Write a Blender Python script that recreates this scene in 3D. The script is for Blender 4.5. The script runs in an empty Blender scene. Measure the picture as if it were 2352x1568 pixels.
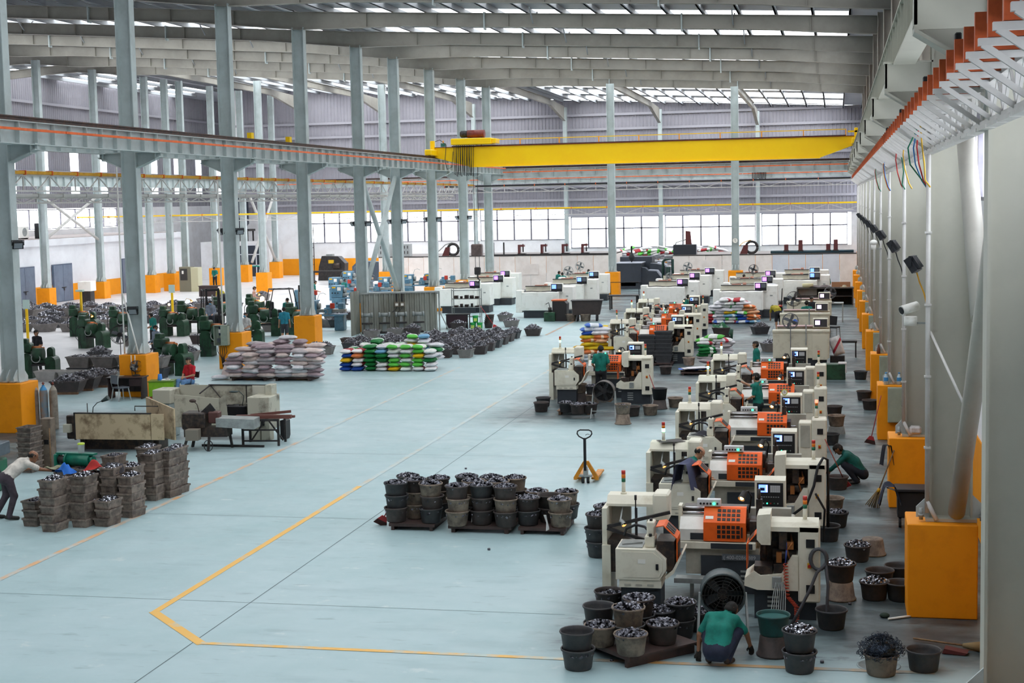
import bpy, math, random
import numpy as np
from mathutils import Vector, Matrix
random.seed(7)
SC = bpy.context.scene
COL = SC.collection
PI = math.pi
# camera
F_PX, YAW, PITCH, ROLL, CAM_H = 3456.4, 0.21344767, 0.09220443, -0.02052453, 6.5
_f = Vector((-math.sin(YAW)*math.cos(PITCH), math.cos(YAW)*math.cos(PITCH), -math.sin(PITCH)))
_r0 = Vector((math.cos(YAW), math.sin(YAW), 0.0))
_u0 = _r0.cross(_f)
_R = _r0*math.cos(ROLL) + _u0*math.sin(ROLL)
_U = -_r0*math.sin(ROLL) + _u0*math.cos(ROLL)
cam_data = bpy.data.cameras.new('camera')
cam_data.sensor_width = 36.0
cam_data.lens = F_PX/2352.0*36.0
cam_data.clip_start = 0.2
cam_data.clip_end = 500
cam = bpy.data.objects.new('camera', cam_data)
COL.objects.link(cam)
cam.matrix_world = Matrix(((_R.x, _U.x, -_f.x, 0), (_R.y, _U.y, -_f.y, 0), (_R.z, _U.z, -_f.z, CAM_H), (0, 0, 0, 1)))
SC.camera = cam
# daylight and exposure
SKY_STRENGTH = 3.9
world = bpy.data.worlds.new('overcast_sky')
SC.world = world
world.use_nodes = True
_bg = world.node_tree.nodes['Background']
_bg.inputs['Color'].default_value = (0.93, 0.97, 1.0, 1)
_bg.inputs['Strength'].default_value = SKY_STRENGTH
SC.view_settings.view_transform = 'Standard'
SC.view_settings.look = 'None'
SC.view_settings.exposure = 1.3
SC.view_settings.gamma = 1.0
SC.view_settings.use_curve_mapping = False
SC.cycles.max_bounces = 7
SC.cycles.diffuse_bounces = 4
SC.cycles.glossy_bounces = 2
SC.cycles.transmission_bounces = 3
SC.cycles.transparent_max_bounces = 6
SC.cycles.caustics_reflective = False
SC.cycles.caustics_refractive = False
SC.cycles.sample_clamp_indirect = 6.0
def G(px, py, z=0.0):
    """floor (or height z) position seen at a pixel of the 2352x1568 frame"""
    d = _R*((px-1176)/F_PX) + _U*(-(py-784)/F_PX) + _f
    t = (z-CAM_H)/d.z
    return Vector((d.x*t, d.y*t, z))
# materials
def lin(c):
    if isinstance(c, str):
        c = tuple(int(c[i:i+2], 16)/255 for i in (0, 2, 4))
    return tuple((v/12.92 if v <= 0.04045 else ((v+0.055)/1.055)**2.4) for v in c[:3])
MATS = {}
def mat(name, col, rough=0.55, metal=0.0, col2=None, scale=3.0, amt=0.5, stretch=None, rnd=0.0, bump=0.0, emit=0.0, spec=0.4, col3=None, contrast=(0.42, 0.62)):
    """painted or metal surface; col2 = grime or wear mixed in by noise, col3 = per-object tint"""
    if name in MATS:
        return MATS[name]
    m = bpy.data.materials.new(name)
    m.use_nodes = True
    nt = m.node_tree; N = nt.nodes; L = nt.links
    b = N['Principled BSDF']
    b.inputs['Roughness'].default_value = rough
    b.inputs['Metallic'].default_value = metal
    b.inputs['Specular IOR Level'].default_value = spec
    c = lin(col)+(1,)
    b.inputs['Base Color'].default_value = c
    if emit:
        b.inputs['Emission Color'].default_value = c
        b.inputs['Emission Strength'].default_value = emit
    out = None
    if col2 is not None or rnd or bump or col3 is not None:
        tc = N.new('ShaderNodeTexCoord'); oi = N.new('ShaderNodeObjectInfo')
        mp = N.new('ShaderNodeMapping')
        L.new(tc.outputs['Object'], mp.inputs['Vector'])
        if stretch: mp.inputs['Scale'].default_value = stretch
        ad = N.new('ShaderNodeVectorMath'); ad.operation = 'MULTIPLY_ADD'
        L.new(oi.outputs['Random'], ad.inputs[0]); ad.inputs[1].default_value = (17, 29, 11)
        L.new(mp.outputs[0], ad.inputs[2])
        nz = N.new('ShaderNodeTexNoise'); nz.inputs['Scale'].default_value = scale
        nz.inputs['Detail'].default_value = 5; nz.inputs['Roughness'].default_value = 0.65
        L.new(ad.outputs[0], nz.inputs['Vector'])
        src = None
        base = None
        if col3 is not None:
            mx0 = N.new('ShaderNodeMix'); mx0.data_type = 'RGBA'
            mx0.inputs['A'].default_value = c; mx0.inputs['B'].default_value = lin(col3)+(1,)
            L.new(oi.outputs['Random'], mx0.inputs['Factor']); base = mx0.outputs['Result']
        if col2 is not None:
            mr = N.new('ShaderNodeMapRange')
            mr.inputs['From Min'].default_value = contrast[0]; mr.inputs['From Max'].default_value = contrast[1]
            mr.inputs['To Max'].default_value = amt
            L.new(nz.outputs['Fac'], mr.inputs['Value'])
            mx = N.new('ShaderNodeMix'); mx.data_type = 'RGBA'
            mx.inputs['A'].default_value = c; mx.inputs['B'].default_value = lin(col2)+(1,)
            if base is not None: L.new(base, mx.inputs['A'])
            L.new(mr.outputs[0], mx.inputs['Factor']); base = mx.outputs['Result']
        if rnd:
            hs = N.new('ShaderNodeHueSaturation')
            mv = N.new('ShaderNodeMapRange'); mv.inputs['To Min'].default_value = 1-rnd; mv.inputs['To Max'].default_value = 1+rnd
            L.new(oi.outputs['Random'], mv.inputs['Value']); L.new(mv.outputs[0], hs.inputs['Value'])
            if base is not None: L.new(base, hs.inputs['Color'])
            else: hs.inputs['Color'].default_value = c
            base = hs.outputs['Color']
        if base is not None: L.new(base, b.inputs['Base Color'])
        if bump:
            bp = N.new('ShaderNodeBump'); bp.inputs['Strength'].default_value = bump; bp.inputs['Distance'].default_value = 0.02
            L.new(nz.outputs['Fac'], bp.inputs['Height']); L.new(bp.outputs[0], b.inputs['Normal'])
    MATS[name] = m
    return m
def glow(name, col, strength):
    if name in MATS: return MATS[name]
    m = bpy.data.materials.new(name); m.use_nodes = True
    b = m.node_tree.nodes['Principled BSDF']
    b.inputs['Base Color'].default_value = lin(col)+(1,)
    b.inputs['Emission Color'].default_value = lin(col)+(1,)
    b.inputs['Emission Strength'].default_value = strength
    m.cycles.emission_sampling = 'NONE'
    MATS[name] = m
    return m
def pane_mat(name, tint, clear, rough=0.4):
    """glazing: part of the light goes straight through, part is scattered"""
    m = bpy.data.materials.new(name); m.use_nodes = True
    nt = m.node_tree; N = nt.nodes; L = nt.links
    N.remove(N['Principled BSDF']); o = N['Material Output']
    tr = N.new('ShaderNodeBsdfTransparent'); tr.inputs[0].default_value = tint+(1,)
    tl = N.new('ShaderNodeBsdfTranslucent'); tl.inputs[0].default_value = (0.85, 0.85, 0.85, 1)
    mx = N.new('ShaderNodeMixShader'); mx.inputs[0].default_value = clear
    L.new(tl.outputs[0], mx.inputs[1]); L.new(tr.outputs[0], mx.inputs[2]); L.new(mx.outputs[0], o.inputs[0])
    MATS[name] = m
    return m
steel   = mat('steel_paint_pale', 'b9c4c4', 0.5, col2='8f9794', scale=1.3, amt=0.35)
steel_l = mat('steel_paint_light', 'cfcdc9', 0.5, col2='a5a3a0', scale=2.0, amt=0.3)
steel_r = mat('rafter_paint', '9c9990', 0.55, col2='7c7870', scale=0.8, amt=0.4)
galv    = mat('galvanised', 'a4a8a6', 0.45, 0.3, col2='6e716e', scale=3, amt=0.5)
orange_p= mat('pedestal_orange', 'f79a00', 0.6, col2='c87000', scale=2.2, amt=0.35, contrast=(0.5, 0.75))
yellow_c= mat('crane_yellow', 'ffd000', 0.4, col2='f8bc00', scale=0.6, amt=0.3)
orange_r= mat('conductor_orange', 'e8682a', 0.5, col2='b04818', scale=4, amt=0.4)
yellow_t= mat('tray_yellow', 'd8a020', 0.5, col2='a87418', scale=4, amt=0.5)
rail_d  = mat('rail_dark', '3a302e', 0.5, 0.3, col2='6a4434', scale=6)
dark    = mat('dark_iron', '2a2a2c', 0.55, 0.2, col2='453c38', scale=6, amt=0.6)
black   = mat('black_plastic', '1b1b1e', 0.5)
blackr  = mat('black_rubber', '242428', 0.7)
white_w = mat('wall_white', 'f3f3f5', 0.8, col2='cfcac8', scale=0.5, amt=0.4)
corr    = mat('corrugated_sheet', 'a09ea6', 0.55, col2='8a8890', scale=0.4, amt=0.4)
band_o  = mat('wall_band_orange', 'f79e06', 0.7, col2='dc8a08', scale=0.7, amt=0.4)
roof_m  = mat('roof_sheet', 'b8bcc2', 0.5, col2='9a9ca2', scale=0.3, amt=0.4)
panelw  = mat('partition_panel', 'f8efe9', 0.7, col2='e6dad2', scale=1.2, amt=0.6, rnd=0.05)
frame_w = mat('window_frame', '85828c', 0.5, col2='6a6872', scale=3, amt=0.4)
wood    = mat('wood', '8a6a48', 0.7, col2='5c452f', scale=5, amt=0.6, stretch=(1, 6, 6))
chrome  = mat('bright_metal', 'c8c8cc', 0.25, 0.9)
# mesh builder
class MB:
    def __init__(s): s.v = []; s.f = []; s.sm = []
    def add(s, vs, fs, smooth=False):
        n = len(s.v); s.v += [tuple(v) for v in vs]
        s.f += [tuple(i+n for i in f) for f in fs]; s.sm += [smooth]*len(fs)
        return s
    def box(s, x0, x1, y0, y1, z0, z1, b=0.0):
        if x1 < x0: x0, x1 = x1, x0
        if y1 < y0: y0, y1 = y1, y0
        if z1 < z0: z0, z1 = z1, z0
        b = min(b, (x1-x0)*0.45, (y1-y0)*0.45, (z1-z0)*0.45)
        if b <= 0:
            vs = [(x, y, z) for x in (x0, x1) for y in (y0, y1) for z in (z0, z1)]
            return s.add(vs, [(0, 1, 3, 2), (4, 6, 7, 5), (0, 4, 5, 1), (2, 3, 7, 6), (0, 2, 6, 4), (1, 5, 7, 3)])
        vs = []; idx = {}
        for i, x in enumerate((x0, x1)):
            for j, y in enumerate((y0, y1)):
                for k, z in enumerate((z0, z1)):
                    sx, sy, sz = (b if i == 0 else -b), (b if j == 0 else -b), (b if k == 0 else -b)
                    for a in range(3):
                        idx[(i, j, k, a)] = len(vs)
                        vs.append((x if a == 0 else x+sx, y if a == 1 else y+sy, z if a == 2 else z+sz))
        fs = []
        for i in (0, 1):
            q = [(i, 0, 0), (i, 1, 0), (i, 1, 1), (i, 0, 1)]
            fs.append([idx[t+(0,)] for t in (q if i else q[::-1])])
            q = [(0, i, 0), (1, i, 0), (1, i, 1), (0, i, 1)]
            fs.append([idx[t+(1,)] for t in (q[::-1] if i else q)])
            q = [(0, 0, i), (1, 0, i), (1, 1, i), (0, 1, i)]
            fs.append([idx[t+(2,)] for t in (q if i else q[::-1])])
        for j in (0, 1):
            for k in (0, 1):
                fs.append([idx[(0, j, k, 1)], idx[(1, j, k, 1)], idx[(1, j, k, 2)], idx[(0, j, k, 2)]])
                fs.append([idx[(j, 0, k, 0)], idx[(j, 1, k, 0)], idx[(j, 1, k, 2)], idx[(j, 0, k, 2)]])
                fs.append([idx[(j, k, 0, 0)], idx[(j, k, 1, 0)], idx[(j, k, 1, 1)], idx[(j, k, 0, 1)]])
        for t in [(i, j, k) for i in (0, 1) for j in (0, 1) for k in (0, 1)]:
            fs.append([idx[t+(a,)] for a in range(3)])
        return s.add(vs, fs)
    def cyl(s, p0, p1, r0, r1=None, n=12, caps=True, smooth=True):
        r1 = r0 if r1 is None else r1
        p0 = Vector(p0); p1 = Vector(p1); d = (p1-p0)
        if d.length < 1e-6: return s
        d.normalize()
        a = d.cross(Vector((0, 0, 1)) if abs(d.z) < 0.95 else Vector((1, 0, 0))).normalized(); c = d.cross(a)
        vs = []
        for p, r in ((p0, r0), (p1, r1)):
            for i in range(n):
                t = 2*PI*i/n
                vs.append(p+a*(r*math.cos(t))+c*(r*math.sin(t)))
        s.add(vs, [(i, (i+1) % n, n+(i+1) % n, n+i) for i in range(n)], smooth)
        if caps:
            m = len(s.v)-2*n
            s.f += [tuple(m+i for i in reversed(range(n))), tuple(m+n+i for i in range(n))]; s.sm += [False, False]
        return s
    def tube(s, pts, r, n=6, smooth=True):
        pts = [Vector(p) for p in pts]; rings = []
        k = len(pts); up = Vector((0, 0, 1)); prev = None
        for i, p in enumerate(pts):
            d = (pts[min(i+1, k-1)]-pts[max(i-1, 0)])
            if d.length < 1e-9: d = Vector((0, 0, 1))
            d.normalize()
            if prev is None:
                a = d.cross(up if abs(d.z) < 0.95 else Vector((1, 0, 0))).normalized()
            else:
                a = (prev-d*prev.dot(d))
                a = a.normalized() if a.length > 1e-6 else d.orthogonal().normalized()
            prev = a; c = d.cross(a)
            rings.append([p+a*(r*math.cos(2*PI*j/n))+c*(r*math.sin(2*PI*j/n)) for j in range(n)])
        vs = [v for rg in rings for v in rg]
        fs = [(i*n+j, i*n+(j+1) % n, (i+1)*n+(j+1) % n, (i+1)*n+j) for i in range(k-1) for j in range(n)]
        fs += [tuple(reversed(range(n))), tuple((k-1)*n+j for j in range(n))]
        return s.add(vs, fs, smooth)
    def bar(s, p0, p1, w, h=None):
        """square bar between two points"""
        h = w if h is None else h
        p0 = Vector(p0); p1 = Vector(p1); d = (p1-p0).normalized()
        a = d.cross(Vector((0, 0, 1)) if abs(d.z) < 0.95 else Vector((1, 0, 0))).normalized()*(w/2); c = d.cross(a).normalized()*(h/2)
        vs = [p+a*i+c*j for p in (p0, p1) for i, j in ((-1, -1), (1, -1), (1, 1), (-1, 1))]
        return s.add(vs, [(3, 2, 1, 0), (4, 5, 6, 7), (0, 1, 5, 4), (1, 2, 6, 5), (2, 3, 7, 6), (3, 0, 4, 7)])
    def prism(s, poly, axis, a0, a1):
        n = len(poly)
        def P(u, w, a):
            return (a, u, w) if axis == 'x' else ((u, a, w) if axis == 'y' else (u, w, a))
        vs = [P(u, w, a0) for u, w in poly]+[P(u, w, a1) for u, w in poly]
        return s.add(vs, [tuple(range(n)), tuple(reversed(range(n, 2*n)))]+[(i, n+i, n+(i+1) % n, (i+1) % n) for i in range(n)])
    def lathe(s, prof, n=20, c=(0, 0, 0), smooth=True, wob=None):
        vs = []
        for r, z in prof:
            for j in range(n):
                t = 2*PI*j/n
                vs.append((c[0]+r*math.cos(t), c[1]+r*math.sin(t), c[2]+z))
        fs = [(i*n+j, i*n+(j+1) % n, (i+1)*n+(j+1) % n, (i+1)*n+j) for i in range(len(prof)-1) for j in range(n)]
        return s.add(vs, fs, smooth)
    def disc(s, c, r, n=16, up=1):
        vs = [(c[0]+r*math.cos(2*PI*j/n), c[1]+r*math.sin(2*PI*j/n), c[2]) for j in range(n)]
        return s.add(vs, [tuple(range(n)) if up > 0 else tuple(reversed(range(n)))])
    def ell(s, c, r, nu=12, nv=8):
        if not hasattr(r, '__len__'): r = (r, r, r)
        vs = [(c[0], c[1], c[2]-r[2])]
        for i in range(1, nv):
            ph = -PI/2+PI*i/nv
            for j in range(nu):
                t = 2*PI*j/nu
                vs.append((c[0]+r[0]*math.cos(ph)*math.cos(t), c[1]+r[1]*math.cos(ph)*math.sin(t), c[2]+r[2]*math.sin(ph)))
        vs.append((c[0], c[1], c[2]+r[2])); top = len(vs)-1
        fs = [(0, 1+(j+1) % nu, 1+j) for j in range(nu)]
        for i in range(nv-2):
            for j in range(nu):
                a = 1+i*nu
                fs.append((a+j, a+(j+1) % nu, a+nu+(j+1) % nu, a+nu+j))
        a = 1+(nv-2)*nu
        fs += [(a+j, a+(j+1) % nu, top) for j in range(nu)]
        return s.add(vs, fs, True)
    def quad(s, a, b, c, d): return s.add([a, b, c, d], [(0, 1, 2, 3)])
    def xf(s, M, start=0):
        for i in range(start, len(s.v)): s.v[i] = tuple(M @ Vector(s.v[i]))
        return s
    def mesh(s, name, m, m2=None, mi=None):
        me = bpy.data.meshes.new(name)
        me.from_pydata(s.v, [], s.f)
        me.polygons.foreach_set('use_smooth', s.sm)
        if m is not None: me.materials.append(m)
        if m2 is not None:
            me.materials.append(m2); me.polygons.foreach_set('material_index', mi)
        me.update()
        return me
def link(name, data, parent=None, loc=None, rot=None, label=None, cat=None, group=None, kind=None, scale=None):
    o = bpy.data.objects.new(name, data)
    COL.objects.link(o)
    if parent is not None: o.parent = parent
    if loc is not None: o.location = loc
    if rot is not None: o.rotation_euler = rot if hasattr(rot, '__len__') else (0, 0, rot)
    if scale is not None: o.scale = scale if hasattr(scale, '__len__') else (scale,)*3
    if label: o['label'] = label
    if cat: o['category'] = cat
    if group: o['group'] = group
    if kind: o['kind'] = kind
    return o
def struct(name, mb, m, parent=None, label=None, loc=None):
    return link(name, mb.mesh(name, m), parent, loc=loc, label=label, kind=None if parent else 'structure')
def one(name, mb, m, label, cat, group=None, loc=None, rot=None, kind=None):
    return link(name, mb.mesh(name, m), None, loc, rot, label, cat, group, kind)
def root(name, label, cat, loc=(0, 0, 0), rot=0, group=None):
    return link(name, None, None, loc, rot, label, cat, group)
class Spec:
    """a kind of thing: a list of parts (name, mesh, parent index, label, location, kind) that is copied part by part"""
    def __init__(s, name): s.name = name; s.parts = []
    def add(s, name, mb, m=None, up=None, label=None, loc=None, kind=None, rot=None):
        me = mb.mesh(name, m) if isinstance(mb, MB) else mb
        s.parts.append((name, me, up, label, loc, kind, rot)); return len(s.parts)-1
    def place(s, label, cat, loc, rot=0, group=None, scale=None, skip=(), name=None):
        r = root(name or s.name, label, cat, loc, rot, group)
        if scale is not None: r.scale = scale if hasattr(scale, '__len__') else (scale,)*3
        made = []
        for name_, me, up, lb, lc, kd, rt in s.parts:
            if name_ in skip: made.append(None); continue
            par = r if up is None else made[up]
            made.append(link(name_, me, par if par is not None else r, lc, rt, lb, kind=kd))
        r['_n'] = 0
        del r['_n']
        return r
def ibeam(mb, p0, p1, depth, flange, tw=0.02, tf=0.025, upv=(0, 0, 1)):
    """I-section from p0 to p1; depth along upv, flange across"""
    p0 = Vector(p0); p1 = Vector(p1); d = (p1-p0).normalized(); u = Vector(upv); u = (u-d*u.dot(d)).normalized(); w = d.cross(u)
    prof = [(-flange/2, -depth/2), (flange/2, -depth/2), (flange/2, -depth/2+tf), (tw/2, -depth/2+tf), (tw/2, depth/2-tf), (flange/2, depth/2-tf),
            (flange/2, depth/2), (-flange/2, depth/2), (-flange/2, depth/2-tf), (-tw/2, depth/2-tf), (-tw/2, -depth/2+tf), (-flange/2, -depth/2+tf)]
    n = len(prof)
    vs = [p+w*a+u*b for p in (p0, p1) for a, b in prof]
    mb.add(vs, [tuple(reversed(range(n))), tuple(range(n, 2*n))]+[(i, (i+1) % n, n+(i+1) % n, n+i) for i in range(n)])
    return mb
# the hall
def zroof(x):
    if x > -24: return 14.0+(1.5-x)*0.0518
    if x > -55: return 15.32+(-24-x)*0.068
    return 17.43-(-55-x)*0.068
COLY = [40.46, 48.72, 57.4, 66.1, 74.5, 81.1, 88.65, 96.5, 103.8]
RCOLY = [15.15, 23.95, 32.35, 41.3, 49.35, 57.6, 65.8, 73.9, 82.0, 90.0, 98.0, 104.2]
XL, XR, YB = -76.0, 2.7, 136.0
# floor
def floor_material():
    m = bpy.data.materials.new('painted_floor'); m.use_nodes = True
    nt = m.node_tree; N = nt.nodes; L = nt.links; b = N['Principled BSDF']
    geo = N.new('ShaderNodeNewGeometry'); sep = N.new('ShaderNodeSeparateXYZ'); L.new(geo.outputs['Position'], sep.inputs[0])
    def noise(scale, sx=1, sy=1, det=6):
        mp = N.new('ShaderNodeMapping'); mp.inputs['Scale'].default_value = (sx, sy, 1)
        L.new(geo.outputs['Position'], mp.inputs['Vector'])
        n = N.new('ShaderNodeTexNoise'); n.inputs['Scale'].default_value = scale; n.inputs['Detail'].default_value = det; n.inputs['Roughness'].default_value = 0.62
        L.new(mp.outputs[0], n.inputs['Vector']); return n.outputs['Fac']
    def rng(v, a, c, lo=0.0, hi=1.0):
        r = N.new('ShaderNodeMapRange'); r.interpolation_type = 'SMOOTHSTEP'
        r.inputs['From Min'].default_value = a; r.inputs['From Max'].default_value = c; r.inputs['To Min'].default_value = lo; r.inputs['To Max'].default_value = hi
        L.new(v, r.inputs['Value']); return r.outputs[0]
    def math2(op, a, c):
        n = N.new('ShaderNodeMath'); n.operation = op
        for i, v in enumerate((a, c)):
            if isinstance(v, (int, float)): n.inputs[i].default_value = v
            else: L.new(v, n.inputs[i])
        return n.outputs[0]
    def mix(f, a, c):
        n = N.new('ShaderNodeMix'); n.data_type = 'RGBA'
        if isinstance(f, float): n.inputs['Factor'].default_value = f
        else: L.new(f, n.inputs['Factor'])
        for k, v in (('A', a), ('B', c)):
            if isinstance(v, str): n.inputs[k].default_value = lin(v)+(1,)
            else: L.new(v, n.inputs[k])
        return n.outputs['Result']
    X, Y = sep.outputs['X'], sep.outputs['Y']
    base = mix(rng(noise(0.16), 0.35, 0.7), 'a2bcbf', 'b1c6ca')
    base = mix(rng(noise(0.9, 0.5, 1.6), 0.5, 0.78, 0, 0.55), base, '8fa8ac')
    base = mix(rng(noise(3.0, 0.45, 1.5, 8), 0.58, 0.72, 0, 0.6), base, '859c9f')
    base = mix(rng(noise(2.1, 0.7, 1.0, 9), 0.62, 0.70, 0, 0.5), base, 'cdd6d4')
    pale = math2('MULTIPLY', rng(X, -31.0, -27.5, 1, 0), 1.0)
    base = mix(pale, base, mix(rng(noise(0.4), 0.4, 0.7), 'd6d4d4', 'c6c4c4'))
    m1 = math2('MULTIPLY', rng(X, -11.5, -8.6), rng(Y, 41.5, 44.5))
    m2 = math2('MULTIPLY', rng(X, -4.9, -3.3), rng(Y, 20.3, 21.6))
    m3 = math2('MULTIPLY', math2('MULTIPLY', rng(X, -16.5, -14.0), rng(X, -10.2, -8.0, 1, 0)), rng(Y, 77, 82))
    m4 = math2('MULTIPLY', rng(X, -19.5, -17.5, 1, 0), math2('MULTIPLY', rng(X, -27.5, -24), rng(Y, 33, 35)))
    m4 = math2('MULTIPLY', m4, rng(Y, 46, 43))
    m5 = rng(Y, 98, 104)
    dirt = math2('MAXIMUM', math2('MAXIMUM', m1, m2), math2('MAXIMUM', m3, math2('MAXIMUM', m4, m5)))
    dirt = math2('MULTIPLY', dirt, math2('SUBTRACT', 1.0, pale))
    d1 = rng(noise(0.55, 0.6, 1.4, 9), 0.3, 0.58, 0.55, 1.0)
    base = mix(math2('MULTIPLY', math2('MULTIPLY', dirt, d1), 0.95), base, '333c40')
    base = mix(math2('MULTIPLY', math2('MULTIPLY', dirt, rng(noise(2.3, 0.6, 1.3, 9), 0.54, 0.66)), 0.7), base, '23282b')
    L.new(base, b.inputs['Base Color'])
    L.new(rng(noise(1.3), 0.3, 0.7, 0.32, 0.5), b.inputs['Roughness'])
    b.inputs['Specular IOR Level'].default_value = 0.35
    return m
mb = MB(); mb.quad((XL, -8, 0), (XR, -8, 0), (XR, 152, 0), (XL, 152, 0))
floor = struct('floor', mb, floor_material())
def worn(name, col, under, lo=0.45, hi=0.62):
    return mat(name, col, 0.5, col2=under, scale=1.6, amt=1.0, contrast=(lo, hi))
line_y = worn('floor_line_yellow', 'e8b55a', 'b3c2bd', 0.52, 0.68)
line_f = worn('floor_line_faded', 'd8a878', 'b3c6c8', 0.42, 0.6)
def strip(name, pts, w, m, z=0.004):
    mb = MB()
    for (a, c) in zip(pts[:-1], pts[1:]):
        a = Vector(a); c = Vector(c); d = (c-a).normalized(); n = Vector((-d.y, d.x))*w/2
        mb.quad((a.x+n.x, a.y+n.y, z), (a.x-n.x, a.y-n.y, z), (c.x-n.x, c.y-n.y, z), (c.x+n.x, c.y+n.y, z))
    return struct(name, mb, m, floor)
strip('floor_line', [(-14.55, 9), (-14.6, 39)], 0.13, line_f)
strip('floor_line', [(-14.6, 39), (-14.7, 58)], 0.13, worn('floor_line_ghost', 'c8b49c', 'b3c6c8', 0.3, 0.55))
strip('floor_line', [(-10.82, 22.1), (-10.85, 33)], 0.13, line_y)
strip('floor_line', [(-10.85, 33), (-10.9, 62)], 0.13, worn('floor_line_ghost2', 'c2b8a4', 'b3c6c8', 0.3, 0.55), 0.0045)
strip('floor_line', [(-10.85, 22.15), (-9.3, 20.55)], 0.16, line_y, 0.005)
strip('floor_line', [(-9.35, 20.6), (-3.6, 20.62)], 0.12, line_y, 0.0055)
strip('floor_line', [(-3.6, 20.62), (1.3, 20.72)], 0.12, worn('floor_line_brown', 'c09258', '8a9a9a', 0.4, 0.65), 0.0055)
strip('floor_line', [(-13.9, 72), (-14.0, 88)], 0.15, worn('floor_line_rust', 'b08868', '98a4a4', 0.42, 0.62))
joint_m = mat('floor_joint', '5c6a6c', 0.8)
strip('floor_joint', [(-9.48, 10), (-9.48, 60)], 0.016, joint_m, 0.0025)
for y in (22.9, 29.5, 37.4, 45.5, 53.6, 62):
    strip('floor_joint', [(-23, y), (-4.2, y)], 0.012, joint_m, 0.002)
strip('floor_joint', [(-3.1, 45), (-3.1, 100)], 0.03, joint_m, 0.002)
mb = MB(); mb.lathe([(0.30, 0.0), (0.30, 0.006), (0.27, 0.008), (0.27, 0.006), (0.0, 0.006)], 28)
struct('manhole_cover', mb, mat('manhole', '94a2a4', 0.6, col2='5c6668', scale=4), floor, loc=(G(2018, 1528).x, G(2018, 1528).y, 0.0))
# walls
def corrugated(x0, x1, z0f, z1f, y, step=0.32, dep=0.05, axis='x', ny=-1):
    """trapezoid-ribbed cladding; z1f may be a function of the run coordinate"""
    mb = MB(); n = int((x1-x0)/step); vs = []; fs = []
    f0 = z0f if callable(z0f) else (lambda t: z0f); f1 = z1f if callable(z1f) else (lambda t: z1f)
    for i in range(n+1):
        for u, d in ((0.0, 0), (0.62, 0), (0.72, 1), (0.9, 1)):
            t = x0+(i+u)*step
            if t > x1+1e-6: continue
            p = y+ny*dep*d
            vs.append(((t, p, f0(t)) if axis == 'x' else (p, t, f0(t)), (t, p, f1(t)) if axis == 'x' else (p, t, f1(t))))
    k = len(vs)
    mb.add([v[0] for v in vs]+[v[1] for v in vs], [(i, i+1, k+i+1, k+i) for i in range(k-1)])
    return mb
mb = MB()
mb.box(-56, XR, YB, YB+0.2, 0, 2.2)
mb.box(-56, -24, YB, YB+0.2, 2.2, 3.0)
mb.box(-56, -49.2, YB, YB+0.2, 3.0, 5.85); mb.box(1.25, XR, YB, YB+0.2, 2.2, 5.05)
wall_back = struct('wall_back', mb, white_w)
struct('cladding', corrugated(-56, -24, 5.85, lambda t: zroof(t)+0.3, YB+0.05), corr, wall_back)
struct('cladding', corrugated(-24, XR, 5.05, lambda t: zroof(t)+0.3, YB+0.05), corr, wall_back)
mb = MB(); mb.box(-56, XR, YB-0.03, YB-0.002, 0, 1.55); struct('painted_band', mb, band_o, wall_back)
for z in (6.5, 7.7, 10.3, 12.8, 14.1):
    mb = MB(); mb.box(-56, XR, YB-0.2, YB-0.06, z, z+0.22); struct('girt', mb, mat('girt_paint', 'a8a6ae', 0.55), wall_back)
mb = MB(); mb.box(-24.2, XR, YB-0.07, YB+0.1, 5.05, 5.25); mb.box(-49.4, -24.2, YB-0.07, YB+0.1, 5.85, 6.05); struct('window_lintel', mb, mat('girt_paint', 'a8a6ae'), wall_back)
glass_w = pane_mat('window_glass', (0.92, 0.93, 0.96), 0.85)
WN = [0]
def window_run(x0, x1, z0, z1, y, cell, tz, axis='x', thick=0.065, thin=True, recess=0.1):
    WN[0] += 1
    n = max(1, round((x1-x0)/cell)); cw = (x1-x0)/n
    def B(mb, a0, a1, c0, c1, d0, d1):
        return mb.box(a0, a1, y+d0, y+d1, c0, c1) if axis == 'x' else mb.box(y+d0, y+d1, a0, a1, c0, c1)
    fr = MB()
    B(fr, x0, x1, z0, z0+0.07, -0.06, 0.12); B(fr, x0, x1, z1-0.07, z1, -0.06, 0.12)
    B(fr, x0, x0+0.08, z0, z1, -0.06, 0.12); B(fr, x1-0.08, x1, z0, z1, -0.06, 0.12)
    w = struct('window_%d' % WN[0], fr, frame_w)
    if tz: tr = MB(); B(tr, x0, x1, tz-0.06, tz+0.06, -0.04, 0.1); struct('transom', tr, frame_w, w)
    for i in range(1, n):
        mu = MB(); B(mu, x0+i*cw-thick, x0+i*cw+thick, z0, z1, -0.04, 0.1); struct('mullion', mu, frame_w, w)
        if tz:                                   # louvre slats stacked beside the mullion
            lv = MB(); k = int((tz-z0-0.1)/0.13)
            for j in range(k): B(lv, x0+i*cw-0.09, x0+i*cw+0.09, z0+0.1+j*0.13, z0+0.16+j*0.13, -0.07, -0.04)
            struct('louvre_stack', lv, mat('louvre_grey', '6d6c76', 0.5), w)
    if thin:
        mu = MB()
        for i in range(n): B(mu, x0+(i+0.5)*cw-0.018, x0+(i+0.5)*cw+0.018, z0, tz or z1, 0.0, 0.05)
        struct('glazing_bar', mu, frame_w, w)
    pm = {}
    for i in range(n):
        for (c0, c1) in (((z0, tz), (tz, z1)) if tz else ((z0, z1),)):
            g = MB(); B(g, x0+i*cw+0.02, x0+(i+1)*cw-0.02, c0+0.02, c1-0.02, 0.05, 0.06); struct('pane', g, glass_w, w)
    return w
posts = [-49.2, -41.1, -32.5, -24.0, -15.4, -6.8, 1.2]
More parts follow.
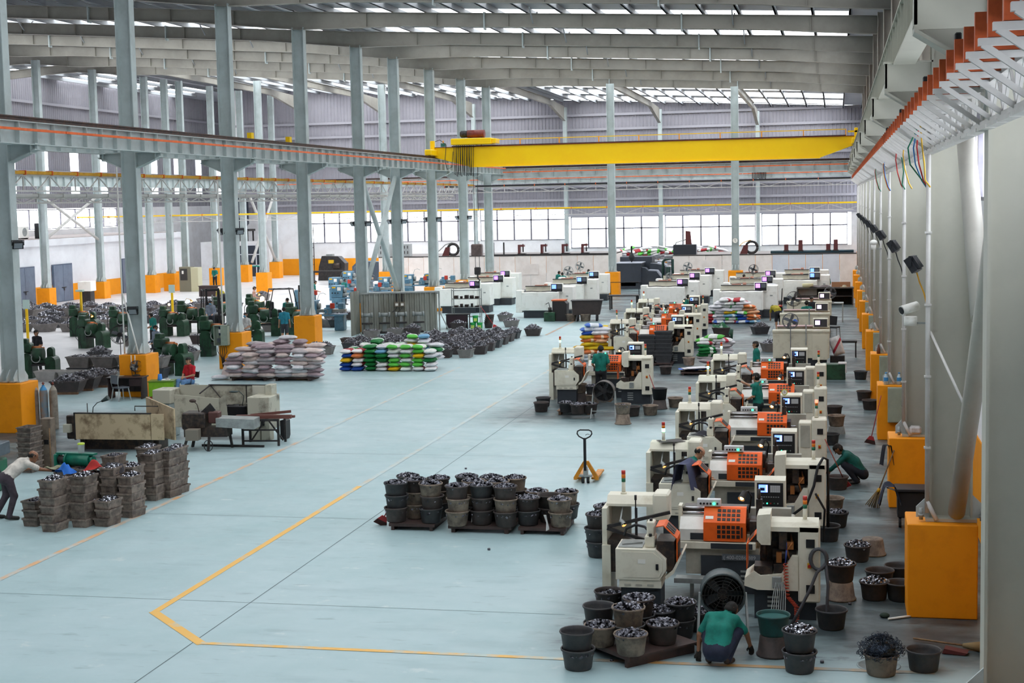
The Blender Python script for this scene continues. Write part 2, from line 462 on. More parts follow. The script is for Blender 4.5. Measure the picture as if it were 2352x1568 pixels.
for i in range(6):
    x0, x1 = posts[i]+0.25, posts[i+1]-0.25
    if i < 3: window_run(x0, x1, 3.0, 5.85, YB, 1.57, 4.85)
    else: window_run(x0, x1, 2.2, 5.05, YB, 1.6, 3.95)
mb = MB(); mb.box(XR-0.05, XR+0.15, -8, YB, 0, 6.35)
wall_right = struct('wall_right', mb, white_w)
mb = MB(); mb.box(XR-0.08, XR-0.052, -8, YB, 0, 1.85); struct('painted_band', mb, band_o, wall_right)
struct('cladding', corrugated(-8, YB, 7.7, lambda t: 14.4, XR, axis='y'), corr, wall_right)
for i in range(len(RCOLY)-1):
    window_run(RCOLY[i]+0.4, RCOLY[i+1]-0.4, 6.35, 7.7, XR, 1.5, None, axis='y', thin=False)
window_run(-7.5, 14.7, 6.35, 7.7, XR, 1.5, None, axis='y', thin=False)
window_run(104.8, 135.5, 6.35, 7.7, XR, 1.5, None, axis='y', thin=False)
mb = MB(); mb.box(XL, XR, -8.2, -8, 0, 18.5); struct('wall_front', mb, corr)
XW = -62.0
mb = MB(); mb.box(XW-0.2, XW, -8, 150, 0, 5.05)
wall_left = struct('wall_left', mb, white_w)
struct('cladding', corrugated(-8, 150, 6.75, 7.8, XW, axis='y', ny=1), corr, wall_left)
struct('cladding', corrugated(-8, 150, 11.5, 17.3, XW, axis='y', ny=1), corr, wall_left)
strips_y = [y for y in range(40, 150, 5)]
skyl = pane_mat('strip_light', (0.9, 0.92, 0.95), 0.7)
mbc = MB(); prev = -8.0
for y in strips_y:
    seg = corrugated(prev, y, 7.8, 11.5, XW, axis='y', ny=1); mbc.add(seg.v, seg.f)
    g = MB(); g.box(XW-0.02, XW+0.02, y, y+1.3, 7.8, 11.5); struct('strip_light', g, skyl, wall_left)
    prev = y+1.3
seg = corrugated(prev, 150, 7.8, 11.5, XW, axis='y', ny=1); mbc.add(seg.v, seg.f)
struct('cladding', mbc, corr, wall_left)
for z in (7.75, 9.6, 13.0, 15):
    mb = MB(); mb.box(XW+0.02, XW+0.2, -8, 150, z, z+0.2); struct('girt', mb, MATS['girt_paint'], wall_left)
window_run(98, 122.6, 5.1, 6.7, XW, 2.5, None, axis='y', thin=True); window_run(30, 97.8, 5.1, 6.7, XW, 4.0, None, axis='y', thin=False)  # second run is an unseen addition that lets in more daylight
mb = MB(); mb.box(XW-0.1, XW, -8, 30, 5.05, 6.75); mb.box(XW-0.1, XW, 122.7, 150, 5.05, 6.75); struct('infill', mb, white_w, wall_left)
mb = MB(); mb.box(XW, -55, 78, 120.5, 0, 4.1); mb.box(XW, -54.75, 78, 120.6, 4.1, 4.55)
office = struct('wall_office', mb, mat('office_white', 'eef0f5', 0.8, col2='d9d8de', scale=0.6, amt=0.4))
mb = MB(); mb.box(-54.98, -54.93, 78, 120.5, 0, 1.22); struct('painted_band', mb, band_o, office)
mb = MB(); mb.box(XW, -55.3, 78.2, 120.3, 4.552, 4.6); struct('roof_slab', mb, mat('slab_dust', 'bdb2ae', 0.9, col2='8f8682', scale=1.5), office)
door_m = mat('door_bluegrey', '6f7c90', 0.5, col2='5a6478', scale=1.5, amt=0.5)
DN = 0
for (y0, y1) in ((93.2, 95.9), (98.5, 101.2), (109.2, 111.9)):
    DN += 1
    fr = MB(); fr.box(-54.93, -54.88, y0-0.08, y1+0.08, 0, 2.72); d = struct('door_%d' % DN, fr, mat('door_frame', '59647a', 0.5))
    ym = (y0+y1)/2
    for a, c in ((y0, ym-0.015), (ym+0.015, y1)):
        lf = MB(); lf.box(-54.88, -54.83, a, c, 0.03, 2.64, 0.01); struct('door_leaf', lf, door_m, d)
    bl = MB(); bl.box(-54.83, -54.79, ym-0.3, ym+0.3, 1.0, 1.05); bl.box(-54.83, -54.79, ym-0.05, ym+0.05, 0.8, 1.02); struct('door_bolt', bl, dark, d)
mb = MB(); mb.box(XL, -72, 150, 150.2, 0, 18); mb.box(-64.5, -56, 150, 150.2, 0, 6.8); mb.box(-72, -64.5, 150, 150.2, 6.8, 7.2)
mb.box(-56.1, -55.9, YB, 150, 0, 18)
wall_back2 = struct('wall_recess', mb, white_w)
struct('cladding', corrugated(-72, -56, 7.2, lambda t: 17.3, 150.05), corr, wall_back2)
sh = MB()
for k in range(34): sh.prism([(149.98, 0.05+k*0.2), (149.9, 0.08+k*0.2), (149.9, 0.2+k*0.2), (149.98, 0.235+k*0.2)], 'x', -72, -64.5)
mb = MB(); mb.box(-72.2, -72, 149.8, 150, 0, 6.9); mb.box(-64.5, -64.3, 149.8, 150, 0, 6.9); mb.box(-72.2, -64.3, 149.7, 150, 6.8, 7.3)
d4 = struct('door_4', mb, mat('shutter_guide', 'b9b2b0', 0.6))
struct('shutter_slats', sh, mat('shutter_beige', 'd9d0cd', 0.6, col2='c2b8b4', scale=0.4, amt=0.4), d4)['kind'] = 'stuff'
mb = MB(); mb.box(-58.5, -51.8, 132.5, YB, 3.05, 3.35); mb.box(-58.5, -56, 132.5, 132.7, 0, 3.05); mb.box(-51.9, -51.7, 132.5, YB, 0, 3.05)
kiosk = struct('wall_kiosk', mb, white_w)
WN[0] += 1
fr = MB()
for x in (-56, -55.0, -54.0, -53.0, -52.0): fr.box(x-0.05, x+0.05, 132.5, 132.6, 0, 3.05)
for z in (0.0, 1.1, 2.1, 2.97): fr.box(-56, -52, 132.5, 132.6, z, z+0.08)
w = struct('window_%d' % WN[0], fr, mat('alu_white', 'e6e8ee', 0.4))
gl = mat('dark_glass', '2c3442', 0.12, spec=0.6)
for i in range(4):
    for z0, z1 in ((0.08, 1.1), (1.18, 2.1), (2.18, 2.97)):
        g = MB(); g.box(-56+i+0.05, -55+i-0.05, 132.53, 132.55, z0, z1); struct('pane', g, gl, w)
g = MB(); g.box(-56, -52, 132.46, 132.49, 1.0, 1.1); struct('manifestation_stripe', g, mat('teal_film', '2fa58e', 0.4), w)
# roof
rafters = [15.15, 23.95, 32.35]+COLY
mb = MB(); sky_pts = []
def xsegs(x0, x1):
    xs = [x0]+[x for x in (-55.0, -24.0) if x0 < x < x1]+[x1]
    return list(zip(xs[:-1], xs[1:]))
def sheet(mb, x0, x1, y0, y1, dz=0.33):
    for a, c in xsegs(x0, x1):
        mb.quad((a, y0, zroof(a)+dz), (c, y0, zroof(c)+dz), (c, y1, zroof(c)+dz), (a, y1, zroof(a)+dz))
bays = list(zip([-8.0]+rafters, rafters+[110.0, 116.5, 123.0, 129.5, YB][0:0]+[YB]))
bays = [(-8.0, 7.0), (7.0, 15.15)]+list(zip(rafters[:-1], rafters[1:]))+[(103.8, 111.9), (111.9, 120.0), (120.0, 128.0), (128.0, YB+0.3)]
skys = []
for (y0, y1) in bays:
    yc = (y0+y1)/2; h = (y1-y0)*0.36 if y1 > 12 else 0.0
    back = y0 > 103
    if back: h = 2.7
    if h == 0: sheet(mb, XL, XR+0.3, y0, y1); continue
    sheet(mb, XL, XR+0.3, y0, yc-h); sheet(mb, XL, XR+0.3, yc+h, y1)
    for a, c in ((XL, -72), (-58, -50), (-26.5, -23.0), (0.6, XR+0.3)): sheet(mb, a, c, yc-h, yc+h)
    hl = h if y0 > 72 else 0.5
    skys += [(-72, -58, yc-h, yc+h), (-50, -26.5, yc-hl, yc+hl), (-23.0, 0.6, yc-h, yc+h)]  # wide left-bay skylights are added to brighten that side of the hall
    if hl < h: sheet(mb, -50, -26.5, yc-h, yc-hl); sheet(mb, -50, -26.5, yc+hl, yc+h)
sheet(mb, XL, -55.9, YB+0.3, 150.3)
ceiling = struct('ceiling', mb, roof_m)
def skylight_mat(lo, hi, tlc):
    m = bpy.data.materials.new('skylight_sheet'); m.use_nodes = True
    nt = m.node_tree; N = nt.nodes; L = nt.links; N.remove(N['Principled BSDF']); o = N['Material Output']
    g = N.new('ShaderNodeNewGeometry'); w = N.new('ShaderNodeTexWave'); w.bands_direction = 'Y'; w.inputs['Scale'].default_value = 0.75
    L.new(g.outputs['Position'], w.inputs['Vector'])
    cr = N.new('ShaderNodeMapRange'); cr.inputs['To Min'].default_value = lo; cr.inputs['To Max'].default_value = hi
    L.new(w.outputs['Fac'], cr.inputs['Value'])
    cb = N.new('ShaderNodeCombineColor')
    for i in range(3): L.new(cr.outputs[0], cb.inputs[i])
    tr = N.new('ShaderNodeBsdfTransparent'); L.new(cb.outputs[0], tr.inputs[0])
    tl = N.new('ShaderNodeBsdfTranslucent'); tl.inputs[0].default_value = (tlc, tlc*0.98, tlc*0.98, 1)
    mx = N.new('ShaderNodeMixShader'); mx.inputs[0].default_value = 0.75
    L.new(tl.outputs[0], mx.inputs[1]); L.new(tr.outputs[0], mx.inputs[2]); L.new(mx.outputs[0], o.inputs[0])
    return m
sk_low = skylight_mat(0.12, 0.24, 0.5); sk_mid = skylight_mat(0.2, 0.38, 0.6); sk_high = skylight_mat(0.36, 0.55, 0.65)  # transmission chosen per bay for the daylight level wanted below it
for (x0, x1, y0, y1) in skys:
    g = MB(); sheet(g, x0, x1, y0, y1, 0.335); struct('skylight', g, sk_high if (x0 < -25 and y0 > 72) or y0 > 103 else (sk_mid if y0 > 70 else sk_low), ceiling)
purl = mat('purlin_paint', '9a9ea2', 0.5)
x = XR-0.6
while x > -74:
    p = MB(); z = zroof(x)
    p.box(x-0.04, x+0.04, -8, YB, z+0.05, z+0.32); p.box(x-0.04, x+0.1, -8, YB, z+0.05, z+0.07)
    struct('purlin', p, purl, ceiling); x -= 1.55
def rdepth(x):
    d = min(abs(x-c) for c in (1.6, -24.0, -52.0, -75.0))
    return 0.6+0.2*max(0.0, 1-d/5.0)
for y in rafters[4:]:
    for (a, c) in ((XR-0.5, -24.0), (-24.0, -55.0), (-55.0, -75.0)):
        r = MB(); n_ = 8; xs = [a+(c-a)*i/n_ for i in range(n_+1)]; xs = sorted(set(xs+[a-5, c+5]), reverse=True)
        top = [(x_, zroof(x_)) for x_ in xs]; bot = [(x_, zroof(x_)-rdepth(x_)) for x_ in xs]
        r.prism(top+bot[::-1], 'y', y-0.012, y+0.012)
        r.prism([(x_, z_) for x_, z_ in top]+[(x_, z_-0.025) for x_, z_ in top[::-1]], 'y', y-0.15, y+0.15)
        r.prism([(x_, z_+0.025) for x_, z_ in bot]+[(x_, z_) for x_, z_ in bot[::-1]], 'y', y-0.15, y+0.15)
        k = int(abs(c-a)/3.1)
        for j in range(1, k):
            xx = a+(c-a)*j/k
            r.box(xx-0.01, xx+0.01, y-0.14, y+0.14, zroof(xx)-rdepth(xx)+0.02, zroof(xx)-0.02)
        raf = struct('rafter', r, steel_r, ceiling)
        for j in (1, 2) if abs(c-a) > 22 else (1,):
            xx = a+(c-a)*(j/3 if abs(c-a) > 22 else 0.5); d0 = rdepth(xx)
            e = MB(); e.box(xx-0.03, xx+0.03, y-0.17, y+0.17, zroof(xx)-d0-0.12, zroof(xx)+0.04); struct('splice_plate', e, steel, raf)
            for s in (-1, 1):
                e = MB(); e.bar((xx+2.2, y+s*0.1, zroof(xx)-d0+0.05), (xx+2.2, y+s*0.9, zroof(xx)+0.05), 0.05); struct('fly_brace', e, purl, raf)
for x in (-49.2, -41.1, -32.5, -24.0, -15.4, -6.8):
    b = MB(); zt = zroof(x)
    ibeam(b, (x, 104.2, zt-0.25), (x, 128, zt-0.35), 0.5, 0.26)
    b.prism([(128, zt-0.1), (128, zt-0.62), (134.8, zt-1.6), (134.8, zt-0.3)], 'x', x-0.012, x+0.012)
    b.prism([(128, zt-0.6), (128, zt-0.63), (134.8, zt-1.63), (134.8, zt-1.6)], 'x', x-0.13, x+0.13)
    struct('rafter', b, steel_r, ceiling)
    p = MB(); ibeam(p, (x, 135.2, 0), (x, 135.2, zt-0.4), 0.4, 0.34, upv=(0, 1, 0)); struct('gable_post', p, steel, wall_back)
# columns
def column(x, y, z0, z1, label, w=0.56, d=0.36, m=steel, pw=0.95):
    mb = MB(); ibeam(mb, (x, y, z0), (x, y, z1), w, d, 0.02, 0.03, upv=(1, 0, 0))
    mb.box(x-w/2-0.06, x+w/2+0.06, y-d/2-0.06, y+d/2+0.06, z0, z0+0.04)
    c = one('steel_column', mb, m, label, 'column')
    mb = MB(); mb.box(x-pw/2, x+pw/2, y-pw/2, y+pw/2, 0, z0-0.01, 0.015); struct('pedestal', mb, orange_p, c, 'orange pedestal')
    for sx, sy in ((-1, -1), (1, -1), (0, -1), (-1, 1), (1, 1)):
        g = MB(); gx = x+sx*(w/2-0.05)
        g.prism([(y+sy*(d/2), z0+0.04), (y+sy*(d/2+0.22), z0+0.04), (y+sy*(d/2+0.22), z0+0.14), (y+sy*(d/2), z0+0.38)] if sy > 0 else [(y+sy*(d/2), z0+0.04), (y+sy*(d/2), z0+0.38), (y+sy*(d/2+0.22), z0+0.14), (y+sy*(d/2+0.22), z0+0.04)], 'x', gx-0.015, gx+0.015)
        struct('base_gusset', g, m, c)
    return c
main_cols = []
LCL = ['grey steel column at the left edge beside the gas cylinders', 'grey steel column on orange pedestal behind the desk', 'grey steel column with open electrical box on its pedestal',
       'dark grey steel column on wide orange pedestal beside the man in blue', 'grey steel column rising behind the corrugated grinding screen, left foot of the cross brace',
       'grey steel column at the right foot of the cross brace', 'pale steel column behind the right end of the grinding screen',
       'pale steel column left of the hanging hook block', 'pale steel column at the far end of the left crane runway']
RCL = ['nearest grey column, cut off by the right edge of the picture', 'grey wall column on the large nearest orange pedestal', 'grey wall column with the broom and trolley at its orange pedestal',
       'third wall column, green switch box with bottles on top', 'fourth wall column, green switch box hung with cables', 'fifth wall column on the right',
       'sixth wall column on the right', 'seventh wall column on the right', 'eighth wall column on the right', 'ninth wall column on the right', 'tenth wall column on the right', 'corner column at the far right']
for i, y in enumerate(COLY):
    c = column(-24.0, y, 1.48, zroof(-24)-0.7, LCL[i], pw=1.02)
    main_cols.append(c)
    for s in (-1, 1):                                     # crane brackets on both sides
        k = MB()
        k.prism([(-24.0+s*0.28, 8.5), (-24.0+s*1.15, 8.5), (-24.0+s*1.15, 8.32), (-24.0+s*0.28, 7.95)][::s], 'y', y-0.015, y+0.015)
        k.box(-24.0+s*0.28, -24.0+s*1.18, y-0.17, y+0.17, 8.47, 8.5)
        k.prism([(-24.0+s*0.28, 7.97), (-24.0+s*1.15, 8.34), (-24.0+s*1.15, 8.31), (-24.0+s*0.28, 7.94)][::s], 'y', y-0.16, y+0.16)
        k.box(-24.0+s*0.98, -24.0+s*1.0, y-0.16, y+0.16, 8.2, 8.48)
        struct('crane_bracket', k, steel, c)
for i, y in enumerate(RCOLY):
    mb = MB(); ibeam(mb, (1.72, y, 1.5), (1.72, y, 9.0), 0.64, 0.4, 0.02, 0.03, upv=(1, 0, 0))
    mb.box(1.34, 2.1, y-0.3, y+0.3, 1.47, 1.52)
    c = one('wall_column', mb, mat('steel_paint_grey', 'b6b5a8', 0.55, col2='9c9b90', scale=0.9, amt=0.3), RCL[i], 'column')
    mb = MB(); mb.box(1.06, 2.1, y-0.48, y+0.48, 0, 1.465, 0.015); struct('pedestal', mb, orange_p, c, 'orange pedestal')
    u = MB(); ibeam(u, (1.9, y, 9.0), (1.9, y, 14.1), 0.45, 0.36, 0.02, 0.03, upv=(1, 0, 0)); struct('upper_shaft', u, mat('steel_paint_warm', 'c4bcae', 0.55, col2='a89c90', scale=0.8, amt=0.4), c)
    for sx in (-1, 1):
        g = MB(); g.prism([(1.72+sx*0.3, 1.52), (1.72+sx*0.52, 1.52), (1.72+sx*0.52, 1.68), (1.72+sx*0.3, 1.9)][::sx], 'y', y-0.19, y-0.16); struct('base_gusset', g, steel, c)
        b = MB(); b.cyl((1.72+sx*0.45, y-0.28, 1.5), (1.72+sx*0.45, y-0.28, 1.68), 0.03, n=8); b.cyl((1.72+sx*0.45, y-0.28, 1.55), (1.72+sx*0.45, y-0.28, 1.59), 0.05, n=6); struct('anchor_bolt', b, galv, c)
    k = MB()
    k.box(0.72, 1.42, y-0.16, y-0.13, 8.05, 8.5); k.box(0.72, 1.42, y+0.13, y+0.16, 8.05, 8.5); k.box(0.70, 1.42, y-0.2, y+0.2, 8.47, 8.5); k.box(0.72, 0.75, y-0.16, y+0.16, 8.1, 8.48)
    k.prism([(0.72, 8.07), (1.42, 7.62), (1.42, 7.58), (0.72, 8.03)], 'y', y-0.2, y+0.2)
    k.prism([(0.72, 8.06), (1.42, 7.61), (1.42, 8.2), (0.72, 8.2)], 'y', y-0.015, y+0.015)
    struct('crane_bracket', k, MATS['steel_paint_grey'], c)
    if i == 0: continue
    cd = MB(); cd.cyl((1.36, y-0.24, 1.75 if i != 1 else 1.6), (1.36, y-0.24, 7.1), 0.036, n=10); cd.cyl((1.36, y-0.24, 1.78), (1.5, y-0.3, 1.5), 0.036, n=8)
    for z in (2.6, 3.7, 4.8, 5.9): cd.box(1.31, 1.41, y-0.29, y-0.19, z, z+0.03)
    struct('cable_conduit', cd, steel_l, c)
def tubebrace(p0, p1, p2, p3, r, m, lab=None):
    mb = MB(); mb.cyl(p0, p1, r, n=16); t = struct('trim_brace', mb, m)
    mb = MB(); mb.cyl(p2, p3, r, n=16); struct('brace_tube', mb, m, t)
    return t
tb = mat('brace_paint', 'b9b6ac', 0.5, col2='9d9890', scale=1.2, amt=0.4)
tubebrace((1.8, 23.7, 1.62), (1.8, 15.45, 8.3), (1.8, 23.6, 8.3), (1.8, 19.95, 4.9), 0.13, tb)
tubebrace((-24, 74.7, 8.0), (-24, 80.9, 1.7), (-24, 80.9, 8.0), (-24, 74.8, 1.9), 0.13, steel)
tubebrace((-50.4, 125, 7.5), (-50.2, 130.2, 1.7), (-50.2, 130.2, 7.5), (-50.4, 125, 1.7), 0.12, steel_l)
tubebrace((-53.5, 95.2, 7.5), (-53.5, 102.8, 4.4), (-53.5, 102.8, 7.5), (-53.5, 95.2, 4.6), 0.1, steel_l)
far_cols = [(-53.5, 95.0, 1.25, 'steel column between the two blue-grey doors'), (-53.5, 103.0, 1.25, 'steel column right of the second blue-grey door'),
    (-52.6, 109.6, 1.4, 'steel column left of the beige switch cabinet, nearer one'), (-52.0, 111.9, 1.4, 'steel column just left of the beige switch cabinet'),
    (-51.4, 113.4, 1.5, 'steel column right of the beige switch cabinet'), (-51.2, 119.0, 1.5, 'steel column behind the far worker at the desk'),
    (-50.9, 124.6, 1.5, 'steel column left of the glazed doors'), (-50.4, 130.8, 1.5, 'steel column right of the glazed doors'),
    (-43.3, 109.7, 1.5, 'steel column on orange pedestal in front of the glazed doors'), (-33.2, 109.0, 1.5, 'steel column at the left end of the white partition'),
    (-15.0, 102.2, 1.62, 'slim steel column left of the dark furnace housing'), (-6.7, 103.0, 1.6, 'slim steel column carrying the round wall clock')]
for (x, y, h, lb) in far_cols:
    column(x, y, h, zroof(x)-0.5, lb, 0.5, 0.36)
# crane runways, conductor trusses, overhead crane
def runway(x, y0, y1, zt, label, web=0.66, cond=None, step=1.0, m=steel, along='y'):
    def P(a, b, c): return (b, a, c) if along == 'y' else (a, b, c)
    mb = MB(); z0 = zt-0.09-web
    ibeam(mb, P(y0, x, z0+web/2), P(y1, x, z0+web/2), web, 0.32)
    r = one('crane_runway_beam', mb, m, label, 'beam')
    st = MB().box(-0.15, 0.15, -0.01, 0.01, -web/2+0.03, web/2-0.03).mesh('stiffener', m) if along == 'y' else MB().box(-0.01, 0.01, -0.15, 0.15, -web/2+0.03, web/2-0.03).mesh('stiffener', m)
    a = y0+0.5
    while a < y1: link('stiffener', st, r, loc=P(a, x, z0+web/2)); a += step
    rl = MB(); q = [(-0.14, 0), (0.14, 0), (0.14, 0.03), (0.03, 0.045), (0.03, 0.1), (0.05, 0.11), (0.05, 0.15), (-0.05, 0.15), (-0.05, 0.11), (-0.03, 0.1), (-0.03, 0.045), (-0.14, 0.03)]
    rl.prism([(x+u, zt-0.09+w) for u, w in q], along, y0, y1); struct('rail', rl, rail_d, r)
    cl = MB().box(-0.11, 0.11, -0.03, 0.03, 0, 0.03).mesh('rail_clip', rail_d)
    a = y0+0.2
    while a < min(y1, y0+75): link('rail_clip', cl, r, loc=P(a, x, zt-0.085), rot=(0, 0, 0 if along == 'y' else PI/2)); a += 0.7
    if cond is not None:
        side, m2 = cond
        for k in range(int((y1-y0)/6)+1):
            a0, a1 = y0+6*k, min(y1, y0+6*k+5.94)
            c = MB()
            if along == 'y': c.box(x+side*0.2, x+side*0.27, a0, a1, zt-0.37, zt-0.3)
            else: c.box(a0, a1, x+side*0.2, x+side*0.27, zt-0.37, zt-0.3)
            cb = struct('conductor_bar', c, m2, r)
        c = MB(); a = y0+0.4
        while a < y1:
            if along == 'y': c.box(x, x+side*0.26, a-0.015, a+0.015, zt-0.3, zt-0.27)
            else: c.box(a-0.015, a+0.015, x, x+side*0.26, zt-0.3, zt-0.27)
            a += 1.5
        struct('conductor_hangers', c, steel_l, r)['kind'] = 'stuff'
    return r
runway(-23.0, 36.0, 104.0, 9.2, 'left crane runway beam with dark rail and orange conductor bar', cond=(1, orange_r))
runway(-25.0, 36.0, 104.0, 9.2, 'runway beam on the far side of the left column row')
runway(1.0, 9.0, 104.0, 9.2, 'right crane runway beam high on the wall columns', m=MATS['steel_paint_grey'])
runway(104.8, -27.0, 1.2, 8.95, 'runway beam crossing the hall below the yellow crane', along='x', cond=(-1, orange_r))
runway(133.8, -56.0, 1.5, 8.9, 'far runway beam along the back wall', along='x', cond=(-1, orange_r))
runway(-50.5, 80.0, 132.0, 8.9, 'runway beam over the far left bay')
one('yellow_stop', MB().box(-25.1, -24.9, 62.2, 62.5, 9.2, 9.75).box(-25.1, -24.9, 62.5, 62.9, 9.2, 9.4), yellow_c, 'left yellow buffer stop on the runway rail', 'buffer')
one('yellow_stop', MB().box(-25.1, -24.9, 66.9, 67.2, 9.2, 9.75).box(-25.1, -24.9, 66.5, 66.9, 9.2, 9.4), yellow_c, 'right yellow buffer stop on the runway rail', 'buffer')
# bracket truss with orange clamps along the right wall
r = root('cable_tray_truss', 'steel bracket truss with orange clamps running along the right wall', 'cable tray', (0, 0, 0))
mb = MB(); mb.box(1.36, 1.42, 6.5, 104, 7.12, 7.18); struct('bottom_chord', mb, steel_l, r)
mb = MB(); mb.box(1.36, 1.42, 6.5, 104, 7.5, 7.55); struct('top_chord', mb, steel_l, r)
arm = MB().box(0.92, 1.42, -0.03, 0.03, 7.47, 7.52).mesh('arm', steel_l)
brc = MB().bar((0.95, 0, 7.48), (1.39, 0, 7.16), 0.045).mesh('brace', steel_l)
ver = MB().box(1.37, 1.41, -0.02, 0.02, 7.17, 7.5).mesh('upright', steel_l)
dia = MB().bar((1.39, 0, 7.16), (1.39, 0.5, 7.5), 0.025).bar((1.39, 0.5, 7.5), (1.39, 0.98, 7.16), 0.025).mesh('lacing', steel_l)
clm = MB().prism([(0.98, 7.525), (1.42, 7.525), (1.42, 7.6), (1.07, 7.6), (1.07, 7.8), (0.98, 7.8)], 'y', -0.035, 0.035).mesh('clamp', mat('clamp_orange', 'c65a2c', 0.5, col2='8e3a1c', scale=5, amt=0.5))
tro = MB().prism([(1.09, 7.62), (1.12, 7.62), (1.16, 7.76), (1.34, 7.76), (1.38, 7.62), (1.41, 7.62), (1.37, 7.79), (1.13, 7.79)], 'y', 0.06, 0.9).mesh('trough', mat('trough_grey', '8d9196', 0.5))
blk = MB().box(0.985, 1.04, -0.02, 0.12, 7.62, 7.86, 0.01).mesh('end_cover', black)
lip = MB().box(1.33, 1.43, 0.04, 0.92, 7.09, 7.125).mesh('chord_plate', steel_l)
y = 6.7; k = 0
while y < 103:
    for nm, me in (('arm', arm), ('brace', brc), ('upright', ver), ('clamp', clm), ('trough', tro)): link(nm, me, r, loc=(0, y, 0))
    if y < 60: link('lacing', dia, r, loc=(0, y, 0)); link('chord_plate', lip, r, loc=(0, y, 0))
    if k in (4, 7, 12, 19, 26): link('end_cover', blk, r, loc=(0, y, 0))
    y += 0.97; k += 1
wires = [('c23030', 24.1, 0.0), ('1d7a5a', 24.3, -0.12), ('e0b030', 23.6, 0.05), ('3a7fc0', 24.5, -0.03), ('e0b030', 28.9, 0), ('1d7a5a', 31.8, 0.1), ('c23030', 32.4, 0), ('3a7fc0', 40.2, 0), ('c23030', 40.6, 0), ('e0b030', 41.0, 0), ('1d7a5a', 48.8, 0), ('c23030', 49.5, 0)]
for j, (c, y, dx) in enumerate(wires):
    mb = MB(); mb.tube([(1.2, y-0.6, 7.5), (1.18+dx, y-0.5, 7.2), (1.22+dx, y-0.35, 6.95), (1.3, y-0.1, 6.7), (1.36, y-0.28 if j < 4 else y, 6.6)], 0.012, 5)
    struct('loose_wire', mb, mat('wire_'+c, c, 0.5), r, {'c23030': 'red wire', '1d7a5a': 'green wire', 'e0b030': 'yellow wire', '3a7fc0': 'blue wire'}[c])
# conductor trusses
def conductor_truss(label, a0, a1, fixed, zt, h, along='y', tray=yellow_t, step=1.0, clamp=orange_r, two=True, hang=True, off=0.25):
    r = root('conductor_truss', label, 'truss')
    def P(a, b, c): return (b, a, c) if along == 'y' else (a, b, c)
    for z in (zt-0.13, zt-h):
        for d in ((-off/2, off/2) if two else (0,)):
            mb = MB(); mb.bar(P(a0, fixed+d, z), P(a1, fixed+d, z), 0.05); struct('chord', mb, steel_l, r)
    zz = [(0, -h), (step/2, -0.13), (step, -h)] if two else [(0, -0.13), (step/2, -h), (step, -0.13)]
    lc = MB(); lc.bar(P(0, 0, zz[0][1]), P(step/2, 0, zz[1][1]), 0.032).bar(P(step/2, 0, zz[1][1]), P(step, 0, zz[2][1]), 0.032).bar(P(0, 0, -h), P(0, 0, -0.13), 0.035)
    lm = lc.mesh('lacing', steel_l)
    cm = MB().box(*( (-0.12, 0.12, -0.02, 0.02, -0.12, 0.02) if along == 'y' else (-0.02, 0.02, -0.12, 0.12, -0.12, 0.02))).mesh('clamp', clamp)
    tm = (MB().box(-0.09, 0.09, 0.03, step-0.03, -0.1, 0.0) if along == 'y' else MB().box(0.03, step-0.03, -0.09, 0.09, -0.1, 0.0)).mesh('tray_section', tray)
    a = a0
    while a < a1-step*0.5:
        for d in ((-off/2, off/2) if two else (0,)): link('lacing', lm, r, loc=P(a, fixed+d, zt))
        link('clamp', cm, r, loc=P(a, fixed, zt)); link('tray_section', tm, r, loc=P(a, fixed, zt)); a += step
    return r
conductor_truss('lattice truss with yellow cable tray along the left column row', 41.2, 103, -24.75, 7.78, 0.62, step=1.65, two=False)
conductor_truss('lower thin lattice truss beneath the yellow tray truss on the left', 41.2, 103, -26.2, 7.1, 0.3, tray=steel_l, clamp=steel_l, step=1.65, two=False)
conductor_truss('white lattice truss with black cable pipe crossing the hall', -27, 1.2, 103.3, 7.72, 0.5, along='x', tray=black, step=2.15, two=False)
conductor_truss('thin lattice truss with bright yellow tray before the windows', -60, 1.2, 112.0, 6.05, 0.55, along='x', tray=yellow_c, step=2.7, two=False)
# overhead travelling crane
cy = 86.0
r = root('overhead_crane', 'yellow overhead travelling crane spanning the right hall', 'crane', (0, 0, 0))
mb = MB(); poly = [(-23.2, 9.75), (-23.2, 9.25), (-20.9, 8.62), (-0.9, 8.62), (0.9, 9.25), (1.15, 9.35), (1.15, 9.75)]
mb.prism(poly, 'y', cy-0.3, cy+0.3); gd = struct('girder', mb, yellow_c, r)
mb = MB(); mb.box(-23.0, 1.0, cy-0.36, cy+0.36, 9.75, 9.78); struct('top_flange', mb, mat('rail_maroon', '6e2620', 0.5), gd)
mb = MB(); mb.prism([(-20.9, 8.62), (-20.9, 8.58), (-0.9, 8.58), (-0.9, 8.62)], 'y', cy-0.36, cy+0.36); struct('bottom_flange', mb, yellow_c, gd)
mb = MB(); mb.box(-22.0, 0.5, cy-0.04, cy+0.04, 9.78, 9.84); struct('trolley_rail', mb, rail_d, gd)
for x in (-23.0, 1.0):
    mb = MB(); mb.box(x-0.2, x+0.2, cy-1.7, cy+1.7, 9.28, 9.62, 0.04); e = struct('end_truck', mb, yellow_c, r)
    for s in (-1, 1):
        w = MB(); w.cyl((x-0.06, cy+s*1.35, 9.36), (x+0.06, cy+s*1.35, 9.36), 0.16, n=18); struct('wheel', w, dark, e)
mb = MB(); mb.box(0.95, 1.15, cy-0.5, cy-0.2, 9.3, 10.2, 0.03); mb.box(0.6, 1.15, cy-0.5, cy-0.3, 9.95, 10.05); struct('end_post', mb, yellow_c, r)
mb = MB(); mb.box(-23.2, -22.95, cy-0.45, cy-0.25, 9.6, 10.15, 0.02); struct('end_post', mb, yellow_c, r)
